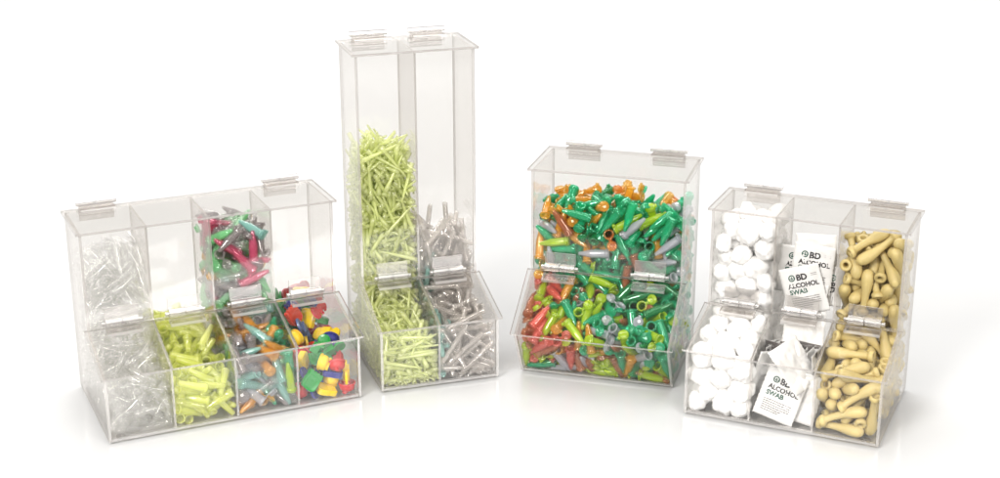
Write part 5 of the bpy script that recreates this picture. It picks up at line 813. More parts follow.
1130,2127,660,1075,18,18,-11,95,1120,2220,1447,218,60,27,-63,40,1120,2430,769,919,-48,-36,-67,-41,1120,2508,704,1111,-67,23,-27,64,1120,2336,1556,629,4,-35,-85,37,
1120,2137,358,614,4,20,-59,-77,1120,2590,1343,525,40,-33,-24,-81,1120,2264,975,324,74,36,-16,-53,1120,2323,564,1008,-8,63,-21,73,1120,2516,300,1625,84,-50,16,7,
1120,2442,1148,302,44,-65,48,-37,1120,2229,224,843,-49,-12,52,67,1120,2612,274,1330,88,-40,-5,22,1120,2441,1611,644,-3,-61,-21,75,1120,2298,1378,371,26,-57,38,-67,
1120,2098,372,1437,-1,96,-25,6,1120,2278,266,990,43,-80,11,37,1120,2499,676,1283,-37,7,88,-27,1120,2228,402,663,-5,-6,99,6,1120,2509,1471,95,64,-70,-1,-30,
1120,2466,963,344,50,-5,38,-77,1120,2290,1417,222,-79,0,-58,-10,1120,2591,1007,458,-29,6,61,72,1130,2117,605,752,14,4,-89,-42,1120,2160,976,765,2,23,-36,-89,
1120,2164,536,1587,-23,86,-42,12,1120,2185,771,1250,-11,85,-49,7,1120,2311,427,1395,80,-34,-45,11,1120,2552,1315,348,11,-90,-27,-29,1120,2682,629,1110,2,-4,92,35,
1130,2117,735,897,5,-50,84,12,1120,2148,1478,472,-48,-19,54,-65,1120,2241,904,349,3,-76,-47,-42],
 'C1': [4051,2166,1089,495,-5,1,-96,-23,4060,2798,475,1815,-69,-6,-27,-66,3001,2494,829,1324,92,4,-31,-21,4021,1453,548,1337,-20,61,74,13,4050,2840,479,860,39,78,28,-37,
4001,2238,503,1317,27,38,21,-85,4011,2197,1339,292,-14,-37,-91,6,3051,1328,1549,480,-30,-52,-58,-53,4060,2273,1460,640,-41,1,40,-81,3021,2420,534,1523,15,3,-2,-98,
3051,1125,541,780,0,15,79,58,3020,2408,1508,232,8,-13,23,-95,3050,2366,1548,561,-41,-13,-24,86,3021,1575,739,1642,8,-22,-93,-24,4000,2659,1350,735,20,9,54,-80,
3021,1491,748,1872,26,-78,-52,-19,4020,2749,212,1170,-70,-19,-61,29,4030,1986,592,1951,-66,38,32,55,4000,2515,1056,957,30,42,79,29,4061,1289,1328,108,59,-53,-44,40,
4010,2719,1438,269,-73,-34,-20,-54,4021,1858,606,883,-27,-45,19,82,4000,2459,769,1567,47,20,59,-61,4040,2271,1506,235,-2,14,18,-96,3051,1890,1089,504,17,21,32,-90,
4081,1482,743,935,16,-37,-38,82,4021,1757,81,1869,-55,2,-82,3,4080,1299,1485,777,-40,-86,23,17,3001,2134,467,1547,36,-56,-68,27,4001,2694,1355,297,-67,-8,-66,-29,
4040,1277,1503,556,-65,-44,39,45,4021,2501,326,1799,3,71,-59,35,3051,1366,1315,322,25,-38,77,42,4061,1975,663,993,-60,-16,-38,-68,4011,1830,494,1476,64,7,-71,-23,
4001,2659,130,1463,22,93,-25,8,3050,2507,693,1905,-93,-24,14,-21,4061,1732,159,1798,-38,-57,-1,71,4051,2821,677,737,95,14,-25,2,3041,2728,359,274,-53,12,-83,0,
4080,1393,1179,958,57,-70,-1,40,3021,1224,470,1409,-83,16,-47,-20,4080,1254,1286,323,-42,-27,-62,59,4000,2428,821,1213,55,75,-4,-33,4020,1408,125,1951,-76,-41,36,32,
4061,2530,1270,455,-42,88,-3,-17,4001,2387,1443,614,54,-8,70,44,4021,1437,659,940,-20,-79,15,54,3021,2730,1249,193,80,-4,54,-22,4051,1667,970,658,77,26,-50,-25,
3001,2749,384,363,-29,-30,-58,-68,4001,1750,431,1076,47,38,4,-79,3000,1766,904,1210,-79,3,45,-38,4051,1561,1382,499,-19,82,46,25,3061,2673,674,1219,46,-18,-84,17,
4061,1285,313,1434,-15,-62,21,73,4021,1753,469,1255,-45,-87,-9,9,4051,2710,1457,623,-74,19,63,4,4001,2145,922,757,7,41,-62,65,4080,1486,1529,550,-60,-71,9,-34,
4051,2734,1118,720,11,-69,8,70,4001,2705,579,1797,-14,-82,52,-11,4000,1841,753,1871,36,-6,90,17,4041,2879,576,771,-61,-28,34,-64,4000,2841,1012,918,-47,73,-24,-40,
3050,2521,814,1914,50,9,-83,16,4050,1760,1308,735,85,34,-16,34,4000,2670,878,1250,-69,-22,-37,-57,4050,2513,1098,858,82,45,-19,25,3061,1997,1143,669,10,-22,91,30,
4040,1881,915,841,39,8,36,-83,3001,2534,489,1636,62,-59,-19,46,3051,2619,932,537,1,11,-93,-33,4061,2309,374,1860,67,-46,-56,-7,4001,2754,642,1498,-7,-47,-46,74,
4021,2261,1288,217,-15,-38,75,49,4061,1816,231,1097,-51,-50,43,-54,3040,1858,1384,306,-53,-39,-68,30,3040,1405,957,1837,-13,-83,-45,-28,4041,1233,1086,608,-94,-26,3,-17,
4001,2753,186,563,30,-27,-63,65,4001,2662,1332,631,-83,-17,-46,-22,4051,2714,353,481,73,-23,53,-34,4000,2424,1408,763,3,-13,23,95,3021,1696,369,1110,41,21,-85,20,
4000,1358,835,1407,-42,-88,-16,-3,3001,2619,632,1064,9,92,-30,19,4061,2329,303,1181,-32,14,89,-27,4011,2877,347,613,-24,15,72,62,3001,1862,649,1928,89,-13,14,-38,
4040,2385,959,1325,3,-19,2,97,4081,1315,1279,400,-73,-34,-40,41,4020,1937,1606,596,5,97,17,8,4051,1529,1355,626,68,14,-67,23,3050,1848,1425,794,-83,49,10,21,
3041,1126,1139,792,31,36,76,-41,3051,1941,1195,625,-10,65,-74,-2,3060,2324,953,1847,30,39,-82,-25,3011,2232,224,1685,-86,-47,13,-8,4050,1413,1308,799,42,36,-11,-81,
4021,2327,405,1316,-39,13,31,-85,3021,2674,469,1800,95,8,-21,15,3040,1123,1327,855,51,77,-28,22,4040,1806,859,916,25,26,-72,57,3001,2567,753,1231,8,-32,-88,32,
4081,1291,725,835,-49,25,78,25,4051,2779,1210,113,-4,-2,-64,75,3081,1459,315,908,10,-38,-77,-48,4041,1277,1207,460,-69,-29,51,42,3041,1555,674,718,-15,26,56,-76,
3061,1946,494,1734,-94,1,-25,20,4051,2340,1229,276,50,32,62,49,4001,2729,858,240,-56,79,-19,-12,3001,2594,489,1171,52,24,76,-26,4050,2115,1338,733,-70,9,-65,-24,
3050,1408,1572,669,58,0,32,73,4000,2307,838,1488,-83,14,-7,52,3011,2237,1033,524,13,-12,40,-89,3041,2651,1109,820,60,45,19,-61,4051,1304,1212,527,-71,-61,17,28,
4051,2070,449,1250,-36,-89,-5,-24,3050,1489,1438,706,89,-41,10,-10,3020,1564,605,2014,23,31,70,58,4011,2724,950,632,75,39,3,52,3001,2297,462,1739,83,-22,50,-2,
4001,2685,445,1069,69,-3,-20,-68,4051,1543,952,931,-10,-22,-66,70,3000,1424,846,1147,73,56,36,9,4011,2406,790,569,47,16,-12,-85,4000,2663,887,1946,86,-27,39,-14,
4050,2179,1406,288,44,32,-83,2,3061,2457,207,1437,36,-79,-21,-43,4001,2106,418,1161,-29,-63,-26,-66,3041,1558,1399,216,-69,-26,-62,-25,3060,2526,1311,753,67,39,-38,48,
4011,2759,265,289,-52,82,11,-19,4001,1635,674,1724,1,15,97,16,3001,2591,1306,274,-7,56,36,-72,3011,1954,583,1322,55,-56,-61,0,3001,2746,78,1331,40,9,90,2,
4040,1421,1595,392,46,7,-85,-21,3050,2062,1612,552,81,30,-44,20,4051,2075,993,757,73,-18,-20,-61,4001,1751,712,1614,60,-57,-40,-36,4051,1549,883,763,-37,83,29,26,
4001,2615,1291,116,-63,56,27,-44,4051,1218,478,1196,23,-86,-38,-20,3000,2350,730,1534,-77,2,-12,-61,3061,1148,289,1745,91,-22,-13,-29,3000,2876,707,1191,1,-25,95,11,
3051,2311,1219,493,-50,67,-23,48,3050,2261,1417,309,28,-26,-70,58,3021,1369,869,815,44,3,16,-87,4021,1283,1361,170,-50,42,60,-45,4051,1997,1202,253,-69,-36,-44,43,
4020,2124,441,2017,-52,-3,-14,-83,3001,2387,1186,413,-42,-33,59,-59,4000,2265,627,1958,-5,-68,36,-63,4051,2095,1368,407,-82,6,10,-54,3041,2700,774,969,14,17,-14,-96,
4021,1932,1281,162,84,27,45,9,4020,1483,339,1955,29,24,-77,50,3000,1695,696,1994,31,-71,-41,46,4001,2305,508,1861,85,21,33,33,4000,1648,1422,822,-12,-25,38,87,
4051,2776,222,167,65,-3,-51,54,4001,1577,476,1584,0,78,42,-44,4001,2778,153,316,-37,-59,-70,-5,4041,2848,1022,480,-13,-23,93,19,4000,2732,304,950,55,-48,65,-16,
4001,2273,1246,110,56,9,-68,44,3011,2741,785,467,-34,52,21,-74,3061,2719,435,281,33,-65,13,-66,4001,2190,836,1224,-85,37,30,-16,4000,2132,876,1139,-19,-94,0,-25,
4021,2716,370,1512,-33,-79,30,-41,4000,2082,1424,678,73,44,0,-50,4001,2848,1085,652,36,29,-77,42,4001,2790,850,279,-75,-39,18,48,4060,1848,1484,366,7,46,-44,-76,
3021,2363,512,1138,49,83,-19,-8,3051,2286,947,595,-83,-37,-22,33,4081,1236,1218,643,32,-27,73,-53,3001,2328,268,1604,67,72,-6,5,3051,2624,1212,616,29,35,76,44,
4001,2443,720,1138,60,-27,-2,74,4040,1268,1348,623,50,29,-7,-80,4011,2216,1146,862,25,-76,45,-37,3061,1540,362,1331,34,-56,-73,-13,4051,1747,1350,110,72,-15,-66,-8,
4000,2366,291,1961,37,-78,-49,5,4000,2821,1495,709,-88,35,17,-23,3051,2389,1343,293,35,-86,-34,-8,3051,1204,967,709,64,-2,-37,-65,3061,2519,1003,612,-44,-11,47,-75,
4011,2847,756,286,17,17,-96,-3,4011,2435,966,860,-49,14,34,-78,4001,2755,1077,226,-20,69,-58,36,4001,2320,612,781,71,20,8,-66,3020,1567,1484,716,-63,-75,2,13,
3050,2875,1301,513,68,60,-32,24,4000,1871,918,1055,21,-63,61,-40,4021,1439,823,1291,-67,3,-72,-6,4001,1712,557,1427,52,53,33,57,4001,2159,919,516,-12,-70,64,27,
4020,2570,285,1974,60,-41,45,49,4050,2080,1500,391,3,50,43,74,3050,2552,966,1092,6,-96,22,-3,4051,2724,417,857,-79,-25,-16,-52,4000,2051,1153,900,-36,-34,-79,32,
4001,2191,554,1015,-41,50,58,-47,4051,1756,976,802,-33,-70,52,-34,4001,2255,544,1609,44,-24,-41,75,3061,2727,367,156,56,51,59,24,4051,2696,689,472,-7,80,-5,58,
4061,2850,1191,271,-69,-13,7,-69,4000,1578,818,1895,12,19,-16,95,4000,2189,924,1564,44,-26,-3,85,4000,2460,154,1900,-41,-60,67,-6,3020,1855,787,2001,-20,14,-53,80,
4000,1715,844,1674,-88,-16,-38,20,3000,2672,956,1015,-83,-47,20,14,4021,2006,526,1232,31,-81,-23,41,3001,2067,417,1803,84,8,50,14,3051,1247,841,921,-34,-26,1,89,
4000,2756,781,1257,-24,60,-68,33,4011,2208,677,980,-16,-14,-51,82,4021,1188,224,1691,75,19,20,59,3020,1390,867,1797,8,-49,-85,13,3001,2758,447,1249,-4,-87,-30,-37,
3001,2769,80,1651,-90,-4,42,3,4050,1930,1298,802,8,78,-56,-25,3051,1785,504,1000,-60,-65,-11,-43,3020,2582,834,1630,19,23,94,-9,4001,2320,314,1698,-71,57,-26,-29,
4061,2075,744,1446,72,49,36,29,4081,1360,1115,325,-40,-2,85,-30,4011,2152,576,1525,89,37,-15,17,4041,2499,1145,568,-14,-62,43,-63,4001,1564,784,1003,9,30,-49,-80,
3051,2433,841,951,36,-49,-61,49,3001,1968,1374,398,66,56,5,-48,3031,2750,81,1856,-34,-27,-89,-8,4021,1455,633,1294,23,-30,-20,89,4000,2820,1237,738,83,-24,-37,-29,
4001,2124,322,1882,-44,40,79,-9,4021,1212,639,1730,-83,-7,-35,-39,3001,1124,347,1115,1,-40,90,-10,4061,2535,717,791,90,-35,18,12,4060,2012,1549,675,62,-9,73,-25,
4001,2792,526,1149,26,-13,95,-3,3051,1804,1090,365,-95,-25,15,-3,4000,1574,914,1046,58,10,-67,43,3061,2719,940,218,77,-16,56,-19,3000,1688,587,1897,95,8,22,17,
4001,1517,531,1034,-4,7,-42,89,3001,1648,568,906,-59,0,-69,-40,4041,2883,683,263,10,-70,-69,-2,3021,1537,713,1278,-86,27,-14,-39,3011,2449,967,985,0,46,79,38,
4041,1928,1395,524,-27,-19,77,52,3031,2742,568,1386,57,-9,-80,-6,4041,2372,1492,354,-25,94,-18,0,3021,2795,655,1193,58,-63,-12,-48,4031,1939,387,1221,-67,-35,12,-63,
4021,1441,174,1707,-73,21,20,60,3021,1124,459,1528,-82,-28,-21,44,4041,1652,1156,112,-7,-52,45,-71,3001,2814,420,586,-64,-62,-41,17,3021,2091,85,1917,50,32,-7,-79,
3000,2226,735,1964,49,23,11,-82,3020,1124,901,1506,14,81,54,-7,4001,1720,655,1074,-28,32,-13,88,4060,1571,1498,223,-77,4,31,-54,3060,2441,723,1773,-61,27,36,63,
3001,2449,595,1237,-9,-94,-27,-13,3020,1456,791,1780,-72,-58,-6,-35,3050,2232,886,1878,-51,-34,77,-2,3061,2241,742,928,72,43,17,50,3011,2035,227,1913,-74,-50,24,-36,
4000,2256,954,1974,-98,10,-12,0,4040,1466,1179,834,35,72,8,57,3051,1800,1303,399,-56,-3,-81,-3,4021,2454,441,1122,-60,34,-46,-54,3001,1975,660,1569,-56,18,-17,78,
4001,1695,725,1376,35,76,-27,45,4020,1456,614,1904,-51,-48,68,-17,4001,1788,330,1699,-55,42,-69,18,4051,2559,1315,394,44,-59,66,8,3050,1121,1508,243,92,19,13,-28,
3000,1848,346,1951,-4,-45,-21,86,3021,1232,364,1230,12,-49,-70,49,3000,1431,622,2013,74,-33,29,49,4021,1574,579,1859,-83,51,-10,-12,4001,1612,1046,582,49,9,-86,1,
3001,1962,1423,644,-26,-18,-66,-67,3021,1948,648,1204,11,61,-40,66,3081,1405,598,987,-13,52,73,40,4051,2612,438,1301,-82,2,31,45,3001,2807,838,363,-70,63,16,-26,
4000,2085,626,1939,75,2,-13,-63,4061,2385,297,1313,52,8,-65,-52,3001,2037,670,1813,67,-10,-60,-40,4050,1955,983,1100,79,-9,-57,16,3040,2274,1554,478,47,-85,-8,-15,
3051,2324,946,390,35,54,-56,51,3001,1610,548,1677,56,-58,-52,25,4060,2557,1556,402,-2,38,-32,86,4051,1191,547,1464,82,-41,16,-34,3021,1594,302,1347,88,-25,-30,23,
4000,1994,958,1184,10,75,7,64,3021,2496,299,1429,14,17,95,14,3021,1652,1226,522,-83,-7,-49,24,4040,2242,968,1164,68,-4,8,72,4010,1836,809,1691,13,14,-84,49,
4061,1818,353,1554,-7,-66,64,37,4040,1763,1478,284,10,-98,-1,-12,4000,2769,403,1965,61,-66,-32,-28,4000,1610,870,1388,-6,-5,-6,-98,3020,1603,179,2015,-43,-53,19,-69,
4001,2664,871,644,-90,-11,-37,11,4051,2366,713,892,60,-25,5,-74,4001,1968,531,1112,44,-73,-47,16,3011,2455,614,1438,-7,67,11,72,4011,2289,1308,379,-76,0,13,-63,
3041,1453,1238,325,-24,83,-44,20,3051,2785,1028,202,-83,-19,-38,32,3041,1210,952,914,89,-22,25,-28,4010,2710,1298,940,-9,71,42,-54,4001,1790,386,1800,-35,-85,-10,36,
4011,2681,662,787,-73,-61,-18,20,4060,2706,889,1403,-28,79,-9,-51,4001,2877,233,786,-24,25,-53,-76,4011,2743,359,658,-31,10,93,-7,4021,2044,1250,110,-27,23,64,-67,
4020,1170,741,1945,-48,-78,30,-24,3060,2320,1452,522,-68,-5,56,-44,4021,2622,218,1742,95,0,-26,-7,3051,1807,725,711,19,-72,-27,-59,4051,2731,628,989,-4,35,-65,66,
4000,1668,1346,758,8,45,-86,15,3010,1744,240,1981,-28,49,41,70,4080,1689,1527,276,-24,-7,17,-94,4001,2698,1363,413,-51,40,-38,-64,4051,2436,726,1422,-22,-36,-14,-88,
4051,2102,246,1394,-48,-10,29,81,3081,1482,1039,809,54,-75,-36,7,4050,1825,1095,997,16,-28,64,68,3081,1123,848,717,36,-22,55,71,4010,2371,1074,843,-77,-42,-29,34,
4000,1953,1435,784,-61,68,1,38,4001,2509,479,1790,-60,1,-60,-50,3061,2719,810,112,-70,-31,-59,-24,4050,2182,919,905,-75,-20,31,53,4001,2435,976,769,-12,-19,66,70,
3051,2784,496,485,33,-82,-22,-38,4020,2123,256,2014,-3,64,-21,73,4021,2226,602,1850,35,69,-61,10,4010,2429,1155,1019,15,79,-19,-55,4041,1681,1134,518,69,6,-12,-69,
3021,2007,569,1715,87,3,46,11,4001,1218,756,1295,-39,-81,-35,-22,4051,2624,1170,168,-85,6,-50,8,4001,1562,1177,609,-18,91,33,15,4061,1476,836,1024,53,-16,-25,-78,
4000,1429,757,1354,79,17,30,-49,4050,1629,1433,476,79,36,6,-48,4001,2331,537,1389,-59,54,-59,-6,3051,2026,1226,395,16,-71,18,-65,4010,2746,970,1106,-24,-68,-57,-38,
4051,2592,709,698,-17,-13,-55,80,3020,1200,81,1811,75,11,-3,-64,3051,1655,829,650,22,-91,-19,27,3050,1315,957,1556,70,23,59,30,4000,2875,185,1213,-8,-66,-72,9,
3061,1914,366,1342,-78,-55,23,-13,4081,1224,840,809,13,38,-64,64,4081,2084,1134,729,31,20,87,28,4000,2715,668,1410,41,-56,50,-50,3031,2736,312,1633,20,-3,49,84,
4081,1538,1399,294,-47,-17,81,-27,4061,1141,227,1375,18,55,-66,46,3041,2020,1067,764,-62,-20,-22,-71,3050,1211,1092,972,47,72,40,-28,3010,2881,1395,264,-23,85,45,8,
3011,2834,738,537,67,53,40,-29,4061,2468,1114,158,82,42,33,-15,4000,1854,817,1332,-27,57,-58,-49,4020,1716,853,1465,24,52,78,-22,3051,1845,650,1564,19,96,-12,3,
3000,1124,475,1948,56,-73,-26,-26,3050,2721,1443,112,-2,64,2,-75,3000,2635,1430,422,-51,-58,-55,28,3001,1739,1483,663,-68,13,-55,-45,4000,1210,900,1626,-5,-69,-60,-38,
4061,1587,545,1219,44,-14,-65,-59,3041,1351,1260,118,-32,-33,53,70,4011,2455,719,793,-77,-11,1,-62,3001,1300,566,1530,-25,14,-95,-4,4001,2553,880,623,71,16,42,-53,
4001,1356,462,1685,41,30,45,73,3001,2353,925,856,35,-16,-65,63,3051,1772,864,690,-14,40,87,-19,4041,1774,781,807,66,-67,29,-14,3001,2722,72,278,-79,-4,-60,3,
3001,2434,1191,765,-49,-77,34,-16,3011,2609,885,1039,18,-97,-10,-1,3050,2884,1003,405,64,-53,30,44,3001,1250,492,1059,46,-18,-52,68,3000,1407,937,1471,-16,63,-20,72,
4021,2542,1120,236,-69,-22,37,57,4001,1412,285,1863,39,-61,29,61,4000,1613,1017,866,-91,-28,-11,23,3061,2795,385,105,37,-2,67,63,4000,2617,955,1296,-84,4,51,10,
3001,2854,1033,269,13,-87,46,1,4021,1224,693,1429,48,31,-52,61,4051,1937,979,811,10,84,-32,-41,4001,2315,662,1169,21,24,-31,-88,3001,2359,834,1305,20,-88,29,30,
4060,2702,872,1159,67,46,19,53,3001,2611,1497,531,-27,4,-69,-65,3021,1767,603,1845,77,-43,43,14,3080,1309,1555,629,24,19,-88,33,4020,1164,804,1220,-49,-28,-53,62,
3000,2767,1566,480,-52,-7,-35,76,4050,2731,883,123,-44,-59,-16,-65,3000,2423,919,1082,-4,-25,-7,-95,3060,2745,955,1638,14,-44,-1,-87,3021,2065,872,539,-10,-39,3,-91,
4051,1126,875,509,71,68,-1,14,3000,2097,829,1370,38,73,-3,-55,3000,2550,1515,623,63,51,-5,56,3001,2682,77,1184,48,2,87,-2,3000,2726,957,1819,27,-18,3,-93,
3080,1295,1224,731,-41,4,42,-80,3051,1399,1212,749,94,6,-26,-11,4001,1945,732,1258,2,-76,-41,48,4051,1188,1272,327,0,99,3,7,3001,1935,858,713,-75,-11,-7,-63,
3051,1719,1400,334,32,-80,-29,-38,4021,1453,355,1647,-22,46,38,76,4060,2630,659,1894,76,-37,5,-51,4010,2668,1616,583,-55,80,-16,13,4081,1444,1300,534,-55,55,-22,-57,
4021,1590,421,1720,64,32,2,68,4081,1244,1342,413,-4,-15,60,-77,3000,2755,1000,973,-25,-5,89,35,3061,2490,190,1711,-24,-40,87,-11,4021,2744,389,1356,62,-31,-24,66,
4000,1311,683,1941,-5,28,84,-43,4051,1403,764,667,41,3,65,-63,3051,1590,1150,393,61,57,53,6,3061,2787,230,773,-56,-25,-39,67,3000,2750,705,1968,44,38,80,3,
4040,2758,1306,247,33,93,-7,-8,3001,2241,773,1669,-84,6,-33,-41,4051,1900,766,760,-98,-11,-1,1,4051,1286,1075,717,-28,-57,35,67,3001,2516,626,1661,30,-57,71,-26,
4051,1590,400,1537,-36,57,38,-62,4001,2727,325,1750,41,48,76,-9,4001,2298,96,1825,-89,-6,39,-19,3001,2023,796,1097,-71,58,37,5,3080,1315,1613,420,2,-39,18,-89,
4051,2875,495,314,-13,21,95,14,4001,2725,81,595,3,-85,45,-25,3051,1803,1173,294,-9,65,74,8,4011,2842,618,315,67,-9,4,-72,4000,1632,958,1190,37,-6,92,3,
4081,1165,1185,265,-62,-39,49,-44,3011,2712,273,497,42,52,-58,-44,4001,2165,407,1688,-11,-27,-88,-34,4020,1583,908,1614,-7,52,-23,-81,3061,1123,420,1687,81,11,10,-55,
3051,2814,673,614,-56,69,-12,-42,3001,1193,510,1719,30,-23,84,37,3011,2745,492,803,31,-9,91,22,4001,2338,1305,137,-80,8,58,0,4061,2576,1454,262,28,-36,-78,-40,
4081,1145,1414,326,-96,11,3,-21,4050,2668,1521,701,-42,17,-70,53,3061,2753,1316,584,77,53,23,24,4011,2615,341,1061,-31,55,-51,56,4021,1365,336,1668,88,8,-2,-44,
3051,1287,1140,413,51,44,-50,-53,4051,2801,847,610,-31,-62,69,12,4081,1120,756,987,40,61,-55,40,4060,2169,1218,777,-7,-22,8,-96,4000,1921,837,1880,55,-35,-25,-70,
4051,2101,702,1037,53,10,-80,20,4061,2320,1161,238,32,25,-4,-90,4060,1283,955,1323,-6,-9,-98,-9,4001,1561,554,1303,-60,-34,-64,31,4060,2779,731,1814,-66,45,-39,-44,
3041,2071,1107,523,21,-2,84,47,4000,2722,328,1868,-59,-45,-62,-21,3001,1748,817,1104,-17,90,3,38,4060,2846,448,1371,-5,6,-82,55,3001,2628,524,1697,58,30,-51,53,
4001,2141,979,644,-29,59,0,-74,3000,2876,234,1420,74,-52,18,36,3001,2176,761,1120,-43,24,-66,55,3081,1290,954,637,15,-91,-30,18,3001,2565,284,1502,-71,-48,34,-35,
4000,2509,1529,535,-60,-13,40,-66,4000,1601,951,1940,-60,14,-77,-2,3061,1659,765,1170,-5,73,-66,-9,4001,2873,245,689,-11,-2,71,68,4000,2716,999,840,84,28,31,-31,
4001,1883,545,1562,-75,32,-53,17,4020,1609,1440,350,-78,-46,36,-20,4050,1216,1483,323,-5,91,-13,37,3001,2186,1413,654,-9,-63,-76,-3,3051,1637,1300,214,-5,71,49,-48,
3021,1680,554,1273,18,-26,49,80,4001,1229,732,1617,-94,5,-27,-12,3050,2243,1464,179,-60,38,-69,8,3000,2332,851,1737,-38,-88,21,12,3000,2020,930,1873,-46,-26,-19,-82,
4000,1300,1433,120,-42,-50,-38,-64,3001,2383,1380,109,14,64,-6,74,3050,2073,1435,107,-64,-30,-60,-34,3021,1197,646,1158,-46,44,10,75,4001,1702,316,1814,-54,34,43,-63,
3001,2575,1414,349,-35,62,-5,-69,3000,1662,812,1844,52,81,-21,2,4001,1768,656,1008,2,5,44,88,4000,2674,873,1803,84,-27,31,-33,3020,1535,1166,1007,-84,34,-26,-30,
3001,2841,173,1835,-1,-3,7,99,4041,1951,1000,657,24,-62,74,2,3050,1915,1147,857,-83,-34,-9,-40,4011,2708,1243,343,73,50,-41,13,3031,2764,755,1568,59,25,-39,-65,
4020,1870,779,1501,23,81,9,52,3050,1772,1640,660,-36,-25,41,79,4001,1322,235,1679,-70,-20,51,-43,4081,1231,1110,852,72,-62,11,-25,3061,2714,1080,624,-47,13,-80,-30,
4081,1177,737,929,-85,30,-6,40,4020,1790,1549,598,1,-75,-65,-1,4061,2798,1394,286,85,-2,-5,-50,4001,2324,980,727,-3,-90,-3,-41,3001,2588,623,1272,63,44,-26,-56,
4010,2510,1462,289,11,-89,-37,19,4001,1389,578,1208,1,-88,-43,-16,3010,2288,1047,1063,9,-73,-55,37,3001,2472,1222,625,32,76,11,-54,4051,1880,1213,325,-60,16,26,73,
3000,1964,864,1105,-19,1,-5,97,4000,2574,836,1824,-5,41,21,88,3061,2782,122,916,14,71,-57,-37,4001,2777,1298,495,49,-74,-38,-24,4041,2599,735,879,-55,-8,11,81,
3001,1339,505,1064,2,-18,-83,50,4001,1875,437,1773,-23,42,8,86,3021,1632,309,1616,-3,-56,37,-72,3021,1501,715,1432,-85,32,38,-12,4060,1862,1457,219,-42,89,-9,4,
3000,2124,706,1996,-55,-38,69,-23,4001,2719,781,676,21,-66,4,-71,4051,2225,702,1572,70,-13,59,35,3000,2118,826,1879,16,-83,-50,13,4060,1228,849,1709,-34,63,-27,-63,
3001,2850,557,273,-10,-56,-81,3,3001,2388,180,1517,-25,-65,6,70,4051,1647,794,908,-3,35,-25,89,3061,1739,729,859,-17,-83,-19,48,4001,1883,653,1343,51,20,65,-51,
4000,2766,883,1026,-39,58,-69,11,4001,1256,718,1164,-52,26,2,80,4001,2706,241,390,65,-43,60,-13,3060,1822,957,1456,69,-23,64,-18,4061,1368,774,1665,3,-81,-39,-40,
4050,2838,1453,200,-9,19,34,-90,3051,2232,581,1147,7,-23,-54,80,4001,2205,363,1348,-94,-5,-29,-11,4001,2648,1187,106,66,62,26,30,4021,2095,658,925,60,-76,6,-21,
4081,1462,1321,410,-12,-63,-69,-31,4020,2720,520,1594,40,70,-17,55,4021,1603,757,1485,-35,68,-32,54,4050,2005,1455,323,5,-99,4,3,3000,1988,853,1554,79,-50,-30,9,
3000,2105,897,1472,-4,-7,97,-17,4011,2585,752,613,0,-74,-30,-59,3001,2444,1241,144,-23,-22,52,-78,4021,1476,1309,248,-13,-34,-89,-25,3081,1265,1367,247,2,-62,15,-76,
4041,2655,1147,402,63,-25,-65,-30,4001,1806,1226,776,-28,83,22,40,4030,1956,805,1694,67,43,47,-36,4021,2090,511,1380,-81,-26,50,-10,3051,1494,1118,616,-13,-4,96,-19,
4001,2410,560,676,63,57,-50,12,3021,1455,1286,652,58,44,-19,-64,4041,1413,719,833,58,62,14,49,4051,2107,1271,447,83,-24,40,27,3051,2802,266,1278,7,38,-65,-64,
4001,1332,404,1939,22,72,-52,-39,3031,2479,480,1410,72,-8,-28,-62,4051,1606,1295,526,-21,87,8,-42,4050,2664,1225,789,84,37,35,11,3020,2857,339,1611,27,81,48,-11,
4001,2072,1132,442,-2,-19,-51,83,4080,1373,1006,1013,3,36,5,-92,4001,1638,1075,755,19,-42,-57,-67,4000,2334,1545,301,9,0,-24,96,3000,2808,838,1602,71,-31,45,42,
3051,2079,792,848,27,21,-61,-70,3001,2828,234,455,-57,60,25,49,4021,1298,464,1824,44,14,24,-84,3001,2286,1372,672,26,-72,26,58,3021,1419,572,1686,70,-40,22,-52,
4000,1271,848,1114,67,-1,-67,-28,4040,2323,1342,750,-4,21,82,52,4001,2771,152,1424,96,1,-12,-23,4021,1806,1383,594,71,-37,57,10,4081,1413,1021,704,-4,-82,-47,-29,
4001,1309,561,1138,-36,27,50,73,3021,2775,673,1078,71,55,25,-34,4051,1669,390,817,-73,-37,-12,55,3000,2876,1553,317,-93,-25,2,25,3021,1480,319,1004,-79,26,51,17,
4020,1782,830,1830,17,46,-78,-37,3051,2212,812,843,-71,26,16,-62,4060,1715,1189,730,97,10,-8,16,3011,2766,742,305,65,37,-64,9,4000,1816,1408,519,60,17,57,-52,
4081,1189,1055,453,-86,-40,-4,-29,3010,2131,1485,630,13,-91,-35,10,4060,2693,858,1620,-89,26,-3,-36,3060,1603,1430,115,76,-6,63,0,4050,2431,1573,491,-24,69,53,41,
3000,2766,815,1441,18,-25,44,-84,3061,1938,1369,249,16,-81,0,55,4001,2347,550,1297,-9,21,56,-78,4001,2617,171,1549,-17,60,-22,-74],
 'D1': [10230,1133,1405,812,-7,96,19,-11,10230,1526,278,495,77,-3,-59,19,10230,994,1118,678,34,85,-4,-38,10230,1525,124,405,-21,-13,-62,-73,10230,1175,757,1527,47,-10,-74,44,
6230,1490,160,2071,41,-72,12,-52,6230,1296,724,1344,-60,-37,52,45,10230,1525,317,1625,11,58,8,79,10230,1255,595,1823,-68,-34,-49,40,6230,1027,1159,192,31,-86,-39,0,
10230,1036,721,1652,-92,-6,1,35,10230,1526,1598,158,46,-76,-41,13,6230,1491,519,1039,21,48,80,28,6230,1492,1233,831,-19,1,34,-91,10230,1178,509,1976,-67,-57,46,4,
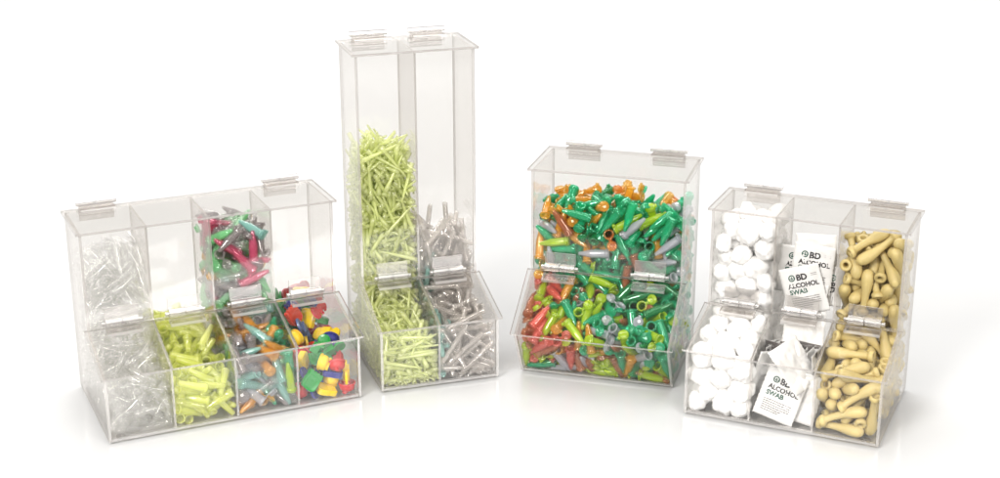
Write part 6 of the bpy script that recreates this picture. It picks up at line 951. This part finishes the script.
6230,1492,531,566,-64,19,39,-62,6230,1492,1565,364,-86,-42,8,23,10230,1524,573,2097,37,-22,-89,-1,6230,1338,1352,609,-46,-34,79,16,6230,1305,722,2002,9,32,45,-82,
10230,995,923,865,-49,32,-4,-80,10230,995,757,1835,25,-80,26,-45,10230,1524,756,1405,-22,39,28,84,10230,1525,1235,520,86,-16,-15,43,10230,1070,1093,912,-53,76,-36,0,
10230,1264,737,1105,-10,82,-15,52,6230,1025,1564,723,-57,49,-59,-25,10230,1085,677,1983,78,38,-19,45,10230,1525,123,983,-45,-15,81,31,10230,995,758,1469,-8,24,68,67,
6230,1491,315,895,48,-42,-73,-19,6230,1312,1564,193,72,-13,34,-57,6230,1029,329,1955,52,73,-6,42,6230,1200,553,1610,-92,8,4,34,6230,1371,412,2039,-44,26,65,55,
10230,994,1309,678,68,-66,3,-30,10230,994,516,1264,32,-66,-44,-50,10230,1526,1165,161,80,-26,48,21,6230,1490,518,1469,-5,-19,-72,66,6230,1028,1400,194,-34,-51,12,77,
6230,1270,1562,725,-46,-70,-14,50,6230,1027,740,993,1,15,-98,-2,6230,1427,498,1713,-84,-11,50,-12,10230,1524,756,2041,-36,57,73,1,10230,1264,1347,160,39,-69,20,56,
10230,995,577,1438,-41,-87,-15,15,10230,1526,338,1344,95,-16,22,7,6230,1027,1526,471,-38,-13,-31,-85,10230,1526,256,1108,16,21,-81,-50,10230,1527,708,927,76,24,39,44,
10230,1525,125,794,4,38,-90,-14,10230,1526,1403,482,96,12,13,-15,10230,1525,971,954,-37,4,-90,15,10230,995,527,2058,46,-40,65,-42,10230,1201,1439,310,-76,-3,0,63,
6230,1328,1071,885,34,-43,5,-82,6230,1213,868,930,-88,37,-26,-2,6230,1371,366,1197,1,-50,-33,-79,10230,1526,548,826,64,-21,6,-72,6230,1491,1564,618,24,17,83,46,
6230,1491,159,1468,-96,-3,-15,18,10230,1118,1599,290,43,21,85,-16,6230,1222,160,1995,-14,-80,38,43,10230,1165,383,2127,25,18,-62,-71,10230,1524,126,1689,-87,32,-34,-5,
10230,994,1260,859,-60,-13,-52,-58,6230,1178,1211,750,-57,-53,-9,61,6230,1492,730,711,52,-41,-33,-66,10230,1525,1019,773,-34,35,14,85,10230,1528,1348,658,-20,7,69,-68,
6230,1391,723,1583,34,-11,92,-9,10230,1526,126,609,-64,-70,-22,16,10230,1524,519,1913,-88,-30,24,-24,6230,1492,724,1186,45,-77,-2,-43,10230,1334,579,1183,-53,25,75,-28,
10230,1217,756,1723,-82,-22,-11,50,10230,1525,1077,599,21,20,-77,55,10230,1524,1452,799,72,62,9,-25,10230,994,481,1598,79,-27,-44,-29,10230,1409,818,1003,7,-55,-82,-8,
6230,1492,883,521,-14,96,19,-3,6230,1274,1563,476,25,-17,63,70,6230,1493,1383,191,-56,-9,17,-79,6230,1032,540,1808,39,55,50,53,10230,1525,514,1255,-38,51,53,-54,
6230,1490,722,1821,56,-25,18,76,10230,1524,304,678,57,-28,41,64,6230,1491,289,1846,31,72,-50,-33,6230,1056,724,1249,-9,-24,93,-23,6230,1026,440,739,42,52,-38,62,
10230,1135,1411,628,-9,51,17,82,10230,993,1602,158,-65,-62,6,41,10230,1318,1367,824,-36,-19,-42,-80],
 'D3': [5220,2722,873,564,-52,-40,-11,-73,5220,3037,545,1990,16,10,48,-85,5220,2839,183,1169,23,58,8,-77,5220,2826,336,204,-48,42,70,-29,5220,2645,896,721,-71,21,-64,-12,
5220,2807,451,1597,11,-50,38,76,5220,2671,94,1935,31,-58,26,-70,5220,2960,324,1177,-33,46,44,68,5220,2834,586,544,-97,-4,-9,16,5220,2723,1444,229,-67,43,-51,29,
5220,2812,1303,253,-9,79,39,45,5220,3038,1273,239,-59,-35,-36,62,5220,2524,511,610,91,36,-5,-14,5220,2844,1296,640,49,23,-4,-83,5220,2665,250,1787,38,-11,91,1,
5220,2825,661,1169,-46,-42,-56,-53,5220,2877,853,867,89,11,-36,-22,5220,2693,1630,309,10,54,7,82,5220,2533,989,200,-69,46,-35,-42,5220,2581,1439,286,-78,-43,-13,42,
5220,2855,1432,354,-76,40,34,36,5220,2549,952,878,-10,-36,49,-77,5220,2524,1449,463,56,17,50,-62,5220,2852,1609,560,1,-43,-5,-89,5220,2562,147,1792,12,-94,2,28,
5220,2841,1519,725,74,12,-61,23,5220,2849,191,222,-12,-84,4,-51,5220,3038,718,1115,-48,-8,14,-85,5220,2893,984,577,-56,-44,2,68,5220,2565,503,1818,-2,11,-97,-18,
5220,2927,1140,318,-1,-95,11,25,5220,2722,409,1106,2,78,-23,56,5220,2556,599,1282,86,-44,22,1,5220,2679,378,1006,87,-33,-31,-11,5220,2828,691,788,2,-67,20,-70,
5220,2650,773,971,-35,-41,-50,-67,5220,2680,686,1542,-57,23,-77,-12,5220,2916,683,1800,-14,43,-80,37,5220,2981,279,1299,-21,-3,48,84,5220,2844,673,533,7,68,39,60,
5220,2939,936,322,15,75,61,17,5220,3037,130,1562,-14,-2,-8,98,5220,2829,258,989,52,-17,-40,-73,5220,2648,984,365,29,56,-53,-54,5220,2484,584,1053,55,52,-50,39,
5220,2882,1134,745,82,-51,-20,-5,5220,2628,1033,806,-3,-55,34,-75,5220,2931,206,1741,73,19,-17,62,5220,2556,572,1163,24,-4,95,-16,5220,2970,262,248,-73,47,9,47,
5220,2720,590,1295,-70,-46,-44,27,5220,2983,460,1527,-1,-88,-44,-13,5220,2609,491,1205,-68,48,20,-49,5220,2975,93,759,6,-87,-45,13,5220,2831,832,446,47,46,-70,-25,
5220,2820,1516,404,-10,-94,9,27,5220,2927,1181,538,6,77,-56,-25,5220,2824,1184,610,-24,19,81,-48,5220,2626,555,1651,-15,-82,-43,31,5220,2979,557,224,-34,-33,-77,40,
5220,2658,1476,766,-79,1,-58,-15,5220,2595,959,578,-6,43,-57,68,5220,2955,670,656,50,63,44,-38,5220,2958,475,393,9,32,60,-71,5220,2645,246,830,65,13,48,56,
5220,2628,347,1874,65,28,-68,10,5220,2659,1236,880,67,-7,-72,2,5220,2604,900,814,20,-33,39,-83,5220,2500,1269,479,-15,-1,-81,-54,5220,2905,572,1270,19,15,67,-69,
5220,2572,1271,325,-80,19,-38,-39,5220,2540,576,1435,92,-29,-23,3,5220,3014,1583,339,1,-51,84,12,5220,2987,458,1831,72,43,14,-50,5220,2643,1085,704,67,47,-32,46,
5220,3037,1045,569,10,-65,-73,-11,5220,2639,94,1491,30,-42,16,-83,5220,2443,1194,749,-49,-84,-16,9,5220,3039,341,750,-43,89,3,1,5220,2811,562,127,-5,68,14,-70,
5220,2939,392,943,19,19,-77,56,5220,2612,722,1025,-88,-21,-39,-10,5220,2917,262,1564,-30,-1,85,40,5220,2443,559,1743,-32,41,66,52,5220,2840,572,1783,-68,45,-29,-48,
5220,2675,1475,535,85,36,33,-11,5220,2702,791,1474,-83,2,-2,54,5220,2443,1459,386,88,42,8,-14,5220,2785,689,1974,-43,-19,85,-16,5220,2523,1177,659,27,-21,-79,-49,
5220,2947,279,442,69,-32,48,40,5220,2853,221,532,-2,55,-38,-73,5220,2440,1101,382,-2,10,-96,-22,5220,2681,1206,282,19,66,-38,-61,5220,2846,678,899,12,-53,41,-72,
5220,3037,373,932,-76,-38,-22,45,5220,2870,668,1394,-4,18,-30,93,5220,2443,654,1326,92,32,7,-18,5220,3038,1328,410,-45,85,20,10,5220,2831,1036,189,-52,-46,-38,-60,
5220,2811,358,663,-61,41,50,-43,5220,2921,478,1367,64,68,-9,31,5220,2723,995,490,22,57,-49,-60,5220,2685,608,1445,10,50,60,-60,5220,2625,867,913,-21,-47,-65,-55,
5220,2668,425,1972,-18,63,-30,68,5220,2847,124,1788,-88,-7,-44,-5,5220,2809,311,1485,-29,71,-32,53,5220,2831,1281,126,69,30,63,-13,5220,2761,335,1332,15,8,62,-75,
5220,2761,671,1655,6,10,-27,-94,5220,2669,1598,127,70,0,70,-10,5220,2918,751,335,37,-1,-67,62,5220,3038,455,385,33,3,-9,93,5220,2852,1411,491,-69,1,-61,-36,
5220,2722,255,1089,36,-86,24,25,5220,2966,862,963,18,92,-22,21,5220,2611,461,1515,49,-70,-46,22,5220,2495,327,972,-56,-59,49,-28,5220,2662,650,2051,-9,-38,-40,-82,
5220,2855,783,216,76,39,38,33,5220,2650,1403,127,-65,-50,-48,-26,5220,2515,674,1866,16,82,-45,28,5220,2821,93,126,35,61,34,61,5220,2767,1428,692,-14,-81,-2,55,
5220,3030,666,1803,-94,-28,-2,14,5220,2555,617,1752,-26,-21,93,5,5220,3038,688,560,-2,-15,-97,14],
}
def unpack(v):
    out = []
    for i in range(0, len(v), 8):
        c, x, y, z = v[i:i+4]; q = Quaternion([a/99 for a in v[i+4:i+8]]); q.normalize()
        out.append((KINDS[c//1000], PALK[c//10 % 100], c % 10, Vector((x/1e4-.2, -y/1e4, z/1e4)), q))
    return out
def set_mat(o, m):
    o.material_slots[0].link = 'OBJECT'; o.material_slots[0].material = m
GROUP = {'A1': 'clear sample tubes in the wide bin', 'A2': 'yellow green sample tubes in the wide bin', 'A3': 'mixed microtubes in the wide bin', 'A4': 'coloured clips in the wide bin',
 'B1': 'fluorescent yellow tips in the tall bin', 'B2': 'clear straw tubes in the tall bin', 'C1': 'mixed microtubes in the single compartment bin', 'D1': 'cotton balls', 'D3': 'pale yellow rubber bulbs'}
WHAT = {'tip': 'pipette tip', 'straw': 'straw tube', 'cup': 'conical tube', 'tubec': 'shut microtube', 'tubeo': 'open-capped microtube', 'bulb': 'rubber bulb', 'ball': 'cotton ball', 'fly': 'butterfly clip', 'mitt': 'pronged clip', 'rcap': 'round cap', 'puff': 'small cotton ball'}
PLACE = {'A1': 'wide bin', 'A2': 'wide bin', 'A3': 'wide bin', 'A4': 'wide bin',
 'B1': 'tall bin', 'B2': 'tall bin', 'C1': 'undivided bin', 'D1': 'bin of swabs', 'D3': 'bin of swabs'}
CATG = {'tip': 'pipette tip', 'straw': 'tube', 'cup': 'tube', 'tubec': 'microtube', 'tubeo': 'microtube', 'bulb': 'rubber bulb', 'ball': 'cotton ball', 'fly': 'clip', 'mitt': 'clip', 'rcap': 'cap', 'puff': 'cotton ball'}
PIECES = []
for key, blob in DATA.items():
    b = BINS[key[0]]; root = ROOT[key[0]]; MW = Matrix.Translation((b[0], b[1], 0)) @ Matrix.Rotation(b[2], 4, 'Z')
    items = unpack(blob); W, d1, d2, H, hh, hf, nc = b[3], b[4], b[5], b[6], b[7], b[8], b[10]
    ci = int(key[1])-1; cx0 = -W/2+W/nc*ci; cwid = W/nc
    zs = sorted(i[3].z for i in items if -i[3].y < d1); ztop = zs[int(len(zs)*.97)] if zs else hh
    loose = {}
    for idx, (k, c, fl, p, q) in enumerate(items):
        pr = PROTO[k][idx % len(PROTO[k])]; cname, m = PAL[c]
        mw = MW @ Matrix.Translation(p) @ q.to_matrix().to_4x4()
        if fl:
            loose.setdefault(c, []).append((k, mw)); continue
        o = link(NAME[k], pr); o.matrix_world = mw; set_mat(o, m)
        PIECES.append((key, idx, o))
        if k in CAPS:
            cp = link('cap', CAPS[k], o); set_mat(cp, m)
        # where it lies, in words
        fx = (p.x-cx0)/cwid; side = ('far left', 'left', 'middle', 'right', 'far right')[min(4, max(0, int(fx*5)))]
        d = -p.y
        if d > d1-.004: zone, top, dep = 'tray', hh-.01, ('front' if d > d1+(d2-d1)*.55 else 'back')
        else: zone, top, dep = 'hopper', ztop, ('front' if d > d1*.66 else 'back' if d < d1*.33 else 'centre')
        hz = max(0, min(.999, p.z/top)); lev = ('at bottom', 'low', 'below middle', 'above middle', 'high', 'at top')[int(hz*6)]
        up = (q @ Vector((0, 0, 1))).z
        pose = '' if k in ('ball', 'puff') else ('upright ' if abs(up) > .8 else 'tilted ' if abs(up) > .4 else 'flat ')
        tag(o, f"{pose}{cname} {WHAT[k]} {lev} of {zone}, {side} {dep}, {PLACE[key]}".replace('low of', 'low in').replace('high of', 'high in').replace('middle of', 'middle of'), CATG[k], GROUP[key])
    if loose:
        # the rest of a kind past the three hundred: one heap
        V, F, MI, mats = [], [], [], []; off = 0
        for c, lst in loose.items():
            mats.append(PAL[c][1])
            for k, mw in lst:
                for me in [PROTO[k][0]]+([CAPS[k]] if k in CAPS else []):
                    V += [mw @ v.co for v in me.vertices]; F += [tuple(i+off for i in f.vertices) for f in me.polygons]; MI += [len(mats)-1]*len(me.polygons); off = len(V)
        nm = NAME[lst[0][0]]+'_heap'
        o = link(nm, mesh(nm, V, F, mats, MI, True))
        tag(o, {'B1': 'dense mass of fluorescent yellow tips filling the left half of the tall bin'}.get(key, 'heap of ' + GROUP[key]), 'heap', kind='stuff')

# ---------------------------------------------------------------- swab packets in the right-hand bin
PW, PH = .048, .058
def puff(x, y, seed, k, rough=1.):
    u, v = x/(PW/2), y/(PH/2); e = max(0, 1-abs(u)**3)*max(0, 1-abs(v)**3)
    return .0016*k*e+.0017*rough*noise.fractal(Vector((x*70+seed, y*70, seed*1.7)), .8, 2., 3)*min(1, e*1.5)
def bendz(x, y, seed, amt): return amt*((x/(PW/2))**2*.6+(y/(PH/2))*.5*(x/(PW/2))) if amt else 0
def packet_mesh(seed, amt, foil, rough=1.):
    nx, ny = 18, 22; V, F = [], []
    for s in (1, -1):
        for j in range(ny+1):
            for i in range(nx+1):
                x, y = (i/nx-.5)*PW, (j/ny-.5)*PH; ed = i in (0, nx) or j in (0, ny)
                zig = .0004*(1 if (j % 2) else -1) if i in (0, nx) else 0
                V.append((x+zig, y, s*(.00022+(0 if ed else puff(x, y, seed, 1, rough)))+bendz(x, y, seed, amt)))
    o = (nx+1)*(ny+1)
    for j in range(ny):
        for i in range(nx):
            a = j*(nx+1)+i; F.append((a, a+1, a+nx+2, a+nx+1)); a += o; F.append((a, a+nx+1, a+nx+2, a+1))
    rim = [i for i in range(nx+1)]+[j*(nx+1)+nx for j in range(1, ny+1)]+[ny*(nx+1)+i for i in range(nx-1, -1, -1)]+[j*(nx+1) for j in range(ny-1, 0, -1)]
    for a, b2 in zip(rim, rim[1:]+rim[:1]): F.append((a, a+o, b2+o, b2))
    k = nx*ny*2; me = mesh('swab_packet', V, F, [M_PAPER, M_GAP_SHADE], [(i % 2) if foil and i < k else 0 for i in range(len(F))], True)
    return me
def text_geo(body, size, x, y, bold=0.):
    cu = bpy.data.curves.new('t', 'FONT'); cu.body = body; cu.size = size; cu.resolution_u = 3; cu.offset = bold; cu.align_x = 'LEFT'
    ob = bpy.data.objects.new('t', cu); me = bpy.data.meshes.new_from_object(ob)
    V = [(v.co.x+x, v.co.y+y) for v in me.vertices]; F = [tuple(p.vertices) for p in me.polygons]
    bpy.data.objects.remove(ob); bpy.data.curves.remove(cu); bpy.data.meshes.remove(me); return V, F
def rect(x0, y0, x1, y1, n=6):
    V = []; F = []
    for i in range(n+1):
        x = x0+(x1-x0)*i/n; V += [(x, y0), (x, y1)]
        if i: F.append((2*i-2, 2*i, 2*i+1, 2*i-1))
    return V, F
def ringgeo(cx, cy, r0, r1, a0=0, a1=360, n=20):
    V = []; F = []
    for i in range(n+1):
        a = R(a0+(a1-a0)*i/n); V += [(cx+r*math.cos(a), cy+r*math.sin(a)) for r in (r0, r1)]
        if i: F.append((2*i-2, 2*i-1, 2*i+1, 2*i))
    return V, F
def swab_packet(label, loc, rot, seed, amt=0., printed=True, word=True, foil=False):
    """loc in the bin's frame (x, depth, z); rot: list of (axis, degrees) applied in order to a packet standing upright facing the front"""
    root = ROOT['D']; b = BINS['D']; MW = Matrix.Translation((b[0], b[1], 0)) @ Matrix.Rotation(b[2], 4, 'Z')
    m = Matrix.Rotation(math.pi/2, 4, 'X')
    for ax, dg in rot: m = Matrix.Rotation(R(dg), 4, ax) @ m
    o = link('swab_packet', packet_mesh(seed, amt, foil, 1. if printed else 2.1)); o.matrix_world = MW @ Matrix.Translation((loc[0], -loc[1], loc[2])) @ m
    tag(o, label, 'swab packet', 'alcohol swab packets')
    if printed:
        def pr(name, mat, *geo):
            V, F = join(*geo)
            P = [(x, y, .00022+puff(x, y, seed, 1)+bendz(x, y, seed, amt)+.00016) for x, y in V]
            return link(name, mesh(name, P, F, [mat]), o)
        lx, ly = -.0105, .0165
        pr('emblem', M_GREEN, ringgeo(lx, ly, .0026, .0040), ringgeo(lx, ly-.0002, .0000, .0017, 180, 360), ringgeo(lx, ly+.0009, 0, .0009),
           rect(lx-.0026, ly-.0004, lx-.0014, ly+.0002, 1), rect(lx+.0014, ly-.0004, lx+.0026, ly+.0002, 1))
        pr('lettering', M_INK, text_geo('BD', .0100, lx+.0052, ly-.0036, .00042))
        if word:
            pr('lettering', M_INK, text_geo('ALCOHOL', .0077, -.0168, .0044, .00032))
            pr('lettering', M_GREEN, text_geo('SWAB', .0077, -.0168, -.0030, .00032))
        rng = random.Random(seed); g = []
        for k in range(6):
            y = -.0085-.0026*k; x = -.0168
            while x < (.0165 if k < 4 else .004):
                l = rng.uniform(.0012, .0036); g.append(rect(x, y, min(x+l, .017), y+.0011, 1)); x += l+.0007
        g += [rect(.0125, ly+.0016, .0195, ly+.0022, 1), rect(.0125, ly-.0004, .0195, ly+.0001, 1)]
        pr('fine_print', M_GREY, *g)
    return o
PK = swab_packet
PK('printed swab packet leaning clockwise against the front panel of the tray', (-.0035, .1575, .0375), [('Y', 14), ('X', -15)], 1, .0006)
PK('blank swab packet wedged edge-on over the printed one in the tray', (.0080, .1440, .0715), [('Z', 57), ('Y', -39), ('X', -11)], 2, .0012, printed=False)
PK('white swab packet lower right in the tray behind the leaning printed packet', (.0165, .1500, .0370), [('Y', 9), ('X', -14)], 3, .001, printed=False)
PK('swab packet standing edge-on at the left of the tray behind the printed one', (-.0230, .1380, .0560), [('Z', 52), ('Y', 16)], 4, .002, printed=False)
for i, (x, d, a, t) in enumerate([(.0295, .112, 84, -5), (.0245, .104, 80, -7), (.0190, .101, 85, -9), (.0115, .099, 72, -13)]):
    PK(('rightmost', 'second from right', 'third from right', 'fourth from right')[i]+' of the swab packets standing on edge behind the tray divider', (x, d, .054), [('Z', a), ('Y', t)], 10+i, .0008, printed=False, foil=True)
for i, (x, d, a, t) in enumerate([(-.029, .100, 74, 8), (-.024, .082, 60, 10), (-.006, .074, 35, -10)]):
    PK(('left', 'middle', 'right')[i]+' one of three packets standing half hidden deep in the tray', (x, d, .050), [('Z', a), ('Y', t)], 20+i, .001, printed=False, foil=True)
for i, (x, d, a, t) in enumerate([(.004, .110, 12, 4), (-.014, .116, -24, -8), (.014, .102, 16, 10)]):  # added packets whose painted dark backs shade the gap
    PK(('left', 'middle', 'right')[i]+' swab packet with gap shade painted on its back, behind the tray packets', (x, d, .056), [('Z', 180+a), ('Y', t)], 60+i, .002, printed=False, foil=True)
# hopper
PK('upright printed swab packet nearest the hopper panel, top left of its stack', (.0060, .0740, .1660), [('Y', 3), ('X', -4)], 30, .0008)
PK('printed swab packet tilted anticlockwise against the hopper panel, above the hinge', (-.0005, .0810, .1410), [('Y', -19), ('X', -3)], 31, .0006)
PK('printed swab packet turned on its side by the hopper\'s yellow bulbs', (.0130, .0700, .1470), [('Y', 92), ('X', -3)], 32, .0006)
PK('topmost blank swab packet at the back of the hopper stack', (.0060, .0560, .1730), [('Y', -4), ('X', -6)], 33, .001, printed=False)
PK('printed swab packet behind the divider beside the cotton balls', (-.0130, .0560, .1560), [('Y', 4), ('Z', 12)], 34, .0008)
PK('creased blank swab packet lying behind the middle tray hinge', (.0010, .0790, .1220), [('Y', 5), ('X', -10)], 35, .003, printed=False)
PK('lowest blank swab packet at the hopper panel, just below the tray hinge', (.0040, .0860, .1030), [('Y', -4), ('X', -30)], 36, .003, printed=False)
for i in range(2):
    PK(('rear', 'front')[i]+' of two blank packets packed behind the printed ones in the hopper', (.002*(-1)**i, .032+.012*i, .146+.004*i), [('Y', 5*(-1)**i), ('X', -6)], 40+i, .001, printed=False)
